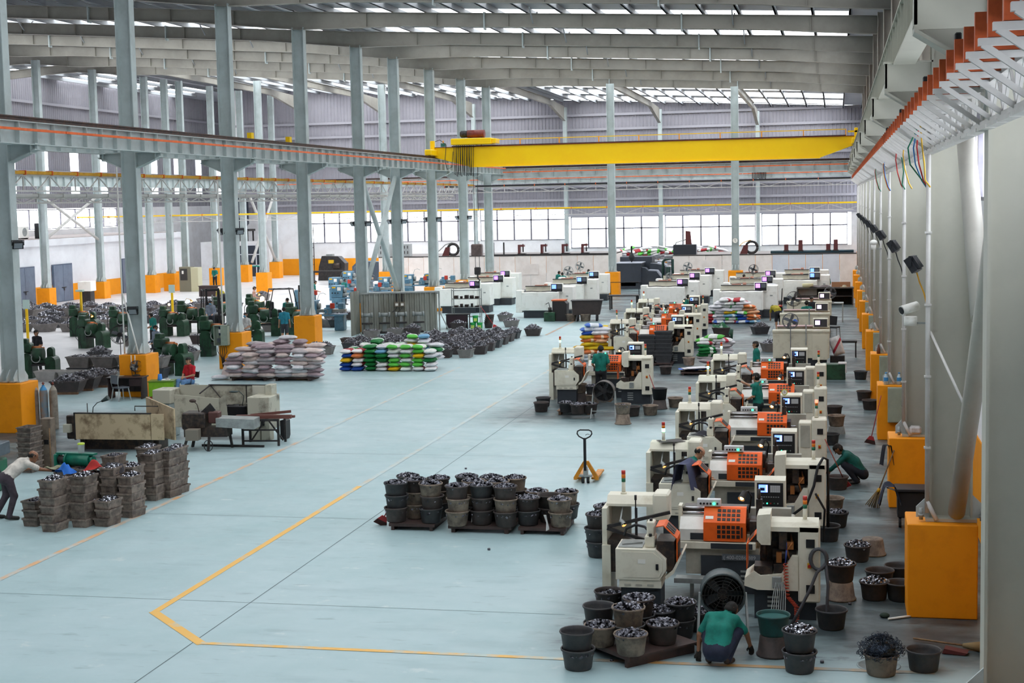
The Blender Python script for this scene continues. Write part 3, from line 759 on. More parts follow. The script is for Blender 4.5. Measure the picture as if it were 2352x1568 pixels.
mb = MB(); mb.box(-22.55, -22.3, cy-0.45, cy-0.2, 9.8, 10.0); struct('limit_switch', mb, mat('switch_green', '2c6a60', 0.5), r)
post = MB().box(-0.03, 0.03, -0.03, 0.03, 0, 0.4).mesh('handrail_post', mat('rail_orange', 'f0a030', 0.5))
x = -22.6
while x < 0.8: link('handrail_post', post, r, loc=(x, cy+0.3, 9.78)); x += 2.31
mb = MB(); mb.bar((-20, cy+0.3, 10.16), (0.5, cy+0.3, 10.16), 0.045); struct('handrail', mb, yellow_c, r)
tr = struct('trolley_frame', MB().box(-21.9, -19.5, cy-0.65, cy+0.65, 9.88, 10.24, 0.03).box(-19.5, -19.25, cy-0.5, cy+0.5, 9.92, 10.2, 0.02), yellow_c, r, 'yellow trolley frame')
mb = MB(); mb.cyl((-21.0, cy-0.1, 10.5), (-20.0, cy-0.1, 10.5), 0.23, n=20); struct('hoist_drum', mb, mat('hoist_maroon', '7a3226', 0.45, col2='3a1a16', scale=3), tr, 'maroon hoist drum')
mb = MB(); mb.cyl((-21.4, cy-0.1, 10.5), (-21.0, cy-0.1, 10.5), 0.2, n=18); mb.cyl((-21.45, cy-0.1, 10.5), (-21.4, cy-0.1, 10.5), 0.15, n=14); struct('hoist_motor', mb, dark, tr)
mb = MB(); mb.box(-20.9, -20.8, cy-0.25, cy+0.1, 10.2, 10.45); mb.box(-20.2, -20.1, cy-0.25, cy+0.1, 10.2, 10.45); struct('drum_bracket', mb, dark, tr)
for j in range(9):
    x = -21.75+j*0.13; d = 0.2*math.sin(j*2.1)
    mb = MB(); mb.tube([(x, cy-0.5, 9.86), (x+d*0.05, cy-0.52, 9.2), (x+d*0.1, cy-0.5, 8.2-0.12*abs(math.sin(j*1.7))), (x+0.06, cy-0.48, 8.15-0.1*abs(math.sin(j*1.7))), (x+0.1+d*0.05, cy-0.46, 9.2), (x+0.12, cy-0.45, 9.86)], 0.018, 5)
    struct('festoon_cable', mb, blackr, tr)
mb = MB(); mb.tube([(-22.9, cy-0.4, 10.1), (-22.6, cy-0.5, 10.2), (-22.2, cy-0.55, 9.9), (-22.3, cy-0.5, 9.0), (-22.2, cy-0.5, 8.5), (-21.9, cy-0.5, 8.6), (-21.8, cy-0.5, 9.5)], 0.02, 5); struct('festoon_cable', mb, blackr, tr)
for s in (-0.12, 0.12):
    mb = MB(); mb.cyl((-20.62+s, cy, 9.88), (-20.62+s, cy, 2.7), 0.016, n=6); struct('hoist_rope', mb, dark, tr)
mb = MB(); mb.box(-20.95, -20.3, cy-0.22, cy+0.22, 3.38, 4.1, 0.06); mb.cyl((-20.62, cy-0.24, 3.75), (-20.62, cy+0.24, 3.75), 0.24, n=18); struct('sheave_block', mb, mat('block_brown', '6a5a58', 0.5, col2='3a302e', scale=4), tr)
mb = MB(); mb.box(-20.8, -20.44, cy-0.12, cy+0.12, 2.3, 2.75, 0.05); mb.tube([(-20.62, cy, 2.35), (-20.62, cy, 2.1), (-20.5, cy, 1.98), (-20.6, cy, 1.84), (-20.76, cy, 1.92)], 0.045, 8); struct('lifting_hook', mb, dark, tr)
r = root('cross_bay_crane', 'small yellow crane beam under the far runway, seen end on', 'crane')
mb = MB(); mb.box(-6.6, -5.9, 104.6, 134, 9.03, 9.4); struct('girder', mb, mat('tray_yellow2', 'd2a236', 0.5), r)
for j in range(5):
    mb = MB(); x = -5.7+j*0.2; mb.tube([(x, 106, 9.0), (x, 106, 7.8-0.1*(j % 2)), (x+0.1, 106, 7.75), (x+0.12, 106, 9.0)], 0.03, 5); struct('festoon_cable', mb, blackr, r)
# automatic lathes of the two right-hand rows
beige  = mat('machine_beige', 'e0dbc9', 0.5, col2='b3a88f', scale=2.6, amt=0.5, contrast=(0.5, 0.72))
beige2 = mat('machine_beige_dull', 'b5b3a6', 0.5, col2='8e887a', scale=2.6, amt=0.5)
orange_m = mat('guard_orange', 'f2651a', 0.45, col2='c8500f', scale=3, amt=0.4)
orange_d = mat('guard_orange_dark', 'cf6a38', 0.5)
grid_b = mat('guard_window', '2c2320', 0.4)
oil    = mat('oily_metal', '332f2e', 0.4, 0.4, col2='5c4a40', scale=9, amt=0.7)
brass  = mat('brass_glow_tint', 'b07040', 0.35, 0.6)  # brass bits whose warm tone also suggests lamp glow inside the machine
base_d = mat('machine_base_dark', '33383e', 0.5, col2='24272b', scale=2)
white_m= mat('machine_white', 'f0efe9', 0.5, col2='c5c0b4', scale=2.2, amt=0.5, contrast=(0.5, 0.75))
sil    = mat('button_box_silver', 'd0d0d2', 0.4)
scr_b  = glow('screen_blue', '5a7cf0', 1.4)
scr_w  = glow('screen_white', 'e8ecff', 1.6)
scr_p  = glow('screen_purple', '9a5cf8', 2.0)
warm   = glow('lamp_warm', 'ffb060', 14.0)
led_g  = glow('led_green', '28e090', 3.0)
lr = mat('beacon_red', 'c02c22', 0.3); lo_ = mat('beacon_amber', 'e07818', 0.3); lg = mat('beacon_green', '1c6a4c', 0.3); lgon = glow('beacon_green_lit', '70ffc0', 5.0); lron = glow('beacon_red_lit', 'ff4030', 5.0)
yplate = mat('estop_yellow', 'e0b020', 0.5); rknob = mat('estop_red', 'b02418', 0.4)
paper = mat('label_paper', 'eceae2', 0.7)
hose_m = mat('hose_grey', '4a4a4e', 0.6)
def bent(mb, pts, y0, y1, t=0.012):
    """sheet bent along a polyline in xz, extruded in y"""
    for (a, c) in zip(pts[:-1], pts[1:]):
        a = Vector((a[0], a[1])); c = Vector((c[0], c[1])); d = (c-a).normalized(); n = Vector((-d.y, d.x))*t
        mb.prism([(a.x, a.y), (c.x, c.y), (c.x-n.x, c.y-n.y), (a.x-n.x, a.y-n.y)], 'y', y0, y1)
    return mb
def beacon(S, x, y, z, lit=None):
    b = S.add('signal_tower', MB().cyl((x, y, z), (x, y, z+0.03), 0.05, n=12).cyl((x, y, z+0.03), (x, y, z+0.2), 0.032, n=12), beige)
    for k, (m, lb) in enumerate(((lgon if lit == 'g' else lg, 'green beacon lens'), (lo_, 'amber beacon lens'), (lron if lit == 'r' else lr, 'red beacon lens'))):
        S.add('beacon_lens', MB().cyl((x, y, z+0.2+k*0.065), (x, y, z+0.262+k*0.065), 0.034, n=12), m, b, lb)
    return b
def lathe_spec(solid=False, doorx=0.0, gl='g', ll=None, center=True, lamp=True, panel=True, left=True):
    S = Spec('automatic_lathe')
    leg = S.add('gate_leg', MB().box(-0.33, 0, 0, 0.5, 0.3, 1.5, 0.025), beige)
    if solid:
        S.add('gate_body', MB().box(-0.62, -0.33, 0.02, 0.5, 0.45, 1.42, 0.02), beige)
        S.add('body_panel', MB().box(-0.58, -0.37, 0.005, 0.02, 0.86, 1.36), beige2)
    else:
        S.add('gate_beam', MB().prism([(0, 1.4), (0.5, 1.4), (0.5, 1.53), (0.1, 1.53), (0, 1.47)], 'x', -0.76, -0.02), beige)
        S.add('gate_body', MB().prism([(-0.33, 0.48), (-0.33, 1.02), (-0.42, 1.02), (-0.58, 0.74), (-0.9, 0.70), (-1.0, 0.77), (-1.14, 0.66), (-1.15, 0.54), (-0.95, 0.48)][::-1], 'y', 0.0, 0.55), beige)
        S.add('head_box', MB().prism([(-0.95, 1.28), (-0.88, 1.2), (-0.74, 1.2), (-0.74, 1.68), (-0.93, 1.66), (-0.95, 1.62)][::-1], 'y', -0.06, 0.42), beige)
        S.add('gate_back', MB().box(-0.92, -0.34, 0.42, 0.5, 0.6, 1.4), oil)
        sp = MB(); sp.cyl((-0.72, 0.2, 1.0), (-0.36, 0.2, 1.0), 0.09, n=14).box(-0.7, -0.45, 0.05, 0.35, 0.74, 0.88).box(-0.62, -0.5, 0.1, 0.3, 1.1, 1.36).cyl((-0.85, 0.15, 0.95), (-0.85, 0.15, 1.25), 0.04, n=10).box(-1.0, -0.72, 0.05, 0.4, 0.72, 0.84)
        S.add('spindle_head', sp, oil)
        S.add('tool_holder', MB().box(-0.66, -0.58, 0.06, 0.16, 0.9, 1.06).box(-0.5, -0.4, 0.1, 0.2, 1.1, 1.22).cyl((-0.48, 0.12, 0.86), (-0.38, 0.12, 0.86), 0.035, n=10), brass)
        S.add('coolant_pipe', MB().tube([(-0.45, 0.25, 1.3), (-0.42, 0.1, 1.2), (-0.5, 0.08, 1.1), (-0.46, 0.12, 0.95)], 0.018), brass)
        g = S.add('guard', bent(MB(), [(-0.95, 1.36), (-1.1, 1.18), (-1.1, 0.8)], 0.0, 0.4), orange_m, None, 'orange hinged guard')
        S.add('guard_slot', MB().prism([(-1.0, 1.315), (-1.08, 1.22), (-1.085, 1.225), (-1.005, 1.32)], 'y', 0.06, 0.34), grid_b, g)
        S.add('chute', MB().box(-0.72, -0.58, -0.03, 0.05, 0.52, 0.7, 0.01), galv)
    for z0 in (1.16, 0.45):
        S.add('vent_grille', MB().box(-0.21, -0.08, -0.012, 0.0, z0, z0+0.13), black, leg)
    es = S.add('emergency_stop', MB().box(-0.19, -0.13, -0.012, 0, 0.84, 0.92), yplate, leg, 'yellow emergency stop plate')
    S.add('stop_knob', MB().cyl((-0.16, -0.012, 0.88), (-0.16, -0.05, 0.88), 0.024, n=10), rknob, es)
    S.add('gate_base', MB().box(-1.0, -0.06, 0.12, 0.62, 0, 0.47), base_d)
    S.add('base_vent', MB().box(-0.8, -0.62, 0.1, 0.12, 0.12, 0.15).box(-0.8, -0.62, 0.1, 0.12, 0.19, 0.22).box(-0.8, -0.62, 0.1, 0.12, 0.26, 0.29).box(-0.8, -0.62, 0.1, 0.12, 0.33, 0.36), galv)
    beacon(S, -0.23, 0.3, 1.51, gl)
    if left:
        cb = S.add('cabinet', MB().prism([(-3.13, 0.6), (-2.45, 0.6), (-2.34, 0.76), (-2.34, 0.93), (-2.51, 1.08), (-3.13, 1.08)], 'y', -0.1, 0.6), beige)
        dr = S.add('cabinet_door', MB().prism([(-3.03, 0.64), (-2.47, 0.64), (-2.40, 0.74), (-2.40, 0.92), (-2.54, 1.04), (-3.03, 1.04)], 'y', -0.108, -0.1), beige, cb)
        S.add('door_handle', MB().box(-2.5, -2.46, -0.125, -0.108, 0.77, 0.86), black, dr)
        S.add('label', MB().box(-2.78, -2.66, -0.112, -0.108, 0.86, 0.93), paper, dr, 'white instruction label')
        S.add('cabinet_skirt', MB().box(-3.08, -2.42, -0.08, 0.58, 0.47, 0.6), beige)
        S.add('skirt_vent', MB().box(-3.0, -2.9, -0.09, -0.08, 0.5, 0.53).box(-2.82, -2.72, -0.09, -0.08, 0.5, 0.53).box(-2.64, -2.54, -0.09, -0.08, 0.5, 0.53), beige2)
        S.add('cabinet_base', MB().box(-3.06, -2.44, -0.02, 0.56, 0, 0.47), base_d)
        S.add('tower_box', MB().box(-2.69, -2.53, 0.05, 0.36, 1.08, 1.26, 0.015).box(-2.66, -2.54, 0.08, 0.32, 1.26, 1.48, 0.015), beige)
        S.add('knob', MB().cyl((-2.6, 0.18, 1.48), (-2.6, 0.18, 1.52), 0.025, n=10).cyl((-2.6, 0.06, 1.26), (-2.6, 0.06, 1.3), 0.025, n=10), black)
        g = S.add('guard', bent(MB(), [(-2.5, 1.44), (-2.38, 1.46), (-2.17, 1.26), (-2.17, 0.86)], -0.05, 0.42), orange_m, None, 'orange hinged guard')
        for k in range(3): S.add('guard_slot', MB().prism([(-2.345, 1.432), (-2.22, 1.313), (-2.215, 1.318), (-2.34, 1.437)], 'y', 0.0+k*0.13, 0.09+k*0.13), grid_b, g)
        for k in range(3): S.add('guard_slot', MB().box(-2.168, -2.162, 0.0+k*0.13, 0.09+k*0.13, 0.95, 1.18), grid_b, g)
        S.add('chip_tray', MB().prism([(-2.34, 0.62), (-2.22, 0.72), (-2.08, 1.02), (-2.1, 1.04), (-2.25, 0.75), (-2.36, 0.66)], 'y', -0.1, 0.6), beige)
        S.add('left_slide', MB().box(-2.5, -2.22, 0.0, 0.55, 0.72, 1.2).cyl((-2.5, 0.3, 1.1), (-2.2, 0.3, 1.1), 0.1, n=12), oil)
        S.add('top_tray', MB().box(-3.1, -2.72, 0.0, 0.5, 1.08, 1.1).bar((-3.05, 0.1, 1.115), (-2.75, 0.25, 1.115), 0.02), galv)
        hb = S.add('hopper_beam', MB().prism([(1.15, 1.5), (1.6, 1.5), (1.6, 1.66), (1.28, 1.66), (1.15, 1.54)], 'x', -3.45, -2.69), beige)
        S.add('hopper_end_box', MB().box(-2.69, -2.43, 1.12, 1.6, 1.26, 1.72, 0.03), beige)
        S.add('hopper_side', MB().box(-3.5, -3.42, 0.95, 1.62, 0.9, 1.5), beige)
        S.add('hopper_foot', MB().box(-3.5, -3.36, 0.9, 1.6, 0.0, 0.9), beige)
        S.add('hopper_back', MB().box(-3.42, -3.1, 1.5, 1.6, 0.9, 1.5), beige2)
        S.add('hopper_well', MB().box(-3.4, -2.5, 0.95, 1.5, 0.45, 0.98), oil)
        S.add('feed_chute', MB().bar((-3.41, 0.95, 1.2), (-2.39, 1.0, 1.45), 0.06, 0.05), dark)
        S.add('feed_chute', MB().bar((-3.41, 0.92, 1.18), (-2.72, 0.92, 0.98), 0.06, 0.05), dark)
        S.add('feed_arm', MB().bar((-2.95, 1.05, 0.95), (-2.95, 1.05, 1.5), 0.04).cyl((-2.95, 1.0, 1.5), (-2.95, 1.0, 1.72), 0.012, n=6).cyl((-2.95, 1.0, 1.64), (-2.95, 1.0, 1.72), 0.022, n=6), dark)
        S.add('feed_hose', MB().tube([(-3.1, 0.7, 1.12), (-3.05, 0.6, 1.25), (-2.9, 0.6, 1.32), (-2.75, 0.55, 1.3), (-2.65, 0.4, 1.25)], 0.022), blackr)
        l = S.add('work_lamp', MB().cyl((-3.2, 1.0, 1.3), (-3.13, 0.94, 1.24), 0.035, 0.05, 12, caps=False).bar((-3.2, 1.0, 1.3), (-3.2, 1.3, 1.5), 0.02), galv)
        S.add('bulb', MB().ell((-3.15, 0.957, 1.257), 0.025, 8, 6), warm, l)
        beacon(S, -3.2, 1.4, 1.66, ll)
    if center:
        D = doorx
        S.add('bed', MB().box(-2.3, -1.05, 1.5, 2.2, 0.74, 0.86, 0.01), beige)
        S.add('bed_panel', MB().box(-1.78, -1.1, 1.49, 1.5, 0.755, 0.845), base_d)
        S.add('bed_base', MB().box(-2.2, -1.0, 1.6, 2.2, 0.3, 0.74), beige2)
        S.add('base_plinth', MB().box(-1.95, -0.95, 1.55, 2.25, 0, 0.62), base_d)
        S.add('plinth_vent', MB().box(-1.65, -1.5, 1.535, 1.55, 0.2, 0.23).box(-1.65, -1.5, 1.535, 1.55, 0.28, 0.31).box(-1.65, -1.5, 1.535, 1.55, 0.36, 0.39).box(-1.3, -1.15, 1.535, 1.55, 0.2, 0.23).box(-1.3, -1.15, 1.535, 1.55, 0.28, 0.31).box(-1.3, -1.15, 1.535, 1.55, 0.36, 0.39), galv)
        S.add('drain_tray', MB().box(-2.35, -1.5, 1.1, 1.5, 0.26, 0.3).box(-2.35, -1.5, 1.1, 1.12, 0.3, 0.34).box(-2.1, -2.04, 1.2, 1.26, 0, 0.26).box(-1.7, -1.64, 1.2, 1.26, 0, 0.26), galv)
        S.add('slide_cover', MB().prism([(1.55, 0.87), (2.1, 0.87), (2.1, 1.23), (1.75, 1.22), (1.55, 1.06)], 'x', -2.3, -1.88+D), white_m)
        S.add('slide_bellows', MB().box(-2.12, -1.9+D, 1.535, 1.55, 0.89, 1.0), base_d)
        S.add('headstock', MB().box(-2.28, -1.2, 1.95, 2.35, 1.05, 1.34, 0.02), oil)
        for k in range(2): S.add('guide_rail', MB().cyl((-2.3, 1.85+k*0.1, 1.28+k*0.06), (-1.85+D, 1.85+k*0.1, 1.28+k*0.06), 0.02, n=8), chrome)
        S.add('rail_bracket', MB().box(-2.34, -2.28, 1.8, 2.05, 1.0, 1.4), beige)
        dx0, dx1 = -1.9+D, -1.21+D
        dr = S.add('sliding_door', MB().prism([(1.5, 0.88), (1.56, 0.88), (1.84, 0.88), (1.84, 1.4), (1.76, 1.4), (1.5, 1.19)], 'x', dx0, dx1), orange_m, None, 'orange sliding door')
        pn = MB().box(0, 0.058, -0.006, 0, 0, 0.058).mesh('window_hole', grid_b)
        tn = Vector((0, 0.26, 0.21)).normalized(); nn = Vector((0, -0.21, 0.26)).normalized()
        ta = math.atan2(0.21, 0.26)
        tp = MB().box(0, 0.058, 0, 0.058, 0, 0.006).mesh('window_hole', grid_b)
        for i in range(5):
            for j in range(3):
                S.add('window_hole', pn, None, dr, None, (dx0+0.225+i*0.078, 1.5, 0.93+j*0.078))
                S.add('window_hole', tp, None, dr, None, (dx0+0.225+i*0.078, 1.5+0.03+j*0.072, 1.19+0.03*0.81+j*0.072*0.81+0.001), None, (ta, 0, 0))
        S.add('door_handle', MB().box(dx1-0.075, dx1-0.05, 1.47, 1.5, 0.95, 1.12), black, dr)
        S.add('label', MB().prism([(1.55, 1.2386), (1.6, 1.279), (1.602, 1.2765), (1.552, 1.236)][::-1], 'x', dx0+0.03, dx0+0.16), paper, dr, 'white label')
        bb = S.add('button_box', MB().box(-2.02, -1.63, 1.72, 1.85, 1.41, 1.53, 0.008), sil)
        bt = MB().cyl((0, 0, 0), (0, -0.015, 0), 0.018, n=10).mesh('push_button', black)
        for k in range(6): S.add('push_button', bt if k != 4 else MB().cyl((0, 0, 0), (0, -0.015, 0), 0.02, n=10).mesh('push_button', led_g), None, bb, 'lit green button' if k == 4 else None, (-1.96+k*0.055, 1.72, 1.46))
        S.add('turret', MB().box(-1.15, -0.85, 1.6, 2.1, 0.86, 1.2).cyl((-1.2, 1.8, 1.1), (-0.9, 1.8, 1.1), 0.12, n=14).box(-1.05, -0.95, 1.7, 1.8, 1.2, 1.55).cyl((-1.0, 1.75, 1.5), (-1.0, 1.75, 1.72), 0.025, n=8), oil)
        S.add('spindle_nose', MB().cyl((-1.21+D, 1.75, 1.08), (-1.0+D, 1.75, 1.08), 0.016, n=8), chrome)
        S.add('back_tray', MB().box(-2.3, -0.5, 2.3, 2.45, 0.5, 1.28), beige2)
        if lamp:
            l = S.add('work_lamp', MB().cyl((-1.25, 1.95, 1.62), (-1.3, 1.85, 1.52), 0.045, 0.06, 12, caps=False).tube([(-1.2, 2.3, 1.2), (-1.15, 2.2, 1.5), (-1.2, 2.05, 1.62), (-1.25, 1.95, 1.62)], 0.016), dark)
            S.add('bulb', MB().ell((-1.29, 1.865, 1.535), 0.032, 8, 6), warm, l)
    if panel:
        cp = S.add('control_panel', MB().prism([(2.6, 1.22), (2.95, 1.22), (2.95, 1.66), (2.85, 1.74), (2.6, 1.7)], 'x', -1.12, -0.6), beige)
        S.add('panel_face', MB().box(-1.08, -0.64, 2.585, 2.6, 1.25, 1.66), black, cp)
        sc = S.add('screen', MB().box(-1.05, -0.9, 2.578, 2.585, 1.5, 1.63), scr_b, cp, 'blue lit screen')
        S.add('screen_window', MB().box(-1.03, -0.95, 2.574, 2.578, 1.53, 1.58), mat('screen_dark', '16204a', 0.3), sc)
        S.add('screen_margin', MB().box(-0.925, -0.905, 2.574, 2.578, 1.51, 1.62), scr_w, sc)
        S.add('keypad', MB().box(-0.86, -0.69, 2.578, 2.585, 1.5, 1.62), mat('keypad_grey', '9aa0a4', 0.5), cp)
        kk = MB()
        for i in range(5):
            for j in range(4): kk.box(-0.85+i*0.033, -0.85+i*0.033+0.024, 2.574, 2.578, 1.51+j*0.028, 1.51+j*0.028+0.02)
        S.add('keys', kk, mat('key_light', 'c6c8ca', 0.5), cp)
        km = MB().box(-0.012, 0.012, -0.006, 0, -0.008, 0.008).mesh('soft_key', mat('key_grey', '8a8c90', 0.5))
        for i in range(8): S.add('soft_key', km, None, cp, None, (-1.0+i*0.04, 2.585, 1.42))
        for i in range(6): S.add('panel_button', MB().cyl((0, 0, 0), (0, -0.012, 0), 0.012, n=8).mesh('panel_button', [galv, galv, led_g, rknob, lg, galv][i]), None, cp, None, (-1.03+i*0.06, 2.585, 1.31))
        S.add('panel_post', MB().box(-0.95, -0.75, 2.7, 2.9, 0, 1.22), beige2)
        S.add('panel_cabinet', MB().box(-1.7, -0.45, 2.6, 3.0, 0.0, 1.05, 0.02), beige2)
    return S
specA = lathe_spec(gl=None)
specB = lathe_spec(doorx=-0.05, gl=None, ll='g')
specC = lathe_spec(solid=True, doorx=0.28, gl='r')
specD = lathe_spec(solid=True, doorx=0.33, ll='g', gl=None)
specE = lathe_spec(solid=True, doorx=-0.1, gl=None, ll='g')
specF = lathe_spec(gl=None, ll='g')
specG = lathe_spec(solid=False, gl='g', lamp=False)
rowR = 'automatic lathes of the row by the right wall'; rowL = 'automatic lathes of the middle row'
LATHES = {}
def lathe(key, sp, label, x, y, grp): LATHES[key] = sp.place(label, 'lathe', (x, y, 0), 0, grp)
lathe('R1', specA, 'nearest beige automatic lathe with orange sliding door, behind the crouching man', -0.25, 23.0, rowR)
lathe('R2', specB, 'second beige lathe of the right row, grey jacket over its left unit', -0.2, 28.45, rowR)
lathe('R3', specC, 'third beige lathe of the right row, small round clock on its panel', -0.22, 34.2, rowR)
lathe('R4', specD, 'fourth lathe of the right row, man reaching over its feed chute', -0.25, 39.8, rowR)
lathe('R5', specE, 'fifth lathe of the right row, far end before the large white machine', -0.3, 45.4, rowR)
lathe('L1', specF, 'nearest beige lathe of the middle row, man in green at its orange door', -5.75, 47.4, rowL)
lathe('L2', specG, 'second beige lathe of the middle row, stacked trays in front of it', -5.55, 59.2, rowL)
lathe('L3', specF, 'third beige lathe of the middle row, seated worker behind its panel', -5.75, 65.3, rowL)
lathe('L4', specE, 'last beige lathe of the middle row beside the mixed sack heap', -6.0, 71.6, rowL)
tc = bpy.data.curves.new('phone_number', 'FONT'); tc.body = '( 400-0286-889'; tc.size = 0.085; tc.extrude = 0.002
tc.materials.append(mat('stencil_grey', 'a8acb0', 0.6))
link('plinth_plate', MB().box(-1.6, -0.98, 1.525, 1.549, 0.56, 0.66).mesh('plinth_plate', mat('plate_grey', '5a5f64', 0.5)), LATHES['R1'])
_t = bpy.data.objects.new('phone_number', tc); COL.objects.link(_t)
bpy.context.view_layer.update()
_me = bpy.data.meshes.new_from_object(_t); bpy.data.objects.remove(_t)
link('phone_number', _me, LATHES['R1'], loc=(-1.58, 1.523, 0.58), rot=(PI/2, 0, 0), label='grey lettering 400-0286-889')
L1 = LATHES['R1']
loop = [(-0.02+0.13*math.cos(t)*(1-0.06*k), -0.04-0.012*k, 1.0+0.16*math.sin(t)) for k in range(3) for t in [i*PI/8 for i in range(16)]]
link('coiled_hose', MB().tube(loop+[(-0.05, -0.1, 0.8), (-0.15, -0.15, 0.55), (-0.3, -0.2, 0.25), (-0.42, -0.25, 0.03)], 0.025, 7).tube([(0.08, -0.05, 0.95), (0.12, -0.08, 0.6), (0.1, -0.1, 0.2), (0.05, -0.15, 0.02)], 0.025, 7).mesh('coiled_hose', hose_m), L1, label='grey hose looped over the gate')
coil = [(-0.52+0.025*i/60+0.035*math.cos(i*1.1), -0.04+0.035*math.sin(i*1.1), 0.92-0.0085*i) for i in range(60)]
coil += [(-0.495+0.14*i/40+0.035*math.cos(i*1.1), -0.05+0.035*math.sin(i*1.1), 0.41-0.004*i) for i in range(40)]
coil += [(-0.35+0.035*math.cos(i*1.1), -0.08+0.035*math.sin(i*1.1), 0.25-0.0055*i) for i in range(40)]
link('air_line', MB().tube(coil, 0.008, 5).mesh('air_line', mat('airline_red', 'b8432c', 0.5)), L1, label='red coiled air line')
link('air_gun', MB().cyl((-0.52, -0.04, 0.92), (-0.5, -0.04, 1.12), 0.012, n=8).cyl((-0.5, -0.04, 1.12), (-0.498, -0.04, 1.24), 0.006, n=6).mesh('air_gun', mat('gun_blue', '2a3c80', 0.5)), L1)
for k in range(7):
    link('hanging_pipe', MB().tube([(-0.66+0.02*k, -0.02, 0.62), (-0.70+0.03*k, -0.1, 0.45), (-0.73+0.035*k, -0.2, 0.2), (-0.74+0.035*k, -0.3, 0.12)], 0.008, 5).mesh('hanging_pipe', galv), L1)
link('cable_loop', MB().tube([(-0.1, 2.55, 1.5), (0.05, 2.7, 1.2), (0.02, 2.9, 0.6)], 0.02, 6).mesh('cable_loop', blackr), L1)
L2 = LATHES['R2']
link('power_cable', MB().tube([(-0.6, -0.1, 0.55), (-0.35, -0.12, 0.75), (-0.22, -0.1, 1.1), (-0.15, -0.05, 1.45), (-0.05, 0.1, 1.6), (0.03, 0.2, 1.55), (0.04, 0.3, 1.0), (0.04, 0.3, 0.1)], 0.026, 7).mesh('power_cable', blackr), L2, label='thick black cable over the gate')
# white machines farther back
def white_spec(w=2.2, scr=scr_p, panel_white=True):
    S = Spec('white_machine')
    S.add('plinth', MB().box(-w/2+0.1, w/2-0.05, 0.1, 1.2, 0, 0.45), base_d)
    bd = S.add('front_cover', MB().box(-w/2, w/2, 0, 0.5, 0.42, 1.45, 0.03), white_m)
    S.add('cover_panel', MB().box(-w/2+0.22, w*0.12, -0.012, 0, 0.55, 1.3, 0.005), white_m, bd)
    S.add('cover_panel', MB().box(w*0.17, w/2-0.08, -0.012, 0, 0.45, 1.35, 0.005), white_m, bd)
    S.add('left_column', MB().box(-w/2-0.35, -w/2+0.02, 0.1, 0.8, 0.3, 1.55, 0.02), white_m)
    S.add('well', MB().box(-w/2+0.1, w/2-0.1, 0.5, 1.3, 0.4, 1.1), oil)
    S.add('back_cover', MB().box(-w/2, w/2-0.4, 1.25, 1.6, 0.4, 1.7, 0.02), beige)
    S.add('back_rail', MB().bar((-w/2, 1.2, 1.72), (w/2-0.5, 1.2, 1.72), 0.05), dark)
    hb = S.add('headstock_box', MB().box(w/2-0.05, w/2+0.75, 0.55, 1.6, 0.42, 1.72, 0.03), white_m)
    S.add('cabinet_door', MB().box(w/2+0.12, w/2+0.68, 0.535, 0.55, 0.5, 1.4, 0.004), white_m, hb)
    S.add('nameplate', MB().box(w/2+0.34, w/2+0.48, 0.53, 0.535, 1.15, 1.22), galv, hb)
    S.add('work_opening', MB().box(w/2-0.35, w/2-0.06, 0.5, 1.2, 0.5, 1.4), black)
    S.add('hose', MB().tube([(-w/2+0.1, 0.25, 1.47), (-w/4, 0.15, 1.5), (0, 0.2, 1.46), (w/4, 0.15, 1.5), (w/2-0.1, 0.25, 1.47)], 0.025, 6), blackr)
    cp = S.add('control_panel', MB().box(w/2-0.5, w/2+0.2, 0.4, 0.6, 1.42, 1.92, 0.015), white_m)
    S.add('panel_face', MB().box(w/2-0.46, w/2+0.16, 0.39, 0.4, 1.46, 1.88), black, cp)
    S.add('screen', MB().box(w/2-0.42, w/2-0.18, 0.383, 0.39, 1.62, 1.84), scr, cp, 'lit screen')
    S.add('keypad', MB().box(w/2-0.13, w/2+0.12, 0.383, 0.39, 1.62, 1.84), mat('keypad_dark', '5c6068', 0.5), cp)
    S.add('panel_arm', MB().box(w/2-0.22, w/2-0.12, 0.6, 0.9, 1.6, 1.7), white_m)
    S.add('coolant_box', MB().box(w/2-0.1, w/2+0.7, 0.35, 1.5, 0, 0.42, 0.02), base_d)
    S.add('top_clutter', MB().box(-w/4, -w/4+0.5, 1.3, 1.55, 1.7, 1.78).cyl((0.1, 1.4, 1.7), (0.1, 1.4, 1.85), 0.1, n=10), mat('clutter_salmon', 'c08a78', 0.7))
    return S
wsA = white_spec(2.1, scr_b); wsB = white_spec(2.2, scr_p); wsC = white_spec(2.35, scr_p)
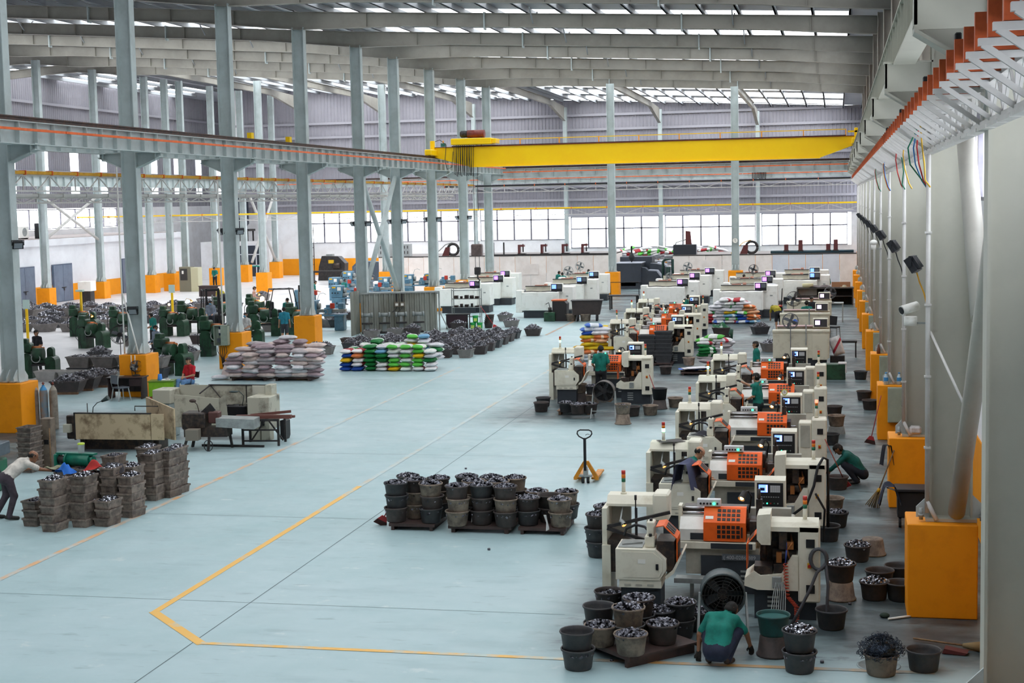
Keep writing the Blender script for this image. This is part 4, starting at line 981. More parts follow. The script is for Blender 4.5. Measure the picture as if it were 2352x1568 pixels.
for sp, lb, x, y, rz in (
    (wsA, 'white machine with plain front cover beside the central aisle, green pump in front', G(1222, 738).x, 82.6, 0),
    (wsA, 'white machine behind the plain-fronted one, left electric fan above it', G(1300, 715).x-0.4, 90.0, 0),
    (wsA, 'white machine nearest the slim column, right electric fan above it', G(1345, 690).x-0.3, 96.5, 0),
    (wsB, 'white machine with wavy black hose along its front, left of the mixed sack heap', G(1530, 712).x+0.15, 86.6, 0),
    (wsB, 'white machine behind the wavy-hose one, worker at its control screen', G(1570, 690).x, 93.6, 0),
    (wsB, 'last white machine on that line, near the white partition', G(1610, 672).x, 100.0, 0),
    (wsC, 'white machine right behind the mixed sack heap with looped hose', -5.05, 82.0, 0),
    (wsC, 'white machine behind the looped-hose one, lilac control screen', -5.0, 88.6, 0),
    (wsC, 'farthest white machine of the line under the clock column', -5.1, 95.5, 0),
    (wsB, 'white machine behind the grinding screen shelf with grey hood', G(1075, 710).x+0.2, 86.5, 0),
    (wsC, 'beige machine with grey side panel and purple screen at its right', G(1150, 690).x-0.2, 93.0, 0),
    (wsC, 'beige machine with tall side panel, purple screen high on its corner', G(1175, 672).x, 99.0, 0)):
    sp.place(lb, 'machine', (x, y, 0), rz, 'white machines of the far lines')
wsD = Spec('beige_machine'); w = 2.1
wsD.add('plinth', MB().box(-w/2+0.1, w/2-0.1, 0.1, 1.2, 0, 0.42), base_d)
b_ = wsD.add('front_cover', MB().box(-w/2, w/2, 0, 0.35, 0.4, 1.45, 0.02).box(-w/2-0.02, w/2+0.02, -0.03, 0.4, 1.38, 1.47, 0.01), mat('machine_cream', 'd3cdb8', 0.5, col2='9c927a', scale=2.4, amt=0.6, contrast=(0.52, 0.72)))
cream = MATS['machine_cream']
wsD.add('cover_panel', MB().box(-w/2+0.25, w*0.1, -0.012, 0, 0.55, 1.3, 0.004), cream, b_)
wsD.add('cabinet_door', MB().box(w*0.2, w/2-0.06, -0.015, 0, 0.35, 1.3, 0.004), cream, b_)
wsD.add('support_bar', MB().box(w*0.08, w*0.1, -0.06, -0.03, 0.9, 1.7), galv)
wsD.add('well', MB().box(-w/2+0.1, w/2-0.2, 0.4, 1.3, 0.4, 1.15), oil)
wsD.add('back_cover', MB().box(-w/2+0.1, w/2, 1.3, 1.6, 0.4, 1.5, 0.02), cream)
wsD.add('back_worktop', MB().box(-w/2+0.1, w/2-0.1, 1.2, 1.7, 1.5, 1.53), mat('work_cloth_pink', 'b89a98', 0.7))
cp = wsD.add('control_panel', MB().box(w/2-0.62, w/2-0.05, 0.9, 1.1, 1.48, 1.85, 0.02), beige)
wsD.add('panel_face', MB().box(w/2-0.58, w/2-0.09, 0.89, 0.9, 1.52, 1.81), mat('panel_dark', '3c3a40', 0.4), cp)
wsD.add('screen', MB().box(w/2-0.53, w/2-0.36, 0.882, 0.89, 1.6, 1.76), glow('screen_pink', 'e8c8ff', 1.8), cp, 'pale lilac screen')
for lb, x, y in (('large cream machine by the right wall, blue-capped worker behind it', -1.32, 57.6), ('cream machine behind the blue-capped worker, purple screen', -1.35, 66.0), ('cream machine next behind, bottle of green drink on it', -1.3, 73.5)):
    wsD.place(lb, 'machine', (x, y, 0), 0, 'cream machines by the right wall')
for lb, x, y in (('white machine behind the long dark workbench, screen with two lit windows', -2.2, 92.5), ('farthest white machine on the right, black cowl on its panel', -2.3, 99.0)):
    wsA.place(lb, 'machine', (x, y, 0), 0, 'white machines of the far lines')
# tubs, boxes, crates, pallets, sacks
ORD = ['bottom', 'second', 'third', 'fourth', 'fifth', 'sixth', 'seventh', 'eighth', 'ninth', 'tenth', 'eleventh', 'twelfth']
NTH = ['first', 'second', 'third', 'fourth', 'fifth', 'sixth', 'seventh', 'eighth', 'ninth', 'tenth', 'eleventh', 'twelfth', 'thirteenth', 'fourteenth']
def level(k, n):
    if n == 1: return ''
    return 'top' if k == n-1 else ('bottom' if k == 0 else ('middle' if n == 3 else ORD[k]+' from the bottom'))
tub_br = mat('tub_brown', '4d4340', 0.6, col2='34302f', scale=6, amt=0.7, rnd=0.2)
tub_du = mat('tub_dusty', '8f7f70', 0.7, col2='574a42', scale=5, amt=0.8, rnd=0.12)
tub_bk = mat('tub_charcoal', '38383b', 0.55, col2='55504c', scale=7, amt=0.4, rnd=0.15)
tub_gn = mat('tub_green', '1f4f4c', 0.5, col2='2c2c2c', scale=5, amt=0.5)
nutm   = mat('steel_blanks', '5e5e66', 0.35, 0.75, rnd=0.1)
nutb   = mat('bright_blanks', 'b9bac2', 0.25, 0.9, rnd=0.05)
barm   = mat('forged_bars', '6b6a70', 0.4, 0.6, col2='3c3a3c', scale=20, amt=0.6)
swarfm = mat('swarf_blue', '39424f', 0.3, 0.8)
nut_lit = mat('blank_sparkle_bright', 'b4b4bc', 0.35, 0.6); nut_mid = mat('blank_sparkle_mid', '8e8e97', 0.35, 0.65); nut_dk = mat('blank_sparkle_dark', '4a4a50', 0.4, 0.7)  # second tone on random pieces paints the sparkle of the heaps
def _mesh2(self, m): return self.mesh('metal_parts', m, nut_mid if m is nutm else (nut_dk if m is nutb else nut_lit), self.mi)
MB.mesh2 = _mesh2
def heap(R, H, n, size, seed, kind='nut', rect=None, base=True):
    rd = random.Random(seed); mb = MB(); mi = []
    if base:
        if rect:
            a, b_ = rect; vs = []; N_ = 6
            for i in range(N_+1):
                for j in range(N_+1):
                    u, v = i/N_*2-1, j/N_*2-1
                    vs.append((u*a, v*b_, H*(1-u*u)*(1-v*v)+0.01*rd.uniform(-1, 1)))
            mb.add(vs, [(i*(N_+1)+j, (i+1)*(N_+1)+j, (i+1)*(N_+1)+j+1, i*(N_+1)+j+1) for i in range(N_) for j in range(N_)])
        else:
            mb.lathe([(R, 0), (R*0.75, H*0.5), (R*0.4, H*0.85), (0.001, H)], 14)
    mi += [0]*len(mb.f)
    for i in range(n):
        if rect:
            u, v = rd.uniform(-1, 1), rd.uniform(-1, 1); x, y = u*rect[0]*0.97, v*rect[1]*0.97; z = H*(1-u*u)*(1-v*v)
        else:
            t = rd.uniform(0, 2*PI); q = math.sqrt(rd.random())*0.97; x, y = R*q*math.cos(t), R*q*math.sin(t); z = H*(1-q*q)
        z += rd.uniform(0, size*0.8)
        d = Vector((rd.gauss(0, 1), rd.gauss(0, 1), rd.gauss(0, 0.8))).normalized()
        p = Vector((x, y, z))
        if kind == 'nut':
            s = size*rd.uniform(0.8, 1.15); mb.cyl(p-d*s*0.6, p+d*s*0.6, s*0.55, n=6, caps=False, smooth=False)
        elif kind == 'bar':
            s = size*rd.uniform(0.7, 1.3); mb.bar(p-d*s, p+d*s, s*0.42)
        elif kind == 'ring':
            s = size*rd.uniform(0.8, 1.1); mb.cyl(p-d*s*0.35, p+d*s*0.35, s*0.62, n=7, caps=False, smooth=False)
        mi += [1 if rd.random() < 0.38 else 0]*(len(mb.f)-len(mi))
    mb.mi = mi
    return mb
def tub_mesh(m, r=0.24, h=0.30):
    pr = [(0.001, 0), (r*0.74, 0), (r*0.80, 0.02), (r*0.93, h-0.045), (r*1.0, h-0.035), (r*1.03, h-0.015), (r*1.0, h), (r*0.94, h-0.01), (r*0.90, h-0.06), (r*0.76, 0.03), (0.001, 0.025)]
    return MB().lathe(pr, 22).mesh('tub_shell', m)
SHELL = {k: tub_mesh(m) for k, m in (('br', tub_br), ('du', tub_du), ('bk', tub_bk), ('gn', tub_gn))}
FILL = {'nut': [heap(0.215, 0.06, 150, 0.042, s, 'nut').mesh2(nutm) for s in (1, 2, 3)],
        'low': [heap(0.21, 0.03, 120, 0.042, s, 'nut').mesh2(nutm) for s in (4, 5)],
        'ring': [heap(0.215, 0.09, 170, 0.042, s, 'ring').mesh2(nutb) for s in (6, 7)]}
TUBW = {'br': 'dark brown', 'du': 'dusty brown', 'bk': 'charcoal', 'gn': 'dark green'}
_tn = [0]
def tub(loc, label, c='br', fill=None, group='round plastic tubs', flip=False, s=1.0):
    _tn[0] += 1; k = _tn[0]
    r = root('round_tub', label, 'tub', loc, (0, 0, k*1.3) if not flip else (PI, 0, 0), group)
    if flip: r.location.z += 0.30*s
    r.scale = (s, s, s)
    link('tub_shell', SHELL[c], r)
    if fill:
        f = FILL[fill]; link('metal_parts', f[k % len(f)], r, loc=(0, 0, 0.245 if fill != 'low' else 0.2), kind='stuff')
    return r
def stack(x, y, z, n, where, cols, topfill='nut', step=0.25, group='round plastic tubs'):
    for k in range(n):
        c = cols[k % len(cols)]
        top = (k == n-1)
        f = topfill if top else 'low'
        lv = level(k, n)
        tub((x+0.012*math.sin(k*3+x), y+0.012*math.cos(k*2+y), z+k*step), ('%s tub%s %s' % (TUBW[c], (', '+lv.replace(' from the bottom', '')+' one') if lv else '', where)), c, f, group)
# steel pallets
def pallet_spec(name, w, d, h, m, slats=None):
    S = Spec(name)
    if slats:
        sm = MB().box(-w/2, w/2, 0, d/slats*0.82, h-0.022, h, 0.003).mesh('slat', m)
        for i in range(slats): S.add('slat', sm, None, None, None, (0, -d/2+i*d/slats, 0))
    else: S.add('deck', MB().box(-w/2, w/2, -d/2, d/2, h-0.03, h), m); S.add('deck_rim', MB().box(-w/2, w/2, -d/2-0.01, -d/2, h-0.06, h), m); S.add('deck_rim', MB().box(-w/2, w/2, d/2, d/2+0.01, h-0.06, h), m)
    for sx in (-1, 1):
        S.add('runner', MB().box(sx*w*0.42-0.03, sx*w*0.42+0.03, -d/2, d/2, 0, h-0.03) if not slats else MB().box(sx*w*0.42-0.04, sx*w*0.42+0.04, -d/2, d/2, 0, h-0.022), m)
    return S
plm = mat('pallet_steel', '4c3a36', 0.6, col2='2c2624', scale=4, amt=0.6)
plw = mat('pallet_wood', '7a5c46', 0.75, col2='4a382c', scale=5, amt=0.7)
pS = pallet_spec('steel_pallet', 0.95, 1.05, 0.14, plm)
pW = pallet_spec('wooden_pallet', 1.05, 0.9, 0.13, plw, 6)
def zpx(xz, yz, o, s): return (o[0]+xz/s, o[1]+yz/s)
O2 = (840, 960); S2 = 4.2
def rimpos(xz, yz, o, s, zr):
    return G(*zpx(xz, yz, o, s), zr)
sets = [('left', [(300, 612, 3, 'front left'), (630, 622, 3, 'front right'), (485, 585, 3, 'centre'), (410, 548, 3, 'back left'), (692, 572, 3, 'back right')], ['br', 'du', 'br']),
        ('middle', [(885, 645, 3, 'front left'), (1115, 632, 3, 'front centre'), (1345, 650, 3, 'front right'), (1045, 600, 3, 'inner left'), (1275, 598, 3, 'inner right'), (980, 552, 3, 'back left'), (1215, 562, 3, 'back centre'), (1440, 566, 3, 'back right')], ['du', 'bk', 'bk']),
        ('right', [(1570, 758, 2, 'front left'), (1873, 775, 2, 'front right'), (1765, 732, 2, 'centre'), (1650, 698, 2, 'back left'), (1937, 702, 2, 'back right')], ['du', 'bk'])]
colpick = [['br', 'du', 'br'], ['bk', 'du', 'du'], ['br', 'bk', 'du'], ['du', 'br', 'bk'], ['br', 'bk', 'bk'], ['bk', 'br', 'du'], ['du', 'du', 'br'], ['br', 'br', 'bk']]
def relax(P, d=0.485):
    P = [list(p) for p in P]
    for it in range(60):
        for i in range(len(P)):
            for j in range(i):
                dx, dy = P[i][0]-P[j][0], P[i][1]-P[j][1]; q = math.hypot(dx, dy) or 0.01
                if q < d:
                    k = (d-q)/q*0.5
                    P[i][0] += dx*k*0.4; P[i][1] += dy*k; P[j][0] -= dx*k*0.4; P[j][1] -= dy*k
    return P
for nm, lst, _c in sets:
    P = []
    for (xz, yz, n, wh) in lst:
        p = rimpos(xz, yz, O2, S2, 0.14+0.25*(n-1)+0.30); P.append((p.x, p.y, n, wh))
    P = relax(P)
    cx = (min(p[0] for p in P)+max(p[0] for p in P))/2; cy = (min(p[1] for p in P)+max(p[1] for p in P))/2
    pS.place('brown steel pallet under the %s group of tubs on the open floor' % nm, 'pallet', (cx, cy, 0), 0, 'steel pallets', (1.0 if nm != 'middle' else 1.35, 1.15, 1))
    for j, (x, y, n, wh) in enumerate(P):
        stack(x, y, 0.14, n, 'of the %s stack on the %s floor pallet' % (wh, nm), colpick[(j+len(nm)) % 8][:n], None if (nm == 'right' and wh == 'centre') else 'nut', group='tubs of steel blanks on the three floor pallets')
ragw = mat('rag_white', 'cdc9c8', 0.8, col2='9a9088', scale=8, amt=0.5)
def rag(name, label, loc, sx, sy, h, m, seed, cat='cloth', drape=0.0, n=10):
    rd = random.Random(seed); vs = []; ph = [rd.uniform(0, 6) for _ in range(6)]
    for i in range(n+1):
        for j in range(n+1):
            u, v = i/n*2-1, j/n*2-1
            z = h*(0.5+0.5*math.sin(3*u+ph[0]+2*v))*(0.5+0.5*math.sin(4*v+ph[1]-u))*(1-0.6*max(abs(u), abs(v)))+0.01
            z -= drape*max(0, abs(u)-0.45)**1.3*2
            vs.append((u*sx*(1+0.12*math.sin(5*v+ph[2])), v*sy*(1+0.12*math.sin(4*u+ph[3])), z))
    mb = MB().add(vs, [(i*(n+1)+j, (i+1)*(n+1)+j, (i+1)*(n+1)+j+1, i*(n+1)+j+1) for i in range(n) for j in range(n)], True)
    o = one(name, mb, m, label, cat, loc=loc, rot=rd.uniform(-0.5, 0.5)); return o
p = rimpos(1110, 960, O2, S2, 0.2)
one('torn_bag', MB().prism([(-0.12, -0.12), (-0.1, 0.1), (0.02, 0.06), (0.14, 0.12), (0.16, 0.02), (0.06, -0.04), (0.02, -0.1), (-0.06, -0.02)], 'y', -0.015, 0.015), ragw, 'torn white bag between the front tubs of the middle pallet', 'bag', loc=(p.x, p.y-0.32, 0.28), rot=0.1)
p = rimpos(1770, 1000, O2, S2, 0.2)
one('torn_bag', MB().prism([(-0.05, 0.2), (0.0, 0.05), (-0.01, -0.12), (0.06, -0.08), (0.03, 0.05), (0.0, 0.2)], 'y', -0.012, 0.012), ragw, 'strip of white bag hanging at the right pallet', 'bag', loc=(p.x, p.y-0.3, 0.2))
def broom(label, loc, rot, m_head, m_handle, L=1.2, w=0.28):
    S = Spec('broom')
    S.add('handle', MB().cyl((0, 0, 0.1), (0, 0, L), 0.012, n=8), m_handle)
    S.add('broom_cap', MB().prism([(-0.05, 0.2), (0.05, 0.2), (w/2*0.7, 0.1), (-w/2*0.7, 0.1)], 'y', -0.025, 0.025), m_handle)
    S.add('bristles', MB().prism([(-w/2*0.7, 0.1), (w/2*0.7, 0.1), (w/2, 0), (-w/2, 0)], 'y', -0.03, 0.03), m_head)
    return S.place(label, 'broom', loc, rot)
redp = mat('broom_red', 'a03034', 0.5); bris = mat('bristle_dark', '3a2422', 0.9)
p = G(873, 1206); broom('small red broom leaning at the left floor pallet', (p.x, p.y, 0.01), (0, 0.5, 0.3), bris, redp, 1.0, 0.3)
# yellow pallet jack
S = Spec('pallet_jack'); pj = mat('jack_orange', 'd88a1a', 0.45, col2='8a5a20', scale=6, amt=0.5)
S.add('fork', MB().box(-0.27, -0.11, 0.0, 1.1, 0.06, 0.11, 0.01), pj); S.add('fork', MB().box(0.11, 0.27, 0.0, 1.1, 0.06, 0.11, 0.01), pj)
S.add('fork_housing', MB().prism([(-0.29, 0.06), (-0.22, 0.06), (-0.02, 0.42), (0.02, 0.42), (0.22, 0.06), (0.29, 0.06), (0.29, 0.12), (0.06, 0.5), (-0.06, 0.5), (-0.29, 0.12)], 'y', -0.08, 0.0), pj)
S.add('cross_plate', MB().box(-0.15, 0.15, -0.2, -0.05, 0.15, 0.19), galv)
S.add('hydraulic_pump', MB().cyl((0, -0.12, 0.12), (0, -0.12, 0.38), 0.05, n=12).box(-0.05, 0.05, -0.18, -0.06, 0.14, 0.3), galv)
for sx in (-0.06, 0.06):
    S.add('steer_wheel', MB().cyl((sx-0.028, -0.14, 0.09), (sx+0.028, -0.14, 0.09), 0.09, n=16), blackr)
    S.add('wheel_hub', MB().cyl((sx-0.032, -0.14, 0.09), (sx+0.032, -0.14, 0.09), 0.05, n=12), mat('hub_cream', 'c8c0a8', 0.5))
S.add('handle_shaft', MB().box(-0.03, 0.03, -0.22, -0.17, 0.3, 1.06), black)
S.add('handle_loop', MB().tube([(0, -0.2, 1.03), (-0.13, -0.21, 1.1), (-0.17, -0.21, 1.16), (-0.16, -0.21, 1.22), (-0.1, -0.21, 1.25), (0.1, -0.21, 1.25), (0.16, -0.21, 1.22), (0.17, -0.21, 1.16), (0.13, -0.21, 1.1), (0, -0.2, 1.03)], 0.016, 8), black)
S.add('release_lever', MB().tube([(0.02, -0.21, 1.13), (0.08, -0.22, 1.16), (0.12, -0.22, 1.14)], 0.007, 5), black)
p = G(1344, 1110); S.place('yellow hand pallet jack with upright black handle on the open floor', 'pallet jack', (p.x, p.y+0.2, 0), 0.02)
# near pallet of tubs beside the crouching man
O6 = (1330, 1120); S6 = 3.7333
near = 'tubs around the nearest lathe'
def rp6(x, y, z): return rimpos(x, y, O6, S6, z)
pc = rp6(455, 1380, 0.0)
_l, _f2, _r2 = G(1354, 1480, 0.17), G(1438, 1513, 0.17), G(1552, 1466, 0.17)
_e1, _e2 = _f2-_l, _r2-_f2
S = pallet_spec('steel_pallet', _e1.length+0.35, _e2.length, 0.17, plm); _c = (_l+_r2)/2
S.place('brown steel pallet loaded with tubs in front of the nearest lathe', 'pallet', (_c.x+0.06, _c.y+0.1, 0), math.atan2(_e1.y, _e1.x), 'steel pallets')
def put6(x, y, base, n, where, cols, fill='nut', group=near):
    p = rp6(x, y, base+0.25*(n-1)+0.30); stack(p.x, p.y, base, n, where, cols, fill, group=group)
put6(445, 1240, 0.17, 1, 'with steel blanks, front of the near pallet', ['du'])
put6(185, 1165, 0.17, 1, 'with steel blanks, left corner of the near pallet', ['du'])
put6(720, 1150, 0.17, 1, 'with steel blanks, right corner of the near pallet', ['br'])
put6(423, 1012, 0.17, 2, 'in the middle of the near pallet', ['bk', 'du'])
put6(510, 932, 0.17, 2, 'at the back of the near pallet below the cabinet', ['bk', 'br'])
put6(865, 970, 0.0, 2, 'left of the drum fan beside the near pallet', ['bk', 'bk'])
put6(690, 1035, 0.17, 1, 'half hidden behind the near pallet stacks', ['bk'])
put6(1010, 1045, 0.0, 1, 'half hidden directly beside the drum fan', ['br'])
put6(255, 875, 0.0, 1, 'with curly swarf under the nearest lathe cabinet', ['br'], 'low')
put6(172, 1000, 0.0, 2, 'empty, left of the near pallet', ['bk', 'bk'], None)
p = rp6(-60, 1200, 0.3);
put6(-15, 1215, 0.0, 2, 'empty, farthest left on the floor by the near pallet', ['bk', 'bk'], None)
put6(160, 218, 0.0, 3, 'left of the nearest lathe hopper', ['bk', 'bk', 'br'])
put6(225, 150, 0.0, 3, 'behind the left hopper of the nearest lathe', ['br', 'bk', 'br'])
p = rp6(1665, 1078, 0.6); tub((p.x, p.y, 0), 'upturned dusty tub carrying the green tub of coolant', 'br', None, near, True); tub((p.x, p.y, 0.302), 'dark green tub of coolant under the hanging pipes', 'gn', None, near)
one('coolant_surface', MB().disc((0, 0, 0), 0.215, 20), mat('coolant', '3f6a68', 0.15, spec=0.6), 'blue-green coolant filling the green tub', 'liquid', loc=(p.x, p.y, 0.302+0.25))
p = rp6(1890, 1205, 0.6); tub((p.x, p.y, 0), 'lower charcoal tub of bright rings right of the green tub', 'bk', 'low', near); tub((p.x, p.y, 0.29), 'upper charcoal tub heaped with bright rings right of the green tub', 'bk', 'ring', near)
# right aisle tubs
O7 = (1850, 1000); S7 = 2.761; ais = 'tubs in the right-hand aisle'
def rp7(x, y, z=0.3): return rimpos(x, y, O7, S7, z)
p = rp7(330, 688); tub(p-Vector((0, 0, 0.3)), 'brown tub with a few bright rings in the aisle beside an upturned tub', 'br', 'ring', ais)
p = rp7(425, 650); tub(p-Vector((0, 0, 0.3)), 'upturned dusty tub with ringed base in the aisle', 'du', None, ais, True)
p = rp7(225, 805, 0.6); tub((p.x, p.y, 0), 'upturned dusty tub under a tub of rings, right of the nearest gate', 'du', None, ais, True); tub((p.x, p.y, 0.302), 'brown tub heaped with bright rings standing on an upturned tub', 'br', 'ring', ais)
for (x, y, lb, c, f) in ((470, 848, 'empty brown tub nearest the pedestal, middle of three', 'br', None), (592, 818, 'empty charcoal tub against the nearest orange pedestal, rear one', 'bk', None), (437, 918, 'brown tub full of bright rings in front of the empty tubs', 'br', 'ring'),
        (603, 925, 'empty charcoal tub half hidden by the nearest orange pedestal, front one', 'bk', None), (165, 1095, 'charcoal tub in shadow beside the hose of the nearest gate', 'bk', None), (750, 1350, 'empty charcoal tub on the floor at the lower right', 'bk', None),
        (480, 1375, 'dusty tub under a mound of dark swarf on the manhole cover', 'du', None), (172, 390, 'dusty tub beside the second gate, below the squatting man', 'du', None), (196, 480, 'brown tub of bright parts beside the second gate', 'bk', 'nut'), (140, 565, 'empty charcoal tub behind the nearest gate top', 'bk', None),
        (205, 255, 'brown tub the squatting man leans over', 'br', None)):
    q = rp7(x, y); tub((q.x, q.y, 0), lb, c, f, ais)
O4 = (1540, 720); S4 = 4.9
for (x, y, lb, c, f, b) in ((2140, 645, 'charcoal tub beneath the green switch box of the third wall column', 'bk', None, 0), (2178, 868, 'brown tub by the red wire near the second wall column', 'br', None, 0), (2245, 968, 'charcoal tub just below the red wire tub', 'br', None, 0),
        (1845, 1035, 'dusty tub right of the fourth gate', 'br', None, 0), (1868, 1140, 'large dusty tub on an upturned box right of the third gate', 'du', None, 0.2), (1800, 1345, 'charcoal tub behind the second gate', 'bk', None, 0), (55, 945, 'dusty tub standing alone left of the third lathe hopper', 'du', None, 0)):
    q = rimpos(x, y, O4, S4, 0.3+b); tub((q.x, q.y, b), lb, c, f, ais)
q = rimpos(1868, 1290, O4, S4, 0.1); one('grey_crate', MB().prism([(-0.24, 0), (0.24, 0), (0.2, 0.195), (-0.2, 0.195)], 'y', -0.2, 0.2), galv, 'upturned grey box under the dusty tub by the third gate', 'box', loc=(rimpos(1868, 1140, O4, S4, 0.5).x, rimpos(1868, 1140, O4, S4, 0.5).y, 0))
rd = random.Random(5); mb = MB()
mb.ell((0, 0, 0.1), (0.2, 0.2, 0.13), 12, 8)
for i in range(420):
    t = rd.uniform(0, 2*PI); ph = rd.uniform(-0.3, PI/2); q = rd.uniform(0.85, 1.1); rr = 0.27 if rd.random() < 0.7 else 0.31
    c = Vector((rr*q*math.cos(ph)*math.cos(t), rr*q*math.cos(ph)*math.sin(t), 0.1+0.2*q*math.sin(ph)))
    a = Vector((rd.gauss(0, 1), rd.gauss(0, 1), rd.gauss(0, 1))).normalized(); b_ = a.orthogonal().normalized()
    s = rd.uniform(0.015, 0.035); mb.tube([c+a*(s*math.cos(k*1.1))+b_*(s*math.sin(k*1.1))+a.cross(b_)*(k*0.006) for k in range(6)], 0.004, 3)
q = rp7(480, 1375); o = one('swarf_mound', mb, swarfm, 'mound of curly blue-black steel swarf heaped on a dusty tub', 'swarf', loc=(q.x, q.y, 0.22), kind='stuff')
# tubs round the first lathe of the middle row
O3 = (1200, 700); S3 = 5.6; mid = 'tubs around the first lathe of the middle row'
pW.place('wooden slat pallet with tubs before the middle-row lathe', 'pallet', (G(1320, 950).x, G(1320, 950).y+0.2, 0), 0.05, 'wooden pallets')
for (x, y, lb, c, f, b) in ((240, 1248, 'dusty tub left of the middle-row lathe, front one', 'br', None, 0), (268, 1185, 'charcoal tub left of the middle-row lathe, rear one', 'bk', None, 0), (735, 1010, 'dusty tub between operator and cabinet of the middle-row lathe', 'du', 'low', 0.302), (905, 1035, 'charcoal tub heaped with dark blanks left of the middle drum fan', 'bk', 'nut', 0.28),
        (590, 1120, 'charcoal tub beside the middle-row cabinet base', 'bk', None, 0.0), (565, 1250, 'grey tub of parts at the left of the wooden pallet', 'bk', 'nut', 0.13), (712, 1272, 'dusty tub of parts in the centre of the wooden pallet', 'br', 'nut', 0.13), (868, 1265, 'brown tub of parts at the right of the wooden pallet', 'br', 'nut', 0.13),
        (1290, 1268, 'dusty tub on an upturned tub right of the middle drum fan', 'du', 'low', 0.3), (1415, 1300, 'brown tub behind the upturned tub by the middle gate', 'br', None, 0), (1645, 1288, 'dusty tub in front of the middle-row gate', 'du', None, 0), (1966, 1187, 'dusty tub standing alone right of the middle-row gate', 'du', None, 0)):
    q = rimpos(x, y, O3, S3, 0.3+b); tub((q.x, q.y, b), lb, c, f, mid)
q = rimpos(735, 1010, O3, S3, 0.602); tub((q.x, q.y, 0), 'upturned brown tub between operator and cabinet of the middle row', 'br', None, mid, True)
q = rimpos(905, 1035, O3, S3, 0.58); tub((q.x, q.y, 0), 'dusty tub below the heaped one left of the middle drum fan', 'du', None, mid)
q = rimpos(1290, 1268, O3, S3, 0.6); tub((q.x, q.y, 0), 'upturned dusty tub right of the middle drum fan', 'du', None, mid, True)
q = rimpos(1762, 1065, O3, S3, 0.66); tub((q.x, q.y, 0), 'upturned tub under the black bucket behind the middle gate', 'br', None, mid, True)
S = Spec('black_bucket'); S.add('bucket_shell', MB().lathe([(0.001, 0), (0.2, 0), (0.24, 0.33), (0.26, 0.34), (0.24, 0.35), (0.22, 0.32), (0.18, 0.03), (0.001, 0.03)], 20), black)
S.place('tall black bucket on an upturned tub behind the middle gate', 'bucket', (q.x, q.y, 0.302))
q = rimpos(2140, 680, O3, S3, 0.55); tub((q.x, q.y, 0.27), 'dusty tub standing on the flat stack of empty sacks', 'du', None, mid)
q = rimpos(1842, 785, O3, S3, 0.3); tub((q.x, q.y, 0), 'dusty tub left of the flat stack of empty sacks', 'br', None, mid)
# grey trapezoid stock boxes
box_g = mat('stock_box_grey', '857f7c', 0.6, col2='5d5856', scale=4, amt=0.5, rnd=0.15)
box_b = mat('stock_box_brown', '4a403f', 0.6, col2='322d2e', scale=4, amt=0.5, rnd=0.15)
box_k = mat('stock_box_charcoal', '454548', 0.5, col2='323235', scale=4, amt=0.4, rnd=0.1)
box_p = mat('stock_box_pale', 'b4b0ac', 0.65, col2='8c8782', scale=3, amt=0.5, rnd=0.06)
def trough_mesh(m, a=0.40, b=0.30, h=0.36):
    mb = MB(); k = 0.78; t = 0.02
    for (s0, s1, inn) in ((k, 1.0, False),):
        vs = [(-a*k, -b*k, 0.06), (a*k, -b*k, 0.06), (a*k, b*k, 0.06), (-a*k, b*k, 0.06), (-a, -b, h), (a, -b, h), (a, b, h), (-a, b, h),
              (-a+t, -b+t, h), (a-t, -b+t, h), (a-t, b-t, h), (-a+t, b-t, h), (-a*k+t, -b*k+t, 0.09), (a*k-t, -b*k+t, 0.09), (a*k-t, b*k-t, 0.09), (-a*k+t, b*k-t, 0.09)]
        fs = [(3, 2, 1, 0)]+[(i, (i+1) % 4, 4+(i+1) % 4, 4+i) for i in range(4)]+[(4+i, 4+(i+1) % 4, 8+(i+1) % 4, 8+i) for i in range(4)]+[(8+i, 8+(i+1) % 4, 12+(i+1) % 4, 12+i) for i in range(4)]+[(12, 13, 14, 15)]
        mb.add(vs, fs)
    mb.box(-a*0.76, a*0.76, -b*0.76, b*0.76, 0, 0.06)
    mb.box(-a-0.012, a+0.012, -b-0.012, -b+0.01, h-0.03, h+0.008).box(-a-0.012, a+0.012, b-0.01, b+0.012, h-0.03, h+0.008).box(-a-0.012, -a+0.01, -b, b, h-0.03, h+0.008).box(a-0.01, a+0.012, -b, b, h-0.03, h+0.008)
    return mb.mesh('box_shell', m)
TRO = {'g': trough_mesh(box_g), 'b': trough_mesh(box_b), 'k': trough_mesh(box_k), 'p': trough_mesh(box_p)}
TFIL = {'bar': [heap(0, 0.2, 260, 0.055, s, 'bar', (0.37, 0.27)).mesh2(barm) for s in (11, 12, 13)],
        'bright': [heap(0, 0.15, 220, 0.05, s, 'bar', (0.37, 0.27)).mesh2(nutb) for s in (14, 15)],
        'flat': [heap(0, 0.05, 120, 0.05, s, 'bar', (0.36, 0.26)).mesh2(barm) for s in (16,)]}
TW = {'g': 'grey', 'b': 'dark brown', 'k': 'charcoal', 'p': 'pale grey'}
_bn = [0]
def trough(x, y, label, c='g', fill='bar', z=0.0, rot=0.0, group='trapezoid stock boxes', s=1.0):
    _bn[0] += 1; k = _bn[0]
    r = root('stock_box', label, 'box', (x, y, z), rot, group); r.scale = s if hasattr(s, '__len__') else (s, s, s)
    link('box_shell', TRO[c], r)
    if fill: link('metal_parts', TFIL[fill][k % len(TFIL[fill])], r, loc=(0, 0, 0.31), kind='stuff', rot=(0, 0, PI*(k % 2)))
    return r
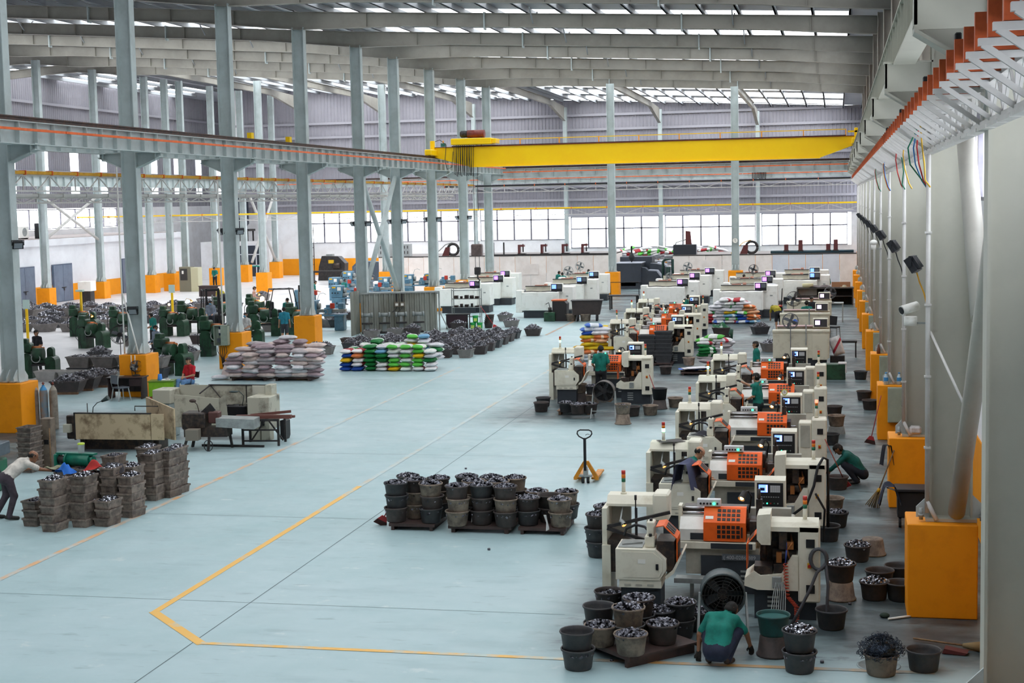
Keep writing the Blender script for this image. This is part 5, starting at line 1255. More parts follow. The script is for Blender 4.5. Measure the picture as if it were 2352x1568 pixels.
for row in range(7):
    y = 61.6+row*1.45
    ncol = [5, 7, 8, 8, 7, 5, 4][row]
    for c in range(ncol):
        x = -15.1-c*0.9-0.25*(row == 0)+0.05*math.sin(row*7+c*3)
        cc = 'b' if (c+row) % 3 else ('g' if row == 0 else 'k')
        trough(x, y+0.06*math.sin(c*5), '%s stock box, row %s, %s from right, before the grinding screen' % (TW[cc], ['one', 'two', 'three', 'four', 'five', 'six', 'seven'][row], NTH[c]), cc, 'bar', 0, PI/2+0.06*math.sin(c+row), 'stock boxes before the grinding screen')
for (px, py, lb, c, f) in ((1222, 772, 'dark brown stock box at the right tip of the box block', 'b', 'bar'), (1158, 738, 'grey stock box of bright pins in front of the plain white machine', 'g', 'bright'), (1172, 752, 'grey stock box of shiny pins behind the box block', 'g', 'bright'), (1050, 758, 'brown box of shiny pins left of the green pails', 'b', 'bright'),
        (850, 776, 'pale stock box below the left bench grinder', 'g', 'flat'), (905, 772, 'pale stock box below the second bench grinder', 'g', 'flat'), (945, 770, 'brown stock box below the fourth bench grinder', 'b', 'bar'), (742, 815, 'grey stock box at the foot of the dark column pedestal', 'g', 'bar'), (722, 812, 'charcoal stock box behind the grey one at the pedestal', 'k', 'bright'),
        (1745, 768, 'charcoal stock box heaped with dark bars alone in the right aisle', 'k', 'bar'), (1770, 808, 'grey stock box of bright parts left of the large cream machine', 'g', 'bright'), (800, 795, 'brown box with slanted bars left behind the bright sack pile', 'b', None)):
    q = G(px, py); trough(q.x, q.y+0.3, lb, c, f, 0, 0.4 if px > 1700 else 0.05)
# brown crates stacked at the left
cr_d = mat('crate_brown', '84766c', 0.7, col2='4c433e', scale=7, amt=0.8, rnd=0.22)
cm = MB(); a, b_, h = 0.25, 0.17, 0.175; k = 0.9; t = 0.015
cm.add([(-a*k, -b_*k, 0), (a*k, -b_*k, 0), (a*k, b_*k, 0), (-a*k, b_*k, 0), (-a, -b_, h), (a, -b_, h), (a, b_, h), (-a, b_, h), (-a+t, -b_+t, h), (a-t, -b_+t, h), (a-t, b_-t, h), (-a+t, b_-t, h), (-a*k+t, -b_*k+t, 0.02), (a*k-t, -b_*k+t, 0.02), (a*k-t, b_*k-t, 0.02), (-a*k+t, b_*k-t, 0.02)],
       [(3, 2, 1, 0)]+[(i, (i+1) % 4, 4+(i+1) % 4, 4+i) for i in range(4)]+[(4+i, 4+(i+1) % 4, 8+(i+1) % 4, 8+i) for i in range(4)]+[(8+i, 8+(i+1) % 4, 12+(i+1) % 4, 12+i) for i in range(4)]+[(12, 13, 14, 15)])
cm.box(-a-0.012, a+0.012, -b_-0.014, -b_+0.006, h-0.035, h+0.004).box(-a-0.012, a+0.012, b_-0.006, b_+0.014, h-0.035, h+0.004).box(-a-0.014, -a+0.006, -b_, b_, h-0.035, h+0.004).box(a-0.006, a+0.014, -b_, b_, h-0.035, h+0.004)
CRATE = cm.mesh('crate_shell', cr_d)
CHOLE = MB().box(a*0.955, a*0.985, -0.05, 0.05, 0.1, 0.13).mesh('hand_hole', black)
CFILL = [heap(0, 0.07, 130, 0.04, s, 'ring', (0.225, 0.15)).mesh2(nutb) for s in (21, 22)]
CLOW = heap(0, 0.03, 60, 0.04, 23, 'ring', (0.22, 0.145)).mesh2(nutm)
_cn = [0]
def crates(x, y, n, where, full=True, z=0, rot=PI/2-0.12, step=0.178):
    for k in range(n):
        _cn[0] += 1
        lv = level(k, n)
        r = root('brown_crate', ('grimy brown crate, %s, %s' % (lv.replace(' from the bottom', ''), where)), 'crate', (x+0.015*math.sin(_cn[0]*2.3), y+0.015*math.cos(_cn[0]*1.7), z+k*step), rot+0.06*math.sin(_cn[0]*1.9), 'grimy brown crates in the left-hand stacks')
        link('crate_shell', CRATE, r)
        link('hand_hole', CHOLE, r)
        if k == n-1 and full: link('metal_parts', CFILL[_cn[0] % 2], r, loc=(0, 0, 0.14), kind='stuff')
        elif k == n-1 or _cn[0] % 2: link('metal_parts', CLOW, r, loc=(0, 0, 0.13), kind='stuff')
O1 = (0, 800); S1 = 3.564
def gp(xz, yz, z=0.0): return G(O1[0]+xz/S1, O1[1]+yz/S1, z)
for (x, y, n, wh, fl) in ((400, 1505, 6, 'the front left crate stack', True), (652, 1470, 6, 'the second front crate stack', True), (845, 1460, 3, 'the low front crate stack', True), (900, 1385, 6, 'the stack behind the low front one', True), (1040, 1390, 5, 'the stack right of the low front one', True),
        (255, 1460, 3, 'the low stack at the white-shirted man', False), (1230, 1250, 6, 'the stack right of the green trolley', True), (1350, 1225, 6, 'the narrow stack behind the right-hand one', False), (1415, 1195, 6, 'the farthest right crate stack', True), (905, 1270, 6, 'the tall stack beside the tan guard sheet', False), (1190, 1190, 6, 'the stack behind the green trolley', True), (500, 1420, 5, 'the hidden stack behind the front left one', False), (735, 1380, 5, 'the hidden stack behind the second front one', True), (1045, 1300, 5, 'the stack in the middle of the crate group', True)):
    q = gp(x, y); crates(q.x, q.y+0.25, n, wh, fl)
# woven sacks
def sack_mesh(L, W, H, seed, m, n=12):
    rd = random.Random(seed); ph = [rd.uniform(0, 6.28) for _ in range(8)]
    mb = MB()
    def P(i, j, s):
        u, v = i/n*2-1, j/n*2-1
        cr = 1-0.10*(abs(u)**2)*(1-abs(v))
        x = u*L/2*(1-0.05*math.cos(v*PI/2+ph[0])*0.6); y = v*W/2*(1-0.10*(u*u))*(1+0.03*math.sin(3*u+ph[1]))
        e = max(0.0, (1-abs(u)**3.2))*max(0.0, (1-abs(v)**3.0))
        z = H/2*(e**0.5)*(1+0.12*math.sin(4*u+ph[2])*math.cos(3*v+ph[3])+0.05*math.sin(11*u+7*v+ph[4]))
        return (x, y, H*0.46+s*z*(1.0 if s > 0 else 0.9))
    vs = [P(i, j, 1) for i in range(n+1) for j in range(n+1)]
    k = n+1
    mb.add(vs, [(i*k+j, (i+1)*k+j, (i+1)*k+j+1, i*k+j+1) for i in range(n) for j in range(n)], True)
    vs = [P(i, j, -1) for i in range(n+1) for j in range(n+1)]
    mb.add(vs, [(i*k+j+1, (i+1)*k+j+1, (i+1)*k+j, i*k+j) for i in range(n) for j in range(n)], True)
    return mb.mesh('sack', m)
def sack_mat(name, c1, c2=None, c3=None, mode='ends'):
    m = bpy.data.materials.new(name); m.use_nodes = True
    nt = m.node_tree; N = nt.nodes; L = nt.links; b = N['Principled BSDF']; b.inputs['Roughness'].default_value = 0.6; b.inputs['Specular IOR Level'].default_value = 0.25
    tc = N.new('ShaderNodeTexCoord'); sp = N.new('ShaderNodeSeparateXYZ'); L.new(tc.outputs['Object'], sp.inputs[0])
    nz = N.new('ShaderNodeTexNoise'); nz.inputs['Scale'].default_value = 7; nz.inputs['Detail'].default_value = 4
    oi = N.new('ShaderNodeObjectInfo')
    va = N.new('ShaderNodeVectorMath'); va.operation = 'ADD'; L.new(tc.outputs['Object'], va.inputs[0]); L.new(oi.outputs['Random'], va.inputs[1]); L.new(va.outputs[0], nz.inputs['Vector'])
    def mix(f, a, c):
        n = N.new('ShaderNodeMix'); n.data_type = 'RGBA'; L.new(f, n.inputs['Factor'])
        for k, v in (('A', a), ('B', c)):
            if isinstance(v, str): n.inputs[k].default_value = lin(v)+(1,)
            else: L.new(v, n.inputs[k])
        return n.outputs['Result']
    def step(v, a, c):
        r = N.new('ShaderNodeMapRange'); r.inputs['From Min'].default_value = a; r.inputs['From Max'].default_value = c; L.new(v, r.inputs['Value']); return r.outputs[0]
    def ab(v, o='ABSOLUTE'):
        n = N.new('ShaderNodeMath'); n.operation = o; L.new(v, n.inputs[0]); return n.outputs[0]
    base = mix(step(nz.outputs['Fac'], 0.3, 0.75), c1, tuple2hex(c1, 0.86))
    if c2: base = mix(step(ab(sp.outputs['X']), 0.17, 0.19), base, c2)
    if c3:
        n = N.new('ShaderNodeMath'); n.operation = 'ADD'; L.new(sp.outputs['Y'], n.inputs[0]); L.new(sp.outputs['X'], n.inputs[1])
        base = mix(step(ab(n.outputs[0]), 0.07, 0.06), base, c3)
    hs = N.new('ShaderNodeHueSaturation'); mr = N.new('ShaderNodeMapRange'); mr.inputs['To Min'].default_value = 0.85; mr.inputs['To Max'].default_value = 1.08
    L.new(oi.outputs['Random'], mr.inputs['Value']); L.new(mr.outputs[0], hs.inputs['Value']); L.new(base, hs.inputs['Color']); L.new(hs.outputs[0], b.inputs['Base Color'])
    bp = N.new('ShaderNodeBump'); bp.inputs['Strength'].default_value = 0.35; bp.inputs['Distance'].default_value = 0.03; L.new(nz.outputs['Fac'], bp.inputs['Height']); L.new(bp.outputs[0], b.inputs['Normal'])
    return m
def tuple2hex(h, k): return ''.join('%02x' % int(int(h[i:i+2], 16)*k) for i in (0, 2, 4))
SK = {}
for key, c1, c2, c3 in (('white', 'e2e0e4', None, None), ('greyish', 'c0b6b8', None, None), ('pink', 'dcc8c2', None, None), ('mauve', 'a59298', None, None), ('green', '1e7a3c', None, 'd8e4d8'), ('greenwhite', 'eef0ea', '5cb84a', None), ('whitegreen', 'eef0ea', None, '3fa05a'),
        ('blue', '2450a8', None, 'd0d8e8'), ('yellow', 'e6c428', 'd8a818', None), ('orange', 'e8824a', None, 'f0d0b0'), ('red', 'b03038', 'e8e4e4', None), ('whitered', 'ecebea', None, 'b83848'), ('whiteblue', 'e8ecf2', '4a70c0', None), ('lightblue', '7fb4d8', None, 'e8f0f4'), ('peach', 'f0b48a', None, None)):
    m = sack_mat('sack_'+key, c1, c2, c3)
    SK[key] = [sack_mesh(0.74, 0.46, 0.19, hash(key) % 97+s, m) for s in (1, 2)]
SKN = {'white': 'white', 'greyish': 'pale grey', 'pink': 'pale pink', 'mauve': 'dusty mauve', 'green': 'green', 'greenwhite': 'white sack with green ends', 'whitegreen': 'white sack with green stripe', 'blue': 'blue', 'yellow': 'yellow', 'orange': 'orange', 'red': 'red', 'whitered': 'white sack with red stripe', 'whiteblue': 'white sack with blue ends', 'lightblue': 'light blue', 'peach': 'peach'}
_sn = [0]
LV = ['floor layer', 'second layer', 'third layer', 'fourth layer', 'fifth layer', 'sixth layer', 'seventh layer', 'eighth layer', 'ninth layer', 'tenth layer']
def sack(x, y, z, rot, key, where, group, s=1.0, tilt=(0, 0)):
    _sn[0] += 1; nm = SKN[key]; nm = nm if 'sack' in nm else nm+' sack'
    return link('woven_sack', SK[key][_sn[0] % 2], None, (x, y, z), (tilt[0], tilt[1], rot), '%s, %s' % (nm, where), 'sack', group, scale=s)
random.seed(11)
g = 'pale sacks in the pile by the open electrical box'
pS.place('dark pallet under the left part of the pale sack pile', 'pallet', (-21.7, 53.6, 0), 0, 'steel pallets', (1.6, 1.0, 1)); pS.place('dark pallet under the right part of the pale sack pile', 'pallet', (-19.95, 53.6, 0), 0, 'steel pallets', (1.6, 1.0, 1))
cols = [(-22.25, 53.1, 6), (-21.6, 53.15, 6), (-20.95, 53.05, 8), (-20.3, 53.1, 8), (-19.65, 53.15, 7), (-19.15, 53.2, 7), (-22.1, 53.75, 7), (-21.4, 53.75, 8), (-20.6, 53.8, 9), (-19.9, 53.8, 9), (-19.25, 53.8, 8), (-21.9, 54.4, 8), (-21.1, 54.4, 8)]
rown = {53: 'front row', 54: 'back row'}
for ci, (x, y, n) in enumerate(cols):
    rw = 'front' if y < 53.5 else ('middle' if y < 54.2 else 'back'); num = NTH[ci if ci < 6 else (ci-6 if ci < 11 else ci-11)]
    for k in range(0 if ci < 6 else n-4, n):
        key = random.choice(['white', 'greyish', 'greyish', 'pink', 'mauve']) if ci not in (2, 3, 8) else random.choice(['mauve', 'greyish', 'pink', 'mauve', 'white'])
        sack(x+random.uniform(-0.05, 0.05), y+random.uniform(-0.05, 0.05), 0.14+k*0.148, random.uniform(-0.25, 0.25)+(PI/2 if k % 3 == 2 else 0), key, '%s, %s %s column of the pale pile' % (LV[k], num, rw), g, random.uniform(0.95, 1.05), (random.uniform(-0.06, 0.06), random.uniform(-0.06, 0.06)))
sack(-22.95, 53.3, 0.02, 0.4, 'white', 'collapsed flat on the floor left of the pale pile', g, 0.9); sack(-22.8, 53.75, 0.3, 1.2, 'pink', 'leaning against the left side of the pale pile', g, 0.9, (0.0, -1.1))
sack(-20.4, 53.9, 0.14+9*0.148, 0.3, 'white', 'on the very top of the pale pile', g, 0.95)
g = 'bright sacks in the green and white pile'
front = [('blue', 'blue', 'yellow', 'blue', 'red'), ('blue', 'red', 'whitered', 'orange', 'red'), ('green',)*6, ('red', 'whitered', 'green', 'green', 'lightblue', 'white'), ('yellow', 'greenwhite', 'greenwhite', 'white', 'whitegreen', 'greenwhite'), ('whitegreen', 'greenwhite', 'white', 'greenwhite', 'white', 'greenwhite'), ('red', 'greenwhite', 'greenwhite', 'yellow', 'greenwhite', 'greenwhite'), ('whitered', 'white', 'green', 'white', 'whitegreen')]
for ci, colr in enumerate(front):
    x = -18.95+ci*0.49
    for k, key in enumerate(colr):
        sack(x+random.uniform(-0.03, 0.03), 56.6+random.uniform(-0.05, 0.05), k*0.172, PI/2+random.uniform(-0.15, 0.15), key, '%s, %s column from left in the bright pile' % (LV[k], NTH[ci]), g, 1.0, (random.uniform(-0.05, 0.05), random.uniform(-0.05, 0.05)))
for ci, (n, ks) in enumerate([(5, ['blue', 'green']), (6, ['green', 'whitegreen']), (7, ['green', 'green']), (6, ['whitegreen', 'green']), (6, ['whitegreen', 'yellow']), (8, ['white', 'greenwhite', 'yellow']), (8, ['lightblue', 'red', 'white']), (6, ['white', 'red', 'green'])]):
    for k in range(n):
        if k < n-4: continue
        sack(-18.9+ci*0.49, 57.25, k*0.172, PI/2+random.uniform(-0.3, 0.3), random.choice(ks), '%s, rear row, %s from left in the bright pile' % (LV[k], NTH[ci]), g, 1.0, (random.uniform(-0.1, 0.1), random.uniform(-0.1, 0.1)))
g = 'yellow and orange sacks of the heap by the middle row'
def heap_of(x, y, rows, g, where, jit=0.07, dy=0.0, base=0.0, rot=0.0, dz=0.165, w=0.6):
    for k, row in enumerate(rows):
        n = len(row)
        for i, key in enumerate(row):
            if key is None: continue
            sack(x+(i-(n-1)/2)*w+random.uniform(-jit, jit), y+dy*k+random.uniform(-jit, jit), base+k*dz, rot+random.uniform(-0.35, 0.35), key, '%s, %s in %s' % (LV[k], NTH[i], where), g, 1.0, (random.uniform(-0.1, 0.1), random.uniform(-0.1, 0.1)))
heap_of(-9.6, 60.2, [['whiteblue', 'whitered'], ['whiteblue', 'white'], ['orange', 'orange'], ['yellow', 'yellow', 'yellow'], ['yellow', 'yellow'], ['orange', 'peach'], ['yellow', 'orange'], ['blue', 'white'], ['whiteblue', 'white'], ['whiteblue']], g, 'front of the yellow heap', dz=0.152, w=0.5)
heap_of(-9.5, 60.85, [[None]*2]*6+[['yellow', 'orange'], ['white', 'white'], ['greenwhite', 'yellow']], g, 'back of the yellow heap', dz=0.152, w=0.5)
g = 'mixed sacks in front of the white machines'
heap_of(-5.35, 78.6, [['red', 'whiteblue', 'whitered', 'whiteblue', 'lightblue'], ['red', 'white', 'greenwhite', 'blue', 'orange'], ['red', 'white', 'lightblue', 'blue', 'orange'], ['whitegreen', 'white', 'yellow', 'greenwhite', 'peach'], ['white', 'white', 'white', 'peach'], ['white', 'whitegreen', 'white', 'orange'], ['white', 'whitegreen', 'white'], ['whitered', 'red']], g, 'front of the mixed heap', dz=0.16, w=0.56)
heap_of(-5.3, 79.3, [[None]*5, [None]*5, [None]*5, [None]*5, ['white', 'white', 'white', 'peach'], ['white', 'white', 'white'], ['white', 'yellow', 'whitered'], ['white', 'red']], g, 'back of the mixed heap', dz=0.16, w=0.56)
g = 'sacks in the narrow stack behind the fourth lathe'
pS.place('dark pallet under the narrow sack stack', 'pallet', (-4.45, 57.2, 0), 0, 'steel pallets')
heap_of(-4.5, 57.2, [['greyish'], ['greyish', 'white'], ['greyish', 'white'], ['green', 'white'], ['green', 'white'], ['green', 'white'], ['green', 'greyish'], ['whitered', 'white'], ['greenwhite', 'whitered'], ['greenwhite']], g, 'narrow stack behind the fourth lathe', base=0.14, dz=0.115, w=0.62)
g = 'flat empty sacks on the low pallet'
pS.place('low dark pallet under the flat stack of empty sacks', 'pallet', (-5.15, 55.9, 0), 0.1, 'steel pallets', (1.15, 0.9, 0.8))
for k, (key, dx) in enumerate((('yellow', 0.2), ('blue', 0.0), ('whiteblue', -0.2), ('white', -0.05), ('white', 0.1))):
    link('woven_sack', SK[key][k % 2], None, (-5.15+dx, 55.9-0.05*k, 0.112+k*0.03), (0, 0, 0.2*k-0.3), '%s lying flat, %s of the empty-sack stack' % ({'yellow': 'yellow empty sack', 'blue': 'blue empty sack', 'whiteblue': 'white and blue empty sack', 'white': 'white empty sack'}[key], ['lowest', 'second', 'third', 'fourth', 'top'][k]), 'sack', g, scale=(1.15, 1.2, 0.28))
g = 'sacks on the trolley by the far workbench'
heap_of(-3.6, 86.0, [['whitered'], ['whiteblue'], ['white'], ['yellow'], ['whiteblue'], ['white'], ['blue'], ['white']], g, 'trolley by the far workbench', base=0.42, dz=0.15, w=0.6)
S = Spec('flat_trolley'); redt = mat('trolley_red', 'b83a28', 0.5)
S.add('deck', MB().box(-0.5, 0.6, -0.4, 0.4, 0.36, 0.41), redt)
for sx in (-0.38, 0.45):
    for sy in (-0.3, 0.3): S.add('wheel', MB().cyl((sx, sy-0.03, 0.17), (sx, sy+0.03, 0.17), 0.17, n=14), blackr)
S.add('push_frame', MB().tube([(0.55, -0.35, 0.4), (0.6, -0.35, 1.35), (0.6, 0.35, 1.35), (0.55, 0.35, 0.4)], 0.02), dark)
S.place('red flat trolley loaded with sacks by the far workbench', 'trolley', (-3.6, 86.0, 0), 0)
g = 'far sacks heaped behind the dark furnace housing'
mb = MB(); rd = random.Random(9)
for i in range(16):
    for k in range(8): mb.ell((-17.2+i*0.58, 121.0+0.3*(k % 2), 0.12+k*0.24), (0.34, 0.3, 0.13), 8, 5)
one('sack_heap', mb, SK['white'][0].materials[0], 'lower part of the far sack heap behind the furnace', 'sacks', kind='stuff')
for ci in range(13):
    for k in range(3+(ci*7) % 2):
        sack(-17.1+ci*0.68, 120.9+0.3*(ci % 2), 1.85+k*0.2, random.uniform(-0.5, 0.5), random.choice(['white', 'whitered', 'red', 'greenwhite', 'whitegreen', 'white']), '%s, %s column of the heap behind the furnace' % (['lowest visible', 'second', 'third', 'top'][k], NTH[ci]), g, 1.4, (0.2*math.sin(ci), 0.25*math.sin(k+ci)))
# left bay: old green and blue lathes, sheet-metal guards, desk, forklifts
green_m = mat('lathe_green', '2a5038', 0.45, col2='16211a', scale=3.5, amt=0.7, rnd=0.1)
blue_m  = mat('lathe_blue', '5f8aa2', 0.45, col2='3f5a6a', scale=3.5, amt=0.5, rnd=0.08)
copper  = mat('copper_metal', 'c07848', 0.4, 0.5)  # copper-coloured metal for the spindle
tan_m   = mat('guard_sheet_tan', 'c0ac8c', 0.6, col2='6a543c', scale=2.8, amt=0.85, contrast=(0.5, 0.68))
pale_m  = mat('guard_sheet_pale', 'bab7a6', 0.6, col2='5c5346', scale=2.4, amt=0.85, contrast=(0.5, 0.7))
S = Spec('green_lathe')
def arch(x0, x1, z0, z1):
    r = (x1-x0)/2; c = (x0+x1)/2
    return [(x1, z0)]+[(c+r*math.cos(t), z1-r+r*math.sin(t)) for t in [PI*i/8 for i in range(9)]]+[(x0, z0)]
S.add('left_pedestal', MB().prism(arch(-0.75, -0.3, 0, 1.0), 'y', -0.3, 0.35), green_m)
S.add('right_pedestal', MB().prism(arch(0.2, 0.62, 0, 0.85), 'y', -0.3, 0.35), green_m)
S.add('pedestal_vent', MB().box(-0.66, -0.62, -0.31, -0.3, 0.35, 0.7).box(-0.44, -0.4, -0.31, -0.3, 0.35, 0.7), mat('green_dark', '223a2c', 0.5))  # two vent strips in a darker green
S.add('bed', MB().box(-0.6, 0.55, -0.22, 0.25, 0.6, 0.78, 0.02), green_m)
S.add('headstock', MB().box(-0.8, -0.35, -0.25, 0.25, 1.0, 1.38, 0.05).box(-0.78, -0.5, -0.15, 0.15, 1.36, 1.55, 0.03), green_m)
S.add('belt_drum', MB().cyl((-0.25, -0.2, 0.95), (0.15, -0.2, 0.95), 0.24, n=20), green_m)
S.add('spindle', MB().cyl((-0.35, 0, 1.15), (0.0, 0, 1.15), 0.1, n=14).cyl((0.0, 0, 1.15), (0.12, 0, 1.15), 0.06, n=12), copper)
S.add('tailstock', MB().prism(arch(0.25, 0.5, 0.78, 1.2), 'y', -0.12, 0.15), green_m)
S.add('handwheel', MB().lathe([(0.17, -0.015), (0.19, 0), (0.17, 0.015), (0.15, 0), (0.17, -0.015)], 18).xf(Matrix.Translation((-0.1, -0.42, 0.8)) @ Matrix.Rotation(PI/2, 4, 'X')), galv)
S.add('cable', MB().tube([(-0.7, -0.3, 1.1), (-0.8, -0.38, 0.9), (-0.82, -0.36, 0.5), (-0.6, -0.36, 0.3), (-0.5, -0.4, 0.02)], 0.015), blackr)
l = S.add('lamp_arm', MB().tube([(-0.5, 0.1, 1.5), (-0.4, 0.1, 1.65), (-0.2, 0.05, 1.6)], 0.01).cyl((-0.2, 0.05, 1.6), (-0.12, 0.02, 1.5), 0.02, 0.06, 10, caps=False), yellow_t)
S.add('bulb', MB().ell((-0.14, 0.03, 1.51), 0.03, 8, 6), warm, l)
S.add('chip_pan', MB().box(-0.3, 0.25, -0.4, 0.4, 0.5, 0.56), dark)
gg = 'old green lathes of the left bay'
GL = []
for (px, py, rz, lb, sc) in ((92, 868, 0.2, 'green lathe at the far left in front of the man in black', 1.0), (215, 800, -0.1, 'green lathe left of the desk column with red rag on top', 1.0), (195, 772, 0.15, 'green lathe behind, blue bag beside its drum', 1.05), (285, 772, 0.1, 'green lathe directly left of the desk column, big black fan before it', 1.0),
        (398, 862, -0.2, 'green lathe just right of the desk column, grey-shirted worker behind', 1.05), (505, 818, 0.1, 'green lathe with two rounded casings left of the electrical-box column', 1.15), (445, 765, 0.1, 'green lathe with glowing lamp behind the teal-shirted worker', 1.1), (400, 772, 0.0, 'green lathe with bright lamp beside the forklift mast', 1.0), (570, 800, 0.2, 'green lathe behind the electrical-box column with a hooded casing', 1.05), (600, 745, 0.1, 'green lathe with glaring welding light right of the electrical-box column', 1.1), (520, 745, 0.0, 'green lathe between forklift and electrical-box column', 1.0), (610, 772, 0.3, 'green lathe left of the man in blue behind the pale sack pile', 1.15), (692, 775, -0.2, 'green lathe half hidden by the dark column, right of the man in blue', 1.1)):
    q = G(px, py); GL.append(S.place(lb, 'lathe', (q.x, q.y+0.2, 0), rz, gg, sc, skip=() if len(GL) in (1, 6, 9) else ('bulb', 'lamp_arm')))
sp = glow('weld_flash', 'ffd8a0', 30.0)
link('welding_flash', MB().ell((0.05, -0.05, 1.3), (0.11, 0.09, 0.11), 12, 8).mesh('welding_flash', sp), GL[9], label='glaring orange welding light')
_tc = bpy.data.curves.new('white_mark', 'FONT'); _tc.body = '4'; _tc.size = 0.5; _tc.extrude = 0.003
_t = bpy.data.objects.new('white_mark', _tc); COL.objects.link(_t); bpy.context.view_layer.update()
_me = bpy.data.meshes.new_from_object(_t); bpy.data.objects.remove(_t); _me.materials.append(paper)
link('white_mark', _me, GL[9], loc=(0.28, -0.31, 0.15), rot=(PI/2, 0, 0), label='white painted figure 4')
link('work_light', MB().ell((-0.3, 0, 1.62), (0.06, 0.06, 0.06), 10, 8).mesh('work_light', glow('lamp_hot', 'ffc080', 12.0)), GL[7], label='glowing work light')
S = Spec('blue_lathe')
S.add('left_pedestal', MB().box(-0.95, -0.35, -0.35, 0.35, 0, 0.75, 0.03), blue_m); S.add('right_pedestal', MB().box(0.5, 0.95, -0.3, 0.3, 0, 0.75, 0.03), blue_m)
S.add('pedestal_hole', MB().box(-0.7, -0.62, -0.36, -0.35, 0.4, 0.5), black)
S.add('chip_tray', MB().box(-0.4, 1.0, -0.42, 0.42, 0.7, 0.76), blue_m)
S.add('bed', MB().box(-0.5, 1.0, -0.18, 0.2, 0.85, 1.0, 0.01), galv)
hd = S.add('headstock', MB().box(-1.0, -0.35, -0.32, 0.34, 0.76, 1.42, 0.03), blue_m)
S.add('gear_label', MB().box(-0.62, -0.42, -0.33, -0.32, 1.15, 1.34), paper, hd, 'white gear chart')
S.add('nameplate', MB().box(-0.92, -0.72, -0.33, -0.32, 1.28, 1.36), yplate, hd)
for k in range(3): S.add('gear_knob', MB().cyl((-0.9+k*0.16, -0.32, 1.02), (-0.9+k*0.16, -0.38, 1.02), 0.035, n=10), black, hd)
S.add('chuck', MB().cyl((-0.35, 0, 1.15), (-0.2, 0, 1.15), 0.14, n=16), galv)
S.add('carriage', MB().box(0.05, 0.4, -0.38, 0.3, 0.8, 1.08, 0.02).box(0.1, 0.3, -0.2, 0.1, 1.08, 1.2), blue_m)
S.add('handwheel', MB().lathe([(0.11, -0.012), (0.125, 0), (0.11, 0.012), (0.095, 0), (0.11, -0.012)], 16).xf(Matrix.Translation((0.12, -0.42, 0.9)) @ Matrix.Rotation(PI/2, 4, 'X')), galv)
S.add('tailstock', MB().box(0.65, 0.92, -0.14, 0.16, 1.0, 1.28, 0.03).cyl((0.55, 0, 1.15), (0.65, 0, 1.15), 0.03, n=8), blue_m)
S.add('red_switch_box', MB().box(0.35, 0.55, -0.45, -0.3, 1.05, 1.3, 0.02), redt, None, 'red switch box')
S.add('lamp_arm', MB().tube([(-0.4, 0.2, 1.42), (-0.3, 0.2, 1.7), (-0.1, 0.15, 1.75), (0.05, 0.1, 1.68)], 0.012), galv)
gb = 'blue-grey lathes of the left bay'
for (px, py, rz, lb) in ((742, 760, 0.1, 'blue lathe right behind the dark column beside the man in blue'), (700, 725, 1.6, 'tall blue machine left of the dark column'), (800, 715, 0.05, 'blue lathe with red box left of the grinding screen'), (790, 690, -0.1, 'blue lathe behind the one with the red box'), (855, 700, 0.1, 'blue lathe rising behind the left end of the grinding screen'), (905, 690, 0.0, 'blue lathe with white gear chart behind the grinding screen'), (960, 682, 0.1, 'dark-topped blue lathe behind the screen centre'), (1010, 680, 0.0, 'blue lathe left of the tilted white hood'), (820, 672, 0.0, 'blue lathe farthest back near the dark press')):
    q = G(px, py); S.place(lb, 'lathe', (q.x, q.y+0.4, 0), rz, gb, 1.12)
# corrugated grinding screen with bench grinders
def corr_panel(w, h, step=0.26, dep=0.05):
    vs = []; n = int(w/step)
    for i in range(n+1):
        for u, d in ((0, 0), (0.5, 0), (0.6, 1), (0.9, 1)):
            t = (i+u)*step
            if t <= w+1e-6: vs.append((t, -dep*d))
    k = len(vs)
    return MB().add([(a, b_, 0) for a, b_ in vs]+[(a, b_, h) for a, b_ in vs], [(i, i+1, k+i+1, k+i) for i in range(k-1)])
A = Vector((-23.75, 73.3, 0)); B = Vector((-19.95, 74.6, 0)); d = (B-A); ang = math.atan2(d.y, d.x)
scm = mat('screen_sheet', '9b9d96', 0.5, 0.3, col2='6e6c60', scale=0.8, amt=0.8, stretch=(1, 1, 0.25))
r = root('grinding_screen', 'corrugated grey steel screen behind the bench grinders', 'screen', A, ang)
link('front_sheet', corr_panel(d.length, 2.0).mesh('front_sheet', scm), r)
link('top_channel', MB().box(-0.02, d.length+0.02, -0.08, 0.08, 1.98, 2.05).mesh('top_channel', galv), r)
link('end_post', MB().box(d.length-0.05, d.length+0.03, -0.06, 0.06, 0, 2.0).mesh('end_post', galv), r)
link('side_sheet', corr_panel(1.8, 2.2).mesh('side_sheet', scm), r, loc=(-0.05, 0.0, 0), rot=(0, 0, -PI/2-0.25))
link('rear_sheet', corr_panel(d.length, 1.9).mesh('rear_sheet', scm), r, loc=(0, 2.2, 0))
link('bench_top', MB().box(0, d.length, 0.1, 2.2, 1.9, 1.95).mesh('bench_top', galv), r)
link('raking_strut', MB().bar((d.length, -0.1, 1.0), (d.length+0.45, -0.2, 0.02), 0.05).mesh('raking_strut', galv), r)
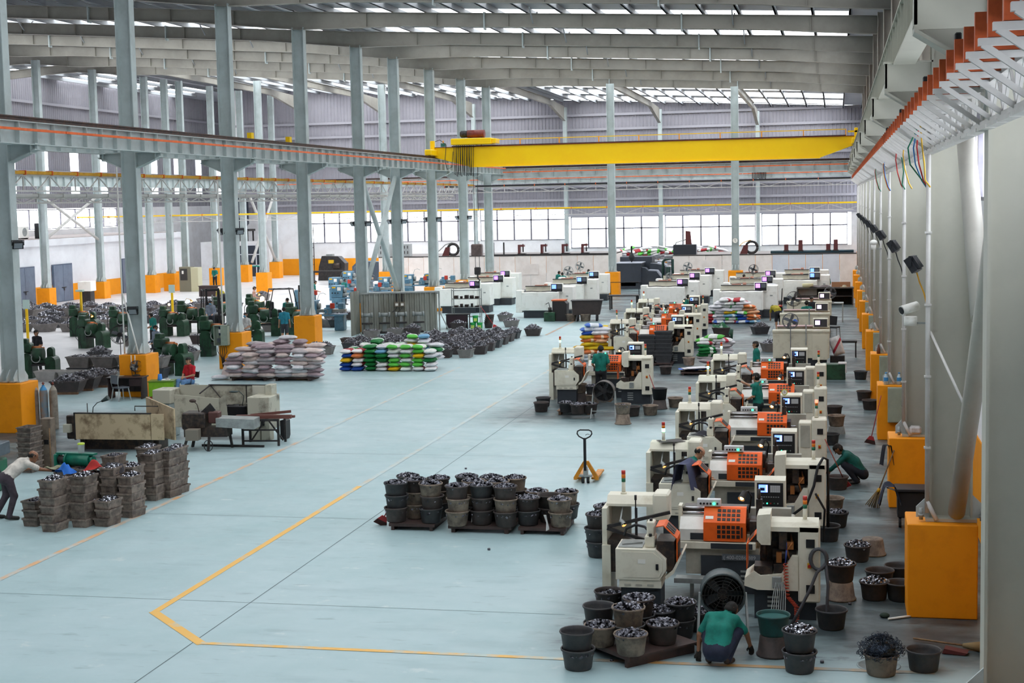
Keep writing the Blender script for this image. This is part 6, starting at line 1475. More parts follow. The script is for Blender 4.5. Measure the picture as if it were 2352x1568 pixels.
def bench_grinder(label, loc, rz):
    S = Spec('bench_grinder'); gm = mat('grinder_grey', '8b9190', 0.5)
    S.add('motor', MB().cyl((-0.18, 0, 0.95), (0.18, 0, 0.95), 0.1, n=16), gm)
    for s in (-1, 1): S.add('wheel_guard', MB().cyl((s*0.2, 0, 0.95), (s*0.3, 0, 0.95), 0.13, n=18), gm)
    S.add('stand', MB().prism([(-0.12, 0.1), (0.12, 0.1), (0.06, 0.86), (-0.06, 0.86)], 'y', -0.07, 0.07), gm)
    S.add('foot', MB().box(-0.25, 0.25, -0.2, 0.2, 0, 0.1, 0.02), dark)
    S.add('water_tray', MB().box(-0.28, 0.28, -0.35, -0.1, 0.5, 0.58, 0.01), dark)
    return S.place(label, 'grinder', loc, rz, 'bench grinders before the corrugated screen')
for k, t in enumerate((0.12, 0.34, 0.55, 0.77)):
    p = A+d*t; bench_grinder('%s bench grinder from the left before the corrugated screen' % NTH[k], (p.x, p.y-0.6, 0), ang)
for k, t in enumerate((0.455, 0.525)):
    p = A+d*t
    r = root('switch_box', '%s small brown switch box on the corrugated screen' % ('left' if k == 0 else 'right'), 'switch box', (p.x, p.y, 0), ang)
    link('box_body', MB().box(-0.13, 0.13, -0.2, -0.06, 1.3, 1.55, 0.01).mesh('box_body', mat('switch_brown', '6e6458', 0.6)), r)
    link('box_window', MB().box(-0.07, 0.07, -0.21, -0.2, 1.36, 1.48).mesh('box_window', paper), r)
    link('riser_duct', MB().box(-0.04, 0.04, -0.12, -0.06, 1.55, 1.98).mesh('riser_duct', dark), r)
    link('flex_cable', MB().tube([(0, -0.15, 1.3), (-0.1, -0.3, 1.15), (-0.25, -0.45, 1.05)], 0.015).mesh('flex_cable', blackr), r)
S = Spec('parts_shelf')
for x in (0, 1.5):
    for y in (0, 0.5): S.add('upright', MB().box(x-0.02, x+0.02, y-0.02, y+0.02, 0, 2.0), galv)
for z in (0.5, 1.0, 1.45, 1.9): S.add('shelf_board', MB().box(-0.02, 1.52, -0.02, 0.52, z, z+0.03), galv)
random.seed(3)
for z in (1.03, 1.48):
    for k in range(5): S.add('machine_part', MB().cyl((0.2+k*0.28, 0.2, z), (0.2+k*0.28, 0.2, z+random.uniform(0.08, 0.25)), random.uniform(0.06, 0.12), n=10) if k % 2 else MB().box(0.1+k*0.28, 0.3+k*0.28, 0.1, 0.35, z, z+random.uniform(0.06, 0.18)), oil)
S.place('open steel shelf of dark machine parts right of the grinding screen', 'shelf', (-19.9, 77.0, 0), 0.05)
S = Spec('work_table'); S.add('top', MB().box(-0.6, 0.6, -0.35, 0.35, 0.72, 0.77), dark); S.add('apron', MB().box(-0.56, 0.56, -0.32, -0.28, 0.05, 0.72), mat('table_maroon', '3a2830', 0.6))
for sx in (-0.55, 0.55):
    for sy in (-0.3, 0.3): S.add('leg', MB().box(sx-0.025, sx+0.025, sy-0.025, sy+0.025, 0, 0.72), dark)
S.place('dark maroon work table below the parts shelf', 'table', (-19.3, 75.9, 0), 0.05)
pg = mat('pail_green', '1f9a4a', 0.4); pl = mat('pail_label', 'b8cc60', 0.5)
S = Spec('green_pail'); S.add('pail_body', MB().lathe([(0.001, 0), (0.13, 0), (0.15, 0.32)], 18), pg); S.add('lid', MB().lathe([(0.16, 0.31), (0.165, 0.35), (0.001, 0.36)], 18), pg)
S.add('pail_label', MB().prism([(-0.08, 0.06), (0.08, 0.06), (0.085, 0.22), (-0.085, 0.22)], 'y', -0.152, -0.12), pl, None, 'yellow-green label'); S.add('handle', MB().tube([(-0.155, 0, 0.28), (-0.1, -0.12, 0.22), (0.1, -0.12, 0.22), (0.155, 0, 0.28)], 0.006), galv)
q = Vector((-18.2, 75.4, 0))
for k, (dx, dz, lb) in enumerate(((-0.18, 0, 'lower left green pail beside the maroon table'), (0.17, 0, 'lower right green pail with bright label beside the maroon table'), (-0.05, 0.362, 'green pail stacked on top of the two others'))):
    S.place(lb, 'pail', (q.x+dx, q.y, dz+(0.0)), 0.1*k, 'green lubricant pails')
broom('long red-handled brush leaning behind the green pails', (-17.3, 75.9, 0.02), (0.0, -0.6, 0.0), mat('brush_red', 'b02a2c', 0.6), mat('handle_red', 'c83838', 0.5), 1.4)
for k in range(5): tub((-17.75+0.02*k, 76.2, k*0.1), '%s tub in the nested stack behind the green pails' % NTH[k], 'br', None, 'nested tubs behind the pails')
# open sheet-metal guards of the old lathe at the left
r = root('guarded_lathe', 'old lathe boxed in by open stained sheet-metal guards, nearer one', 'lathe', (-19.0, 37.2, 0), 0.02)
def P_(n, mb, m, lb=None, up=None): return link(n, mb.mesh(n, m), up or r, label=lb)
P_('front_guard', MB().box(-1.28, 0.92, -0.02, 0.02, 0.32, 1.02), tan_m, 'stained tan front guard sheet'); P_('guard_rim', MB().box(-1.3, 0.94, -0.03, 0.03, 1.02, 1.05).box(-1.3, -1.26, -0.03, 0.03, 0.3, 1.05), dark)
P_('front_guard_wing', MB().box(0.94, 1.3, -0.02, 0.02, 0.32, 1.02), tan_m)
P_('side_guard', MB().add([(0.35, 1.0, 0.3), (1.55, 0.1, 0.3), (1.55, 0.1, 1.15), (0.35, 1.0, 1.35), (0.38, 1.03, 0.3), (1.58, 0.13, 0.3), (1.58, 0.13, 1.15), (0.38, 1.03, 1.35)], [(0, 1, 2, 3), (7, 6, 5, 4), (0, 4, 5, 1), (1, 5, 6, 2), (2, 6, 7, 3), (3, 7, 4, 0)]), tan_m)
P_('lathe_bed', MB().box(-1.2, 1.0, 0.3, 0.9, 0.0, 0.55), oil); P_('headstock', MB().box(-1.6, -1.2, 0.1, 0.8, 0.3, 0.95, 0.03).cyl((-1.2, 0.45, 0.75), (-0.9, 0.45, 0.75), 0.15, n=14), oil)
P_('junction_box', MB().box(-1.62, -1.42, -0.05, 0.1, 0.5, 0.72), pale_m); P_('leg', MB().box(-1.2, -1.1, 0.1, 0.2, 0, 0.32), dark); P_('leg', MB().box(0.8, 0.9, 0.1, 0.2, 0, 0.32), dark)
l = P_('gooseneck_lamp', MB().tube([(-0.9, 0.3, 1.0), (-0.88, 0.3, 1.15), (-0.75, 0.3, 1.28), (-0.6, 0.3, 1.33)], 0.012).cyl((-0.62, 0.3, 1.32), (-0.42, 0.3, 1.42), 0.03, 0.075, 12), mat('lamp_dark_teal', '2c3c3c', 0.5)); P_('rod', MB().cyl((-1.1, 0.4, 1.0), (-1.1, 0.4, 1.25), 0.012, n=6), dark)
P_('tray_handle', MB().tube([(0.2, 0.6, 1.02), (0.2, 0.6, 1.15), (0.9, 0.6, 1.15), (0.9, 0.6, 1.02)], 0.015), dark)
r = root('guarded_lathe', 'old lathe boxed in by open stained sheet-metal guards, farther one', 'lathe', (-17.0, 39.2, 0), 0.0)
P_('left_cabinet', MB().box(-2.1, -1.55, 0.3, 1.0, 0.98, 1.38, 0.02), pale_m); P_('left_cabinet_base', MB().box(-2.08, -1.6, 0.35, 1.0, 0.0, 0.98, 0.02), mat('cabinet_paleblue', 'b8c6c8', 0.5, col2='8a9898', scale=3))
P_('inner_guard', MB().add([(-1.2, -0.2, 0.4), (0.1, -0.1, 0.4), (0.1, -0.1, 1.2), (-1.2, -0.2, 1.32), (-1.2, -0.17, 0.4), (0.1, -0.07, 0.4), (0.1, -0.07, 1.2), (-1.2, -0.17, 1.32)], [(0, 1, 2, 3), (7, 6, 5, 4), (0, 4, 5, 1), (1, 5, 6, 2), (2, 6, 7, 3), (3, 7, 4, 0)]), pale_m)
P_('inner_guard_wing', MB().add([(0.1, -0.1, 0.4), (0.45, -0.25, 0.45), (0.35, -0.25, 1.32), (0.1, -0.1, 1.2)], [(0, 1, 2, 3)]), pale_m)
P_('back_guard', MB().box(-1.55, 1.2, 0.95, 0.98, 0.5, 1.45), pale_m, 'pale rear guard sheet with black scorch'); P_('guard_rail', MB().box(-0.65, 1.2, 0.93, 1.0, 1.44, 1.47).bar((-0.6, 0.95, 1.45), (-0.6, 0.2, 1.3), 0.03).bar((-0.6, 0.95, 1.45), (0.1, 0.5, 0.9), 0.02).bar((0.5, 0.95, 1.45), (0.5, 0.95, 0.95), 0.03), dark)
P_('guard_window', MB().box(0.7, 1.1, 0.9, 0.94, 1.15, 1.45).box(0.72, 1.08, 0.89, 0.9, 1.2, 1.42), mat('window_pale', 'c8c6b8', 0.4)); P_('upper_box', MB().box(1.2, 1.4, 0.6, 1.0, 1.2, 1.5, 0.01), pale_m)
P_('tower_cabinet', MB().box(0.85, 1.5, 0.1, 0.95, 0.28, 1.22, 0.02), pale_m); P_('tower_foot', MB().prism([(0.95, 0), (1.2, 0), (1.22, 0.28), (0.9, 0.28)], 'y', 0.1, 0.4).prism([(1.25, 0), (1.5, 0), (1.5, 0.28), (1.25, 0.28)], 'y', 0.1, 0.4), pale_m); P_('cable_hole', MB().box(1.25, 1.35, 0.08, 0.1, 0.42, 0.55), black)
P_('lathe_head', MB().box(0.2, 0.75, 0.2, 0.7, 0.5, 0.95, 0.02).cyl((0.15, 0.4, 0.9), (0.5, 0.4, 0.9), 0.07, n=12).cyl((0.2, 0.3, 0.78), (0.7, 0.3, 0.78), 0.06, n=10).cyl((0.2, 0.3, 0.64), (0.7, 0.3, 0.64), 0.06, n=10), mat('black_gloss', '202024', 0.25, 0.3)); P_('lamp_arm', MB().tube([(0.55, 0.5, 0.95), (0.6, 0.5, 1.2), (0.45, 0.5, 1.35)], 0.012).ell((0.3, 0.5, 1.32), (0.15, 0.1, 0.03), 12, 6), mat('lamp_dark_teal', '2c3c3c'))
P_('rag', MB().ell((-0.35, 0.5, 0.98), (0.15, 0.12, 0.06), 10, 6), mat('rag_salmon', 'c89a84', 0.8)); P_('rag', MB().ell((-0.1, 0.5, 0.98), (0.08, 0.1, 0.06), 10, 6), ragw)
P_('drip_pan', MB().box(-1.3, 0.8, 0.1, 0.9, 0.35, 0.45), oil)
one('black_box', MB().prism([(-0.09, 0), (0.07, 0), (0.1, 0.1), (0.1, 0.52), (0.05, 0.56), (-0.09, 0.53)], 'y', -0.15, 0.15), black, 'black box-shaped heater right of the old lathe tower', 'box', loc=(-15.2, 39.7, 0))
r = root('dark_lathe', 'blackened lathe with grey sheet tray between the guards and the bench', 'lathe', (-16.4, 37.75, 0), 0.1)
P_('headstock', MB().box(-0.95, -0.3, -0.1, 0.5, 0.55, 1.0, 0.03).box(-0.5, -0.3, -0.12, -0.1, 0.6, 0.85), oil); P_('gear_cover', MB().cyl((-0.98, 0.2, 0.75), (-0.92, 0.2, 0.75), 0.22, n=18), dark); P_('tool_post', MB().box(-0.25, 0.05, 0.0, 0.3, 0.7, 1.02, 0.03), mat('maroon_paint', '553430', 0.5)); P_('switch_box', MB().box(-0.75, -0.4, -0.45, -0.15, 0.3, 0.6, 0.01), mat('switchbox_grey', '7c7468', 0.6))
P_('bed', MB().box(-0.9, 0.3, -0.1, 0.4, 0.35, 0.6), oil); P_('sheet_tray', MB().prism([(0.0, 0.62), (1.05, 0.55), (1.05, 0.82), (0.0, 0.86)], 'y', -0.1, 0.5), galv)
for (x, y) in ((-0.8, -0.4), (-0.15, -0.35), (0.3, 0.3), (-0.8, 0.4)): P_('leg', MB().bar((x*0.9, y*0.8, 0.4), (x*1.05, y, 0.0), 0.06), dark)
P_('sloped_plate', MB().prism([(-0.5, 0.98), (-0.2, 1.25), (-0.05, 1.05), (-0.3, 0.95)], 'y', 0.1, 0.12), dark); P_('lamp', MB().tube([(-0.55, 0.2, 1.0), (-0.6, 0.2, 1.2), (-0.68, 0.2, 1.28)], 0.012).ell((-0.72, 0.2, 1.3), (0.1, 0.06, 0.05), 10, 6), mat('lamp_brown', '4a3a34', 0.5)); P_('base_channel', MB().bar((-0.6, 0.5, 0.03), (1.2, 0.3, 0.03), 0.06), dark)
P_('hose_coil', MB().tube([(-0.1+0.12*math.cos(t), -0.5, 0.18+0.15*math.sin(t)) for t in [i*0.5 for i in range(16)]], 0.012), blackr)
r = root('steel_bench', 'dark steel frame bench with rusty channel bars across its top', 'bench', (-15.45, 38.75, 0), 0.1)
for x in (-0.5, 0.5):
    for y in (-0.35, 0.35): P_('leg', MB().box(x-0.03, x+0.03, y-0.03, y+0.03, 0, 0.72), dark)
for _y in (-0.35, 0.35): P_('rail', MB().box(-0.53, 0.53, _y-0.03, _y+0.03, 0.68, 0.74), dark)
for _z in (0.12, 0.42): P_('stretcher', MB().box(-0.53, 0.53, -0.38, -0.33, _z, _z+0.04), dark)
P_('channel_bar', MB().box(-0.7, 0.85, -0.3, -0.18, 0.74, 0.84), mat('rust_channel', '6a4038', 0.6)); P_('channel_bar', MB().box(-0.65, 0.9, -0.12, -0.02, 0.74, 0.8), MATS['rust_channel']); P_('channel_bar', MB().bar((-0.4, 0.1, 0.78), (0.7, 0.3, 0.86), 0.07), MATS['rust_channel'])
P_('brace', MB().bar((-0.45, 0.3, 0.05), (0.0, 0.3, 0.68), 0.04).bar((0.0, 0.3, 0.68), (0.45, 0.3, 0.05), 0.04), dark)
for k, (px, c, lb) in enumerate(((83, ('8a7a6c', '6a5a4c'), 'brown gas cylinder, leftmost of three'), (104, ('6a8698', '8a7a6c'), 'gas cylinder with blue shoulder between two brown ones'), (126, ('8c8478', '6c6256'), 'grey-brown gas cylinder, rightmost of three'))):
    q = G(px, 985); r = root('gas_cylinder', lb, 'gas cylinder', (q.x, q.y, 0), 0, 'gas cylinders by the left column')
    link('bottle', MB().lathe([(0.001, 0), (0.12, 0), (0.125, 0.03), (0.125, 1.08), (0.11, 1.18)], 18).mesh('bottle', mat('cyl_%d' % k, c[0], 0.5, col2=c[1], scale=5, amt=0.8)), r)
    link('shoulder', MB().lathe([(0.11, 1.18), (0.08, 1.25), (0.045, 1.29), (0.04, 1.33)], 18).mesh('shoulder', mat('cyl_sh_%d' % k, ('8a7a6c', '3a8ac0', '8c8478')[k], 0.5)), r)
    link('valve', MB().cyl((0, 0, 1.33), (0, 0, 1.42), 0.02, n=8).cyl((-0.04, 0, 1.38), (0.04, 0, 1.38), 0.015, n=6).mesh('valve', mat('valve_red', '8a4034', 0.5)), r)
r = root('edge_lathe', 'green lathe with blue-grey bed cut by the left edge', 'lathe', (-19.3, 31.5, 0), 0.1)
P_('body', MB().box(-1.2, 0.15, -0.3, 0.4, 0, 0.75, 0.04), mat('lathe_green_bright', '1f6a4c', 0.5, col2='123424', scale=3)); P_('bed', MB().box(-1.2, 0.25, -0.25, 0.35, 0.85, 1.15, 0.02), mat('lathe_slate', '566068', 0.5, col2='3a4046', scale=4)); P_('handwheel', MB().lathe([(0.13, -0.015), (0.15, 0), (0.13, 0.015), (0.11, 0), (0.13, -0.015)], 18).cyl((0, 0, -0.02), (0, 0, 0.02), 0.03, n=8).xf(Matrix.Translation((-0.3, -0.3, 0.98)) @ Matrix.Rotation(PI/2, 4, 'X')), galv); P_('parts_tray', MB().box(-0.8, 0.3, -0.5, -0.3, 0.5, 0.56), dark); P_('clamps', MB().cyl((-0.4, 0.1, 1.15), (-0.4, 0.1, 1.25), 0.05, n=10).cyl((-0.2, 0.1, 1.15), (-0.2, 0.1, 1.25), 0.05, n=10).cyl((0.0, 0.1, 1.15), (0.0, 0.1, 1.25), 0.05, n=10), oil)
q = G(110, 1075); r = root('tall_cabinet', 'tall narrow grimy cabinet right of the stacked trays', 'cabinet', (q.x, q.y+0.1, 0), 0.05)
P_('body', MB().box(-0.14, 0.14, -0.14, 0.14, 0, 1.28, 0.015), mat('cabinet_grime', '7a6c5e', 0.6, col2='4a4038', scale=3, amt=0.8)); P_('vent', MB().box(-0.05, 0.07, -0.15, -0.14, 0.62, 0.74), black)
one('steel_post', MB().bar((0, 0, 0), (0, 0, 0.95), 0.05), mat('post_slate', '5c646c', 0.5), 'slate-grey post left of the tall narrow cabinet', 'post', loc=(q.x-0.35, q.y-0.1, 0))
one('wooden_pole', MB().cyl((0, 0, 0), (-0.05, 0.1, 1.05), 0.014, n=8), wood, 'thin reddish pole leaning on the tall narrow cabinet', 'pole', loc=(q.x+0.2, q.y-0.2, 0))
q = G(62, 1085)
for k in range(9):
    r = root('brown_crate', 'dark tray, %s of the tray stack at the left edge' % ('top' if k == 8 else ORD[k]), 'crate', (q.x, q.y+0.2, k*0.125), PI/2-0.1+0.05*math.sin(k), 'dark trays stacked at the left edge'); link('crate_shell', CRATE, r, scale=(1.0, 1.15, 0.8))
q = gp(610, 960, 0.95); r = root('green_winch', 'green cylindrical electric hoist lying on the crates', 'hoist', (q.x, q.y+0.2, 0.9), -0.1)
for _k, _dx in enumerate((-0.3, 0.15)): crates(q.x+_dx, q.y+0.2, 5, 'the %s stack under the green hoist' % ('left', 'right')[_k], False)
gw = mat('winch_green', '14705a', 0.35, col2='0c3c30', scale=4, amt=0.4)
P_('drum', MB().cyl((-0.28, 0, 0.14), (0.3, 0, 0.14), 0.13, n=18), gw); P_('end_cap', MB().cyl((0.3, 0, 0.14), (0.38, 0, 0.14), 0.1, n=16), gw); P_('flange', MB().cyl((-0.3, 0, 0.14), (-0.26, 0, 0.14), 0.16, n=18), gw); P_('motor', MB().cyl((-0.52, 0, 0.14), (-0.3, 0, 0.14), 0.09, n=14), dark); P_('frame_plate', MB().box(-0.56, -0.5, -0.14, 0.14, 0, 0.28, 0.02), gw); P_('top_plate', MB().box(-0.56, 0.4, -0.05, 0.12, 0.26, 0.3), gw)
r = root('drink_jug', 'clear drinking jug with lime lid standing on the green hoist', 'jug', (q.x+0.06, q.y+0.22, 1.2), 0)
P_('jug', MB().lathe([(0.001, 0), (0.065, 0), (0.075, 0.17), (0.07, 0.19)], 16), pane_mat('jug_clear', (0.85, 0.9, 0.92), 0.6)); P_('lid', MB().lathe([(0.078, 0.185), (0.08, 0.215), (0.06, 0.225), (0.001, 0.225)], 16), mat('lid_lime', 'b8d040', 0.4))
rag('blue_cloth', 'bright blue cloth heaped in front of the green hoist', (gp(530, 990, 1.0).x, gp(530, 990, 1.0).y, 1.0), 0.2, 0.14, 0.2, mat('cloth_blue', '2468c0', 0.8), 3, drape=0.1)
rag('red_cloth', 'red cloth bundle on the crates right of the hoist', (gp(775, 985, 1.0).x, gp(775, 985, 1.0).y, 1.0), 0.27, 0.16, 0.22, mat('cloth_red', 'b82c28', 0.8, col2='7a2420', scale=6), 4, drape=0.1)
rag('dark_cloth', 'charcoal cloth beside the red bundle', (gp(930, 985, 1.0).x, gp(930, 985, 1.0).y, 1.05), 0.2, 0.14, 0.16, mat('cloth_charcoal', '38363c', 0.8), 5, drape=0.15)
rag('beige_cloth', 'greenish rag left of the blue cloth', (gp(430, 985, 1.0).x, gp(430, 985, 1.0).y, 1.0), 0.17, 0.12, 0.12, mat('cloth_olive', '8a8a70', 0.8), 6)
r = root('green_trolley', 'small green steel trolley behind the front crate stacks', 'trolley', (gp(1150, 1200).x, gp(1150, 1200).y, 0), 0.2)
P_('top_frame', MB().box(-0.25, 0.2, -0.2, 0.2, 0.5, 0.54).box(-0.28, 0.23, -0.22, -0.18, 0.5, 0.56), gw); P_('leg', MB().bar((0.1, -0.18, 0.5), (-0.05, -0.18, 0.1), 0.05), gw); P_('leg', MB().bar((0.1, 0.18, 0.5), (-0.05, 0.18, 0.1), 0.05), gw); P_('wheel', MB().cyl((-0.1, -0.15, 0.1), (-0.1, -0.1, 0.1), 0.1, n=14), blackr); P_('wheel', MB().cyl((-0.1, 0.1, 0.1), (-0.1, 0.15, 0.1), 0.1, n=14), blackr)
# desk corner
r = root('office_desk', 'dark brown desk in front of the orange pedestal', 'desk', (-24.1, 47.9, 0), 0.1)
dm = mat('desk_brown', '3a2c2c', 0.45, col2='261c1e', scale=3)
P_('top', MB().box(-0.62, 0.68, -0.32, 0.35, 0.72, 0.76, 0.008), dm); P_('side_panel', MB().box(-0.58, -0.54, -0.28, 0.3, 0, 0.72), dm); P_('side_panel', MB().box(0.6, 0.64, -0.28, 0.3, 0, 0.72), dm); P_('back_panel', MB().box(-0.54, 0.6, 0.22, 0.25, 0.2, 0.72), dm); P_('drawer', MB().box(0.2, 0.6, -0.29, 0.2, 0.45, 0.7, 0.005), dm)
r = root('office_chair', 'grey chair with curved back before the brown desk', 'chair', (-24.0, 47.25, 0), 2.6)
ch = mat('chair_grey', '4a5058', 0.5)
P_('seat', MB().box(-0.22, 0.22, -0.22, 0.22, 0.43, 0.48, 0.02), ch); P_('backrest', MB().prism([(-0.2, 0.6), (0.2, 0.6), (0.22, 0.9), (-0.22, 0.9)], 'y', 0.2, 0.24), ch)
for sx, sy in ((-1, -1), (1, -1), (-1, 1), (1, 1)): P_('leg', MB().bar((sx*0.18, sy*0.18, 0.44), (sx*0.23, sy*0.24, 0), 0.03), galv)
P_('back_post', MB().tube([(-0.2, 0.2, 0.45), (-0.21, 0.25, 0.65), (-0.22, 0.22, 0.88)], 0.013).tube([(0.2, 0.2, 0.45), (0.21, 0.25, 0.65), (0.22, 0.22, 0.88)], 0.013), galv)
r = root('green_chest', 'lime green steel tool chest beside the desk', 'chest', (-22.86, 48.1, 0), 0.25)
gc = mat('chest_lime', '7cae1c', 0.45, col2='5c8418', scale=4)
P_('body', MB().box(-0.42, 0.42, -0.28, 0.28, 0.08, 0.58, 0.01), gc); P_('lid', MB().box(-0.45, 0.45, -0.31, 0.31, 0.58, 0.61, 0.005), mat('chest_lid', '5c7c28', 0.5)); P_('hasp', MB().box(0.42, 0.43, 0.0, 0.05, 0.35, 0.42), black)
for sx in (-0.36, 0.36):
    for sy in (-0.22, 0.22): P_('foot', MB().box(sx-0.03, sx+0.03, sy-0.03, sy+0.03, 0, 0.08), mat('foot_red', 'a04028', 0.5))
r = root('blue_cup', 'blue upturned plastic cup on the lime green chest', 'cup', (-22.95, 48.12, 0.61), 0); P_('cup_shell', MB().lathe([(0.085, 0), (0.088, 0.01), (0.065, 0.21), (0.001, 0.215)], 18), mat('cup_blue', '3f86d8', 0.4))
r = root('white_tray', 'white tray beside the blue cup', 'tray', (-22.72, 48.1, 0.61), 0.2); P_('tray_base', MB().box(-0.14, 0.14, -0.1, 0.1, 0, 0.03, 0.005), paper); P_('crumpled_tissue', MB().ell((0.05, 0, 0.05), (0.07, 0.06, 0.03), 10, 6), ragw)
def cage_fan(label, loc, rz, R, stand, m=dark, back=0.16, tilt=0.0, name='pedestal_fan', kind='disc'):
    S = Spec(name); zc = stand
    T = Matrix.Translation((0, 0, zc)) @ Matrix.Rotation(tilt, 4, 'X')
    ring = MB()
    for k in range(3): ring.tube([(R*(1-0.04*k)*math.cos(t), -back/2+back*k/2, R*(1-0.04*k)*math.sin(t)) for t in [2*PI*i/20 for i in range(21)]], 0.008, 5)
    for i in range(18):
        t = 2*PI*i/18
        ring.tube([(0.03*math.cos(t), -back/2-0.05, 0.03*math.sin(t)), (R*0.7*math.cos(t), -back/2-0.04, R*0.7*math.sin(t)), (R*math.cos(t), -back/2, R*math.sin(t)), (R*0.96*math.cos(t), back/2, R*0.96*math.sin(t))], 0.004, 3)
    S.add('cage', ring.xf(T), m)
    for k in range(4):
        a = 2*PI*k/4+0.3; bl = MB().prism([(0.03, -0.03), (R*0.45, -R*0.28), (R*0.85, -R*0.2), (R*0.88, R*0.1), (R*0.4, R*0.12), (0.03, 0.03)], 'y', -0.008, 0.008).xf(Matrix.Rotation(a, 4, 'Y') @ Matrix.Rotation(0.35, 4, 'X')).xf(T)
        S.add('blade', bl, mat('fan_blade', '5c6066', 0.4))
    S.add('motor', MB().cyl((0, -0.06, 0), (0, back/2+0.12, 0), R*0.25, n=14).xf(T), m)
    S.add('stand', MB().cyl((0, 0.06, 0.02), (0, 0.06, zc-R*0.1), 0.016, n=8), m); S.add('base', MB().lathe([(0.001, 0), (R*0.7, 0), (R*0.65, 0.03), (0.03, 0.05)], 16), m)
    return S.place(label, 'fan', loc, rz)
cage_fan('small black desk fan on the brown desk', (-23.85, 48.15, 0.76), 0.9, 0.2, 0.33)
cage_fan('large black pedestal fan left of the desk column', (G(285, 870).x-0.1, G(285, 870).y, 0), 0.3, 0.36, 1.72)
rag('desk_papers', 'straw-coloured papers lying on the brown desk', (-24.4, 47.85, 0.765), 0.2, 0.12, 0.05, mat('paper_straw', 'b0a488', 0.8), 9, 'papers')
for k in range(4):
    trough(-29.7+k*0.98, 52.6, 'pale grey stock box, %s of the front row left of the desk' % NTH[k], 'p', 'flat' if k > 2 else None, 0, 0, 'pale stock boxes left of the desk', 1.12)
for k in range(4):
    trough(-28.9+k*1.05, 53.7, 'grey stock box, %s of the raised row left of the desk' % NTH[k], 'g', 'flat', 0.42, 0.0, 'pale stock boxes left of the desk', 1.2)
    trough(-28.9+k*1.05, 53.7, 'dark stock box supporting the %s raised one left of the desk' % NTH[k], 'k', None, 0.0, 0.0, 'pale stock boxes left of the desk', 1.15)
for k in range(3):
    trough(-26.9+0.06*k, 49.0+k*1.0, 'long dark purple-brown box of bars, %s behind the gas cylinders' % NTH[k], 'b', 'bar', 0.08, 0.12, 'dark bar boxes behind the gas cylinders', (1.4, 1.3, 1.1))
    link('skid_board', MB().box(-0.45, 0.45, -0.06, 0.06, 0, 0.08).mesh('skid_board', plw), None, (-26.9+0.06*k, 48.75+k*1.0, 0), 0.12, 'wooden skid board under the %s dark bar box' % NTH[k], 'board', 'skid boards under the dark bar boxes')
fg = 'stock boxes of forgings before the office block'
random.seed(4)
n_ = 0
for row, (y0, z) in enumerate(((74.5, 0), (77.3, 0), (80.1, 0), (83, 0), (86, 0), (89, 0))):
    for c in range(9):
        x = -46.5-row*1.0+c*1.45+random.uniform(-0.1, 0.1)
        if row < 2 and c in (7, 8): continue
        kk = random.choice('gggbk')
        trough(x, y0+random.uniform(-0.15, 0.15), '%s stock box of forgings, row %s, %s from left, before the doors' % (TW[kk], ['one', 'two', 'three', 'four', 'five', 'six'][row], NTH[c]), kk, 'bright' if (row*3+c) % 3 else 'bar', 0, random.uniform(-0.1, 0.1), fg, (1.45, 1.3, 1.25))
for k, (x, y) in enumerate(((-45.6, 78.6), (-43.0, 79.6), (-38.0, 82.0), (-36.5, 83.2))):
    trough(x, y, 'grey stock box stacked on another before the doors, %s from left' % NTH[k], 'g', 'bar', 0.46, 0.05, fg, (1.6, 1.4, 1.3)); trough(x, y, 'grey stock box under the %s stacked one before the doors' % NTH[k], 'g', None, 0.0, 0.05, fg, (1.5, 1.4, 1.25))
for k, (px, py) in enumerate(((620, 762), (520, 770), (455, 790), (425, 830), (300, 795), (222, 830), (560, 815), (500, 700), (465, 700), (535, 712), (580, 705), (760, 740), (745, 752), (772, 752), (790, 735), (600, 690))):
    q = G(px, py); kk = 'gkbg'[k % 4]
    trough(q.x, q.y+0.3, '%s stock box standing among the lathes, %s' % (TW[kk], ['right of the electrical-box column', 'left of the electrical-box column', 'beside the two rounded casings', 'behind the desk chair lathe', 'behind the tall fan', 'under the red hand barrow', 'in front of the hooded casing', 'behind the forklift mast', 'left behind the forklift mast', 'behind the barefoot worker', 'by the pink-shirted worker', 'right of the dark column', 'next to the dark column pedestal', 'right behind the dark column pedestal', 'below the blue lathes', 'under the pink-shirted worker'][k]), kk, 'bar' if k % 2 else 'flat', 0.0, 0.1*(k % 3), 'stock boxes among the lathes', 1.15)
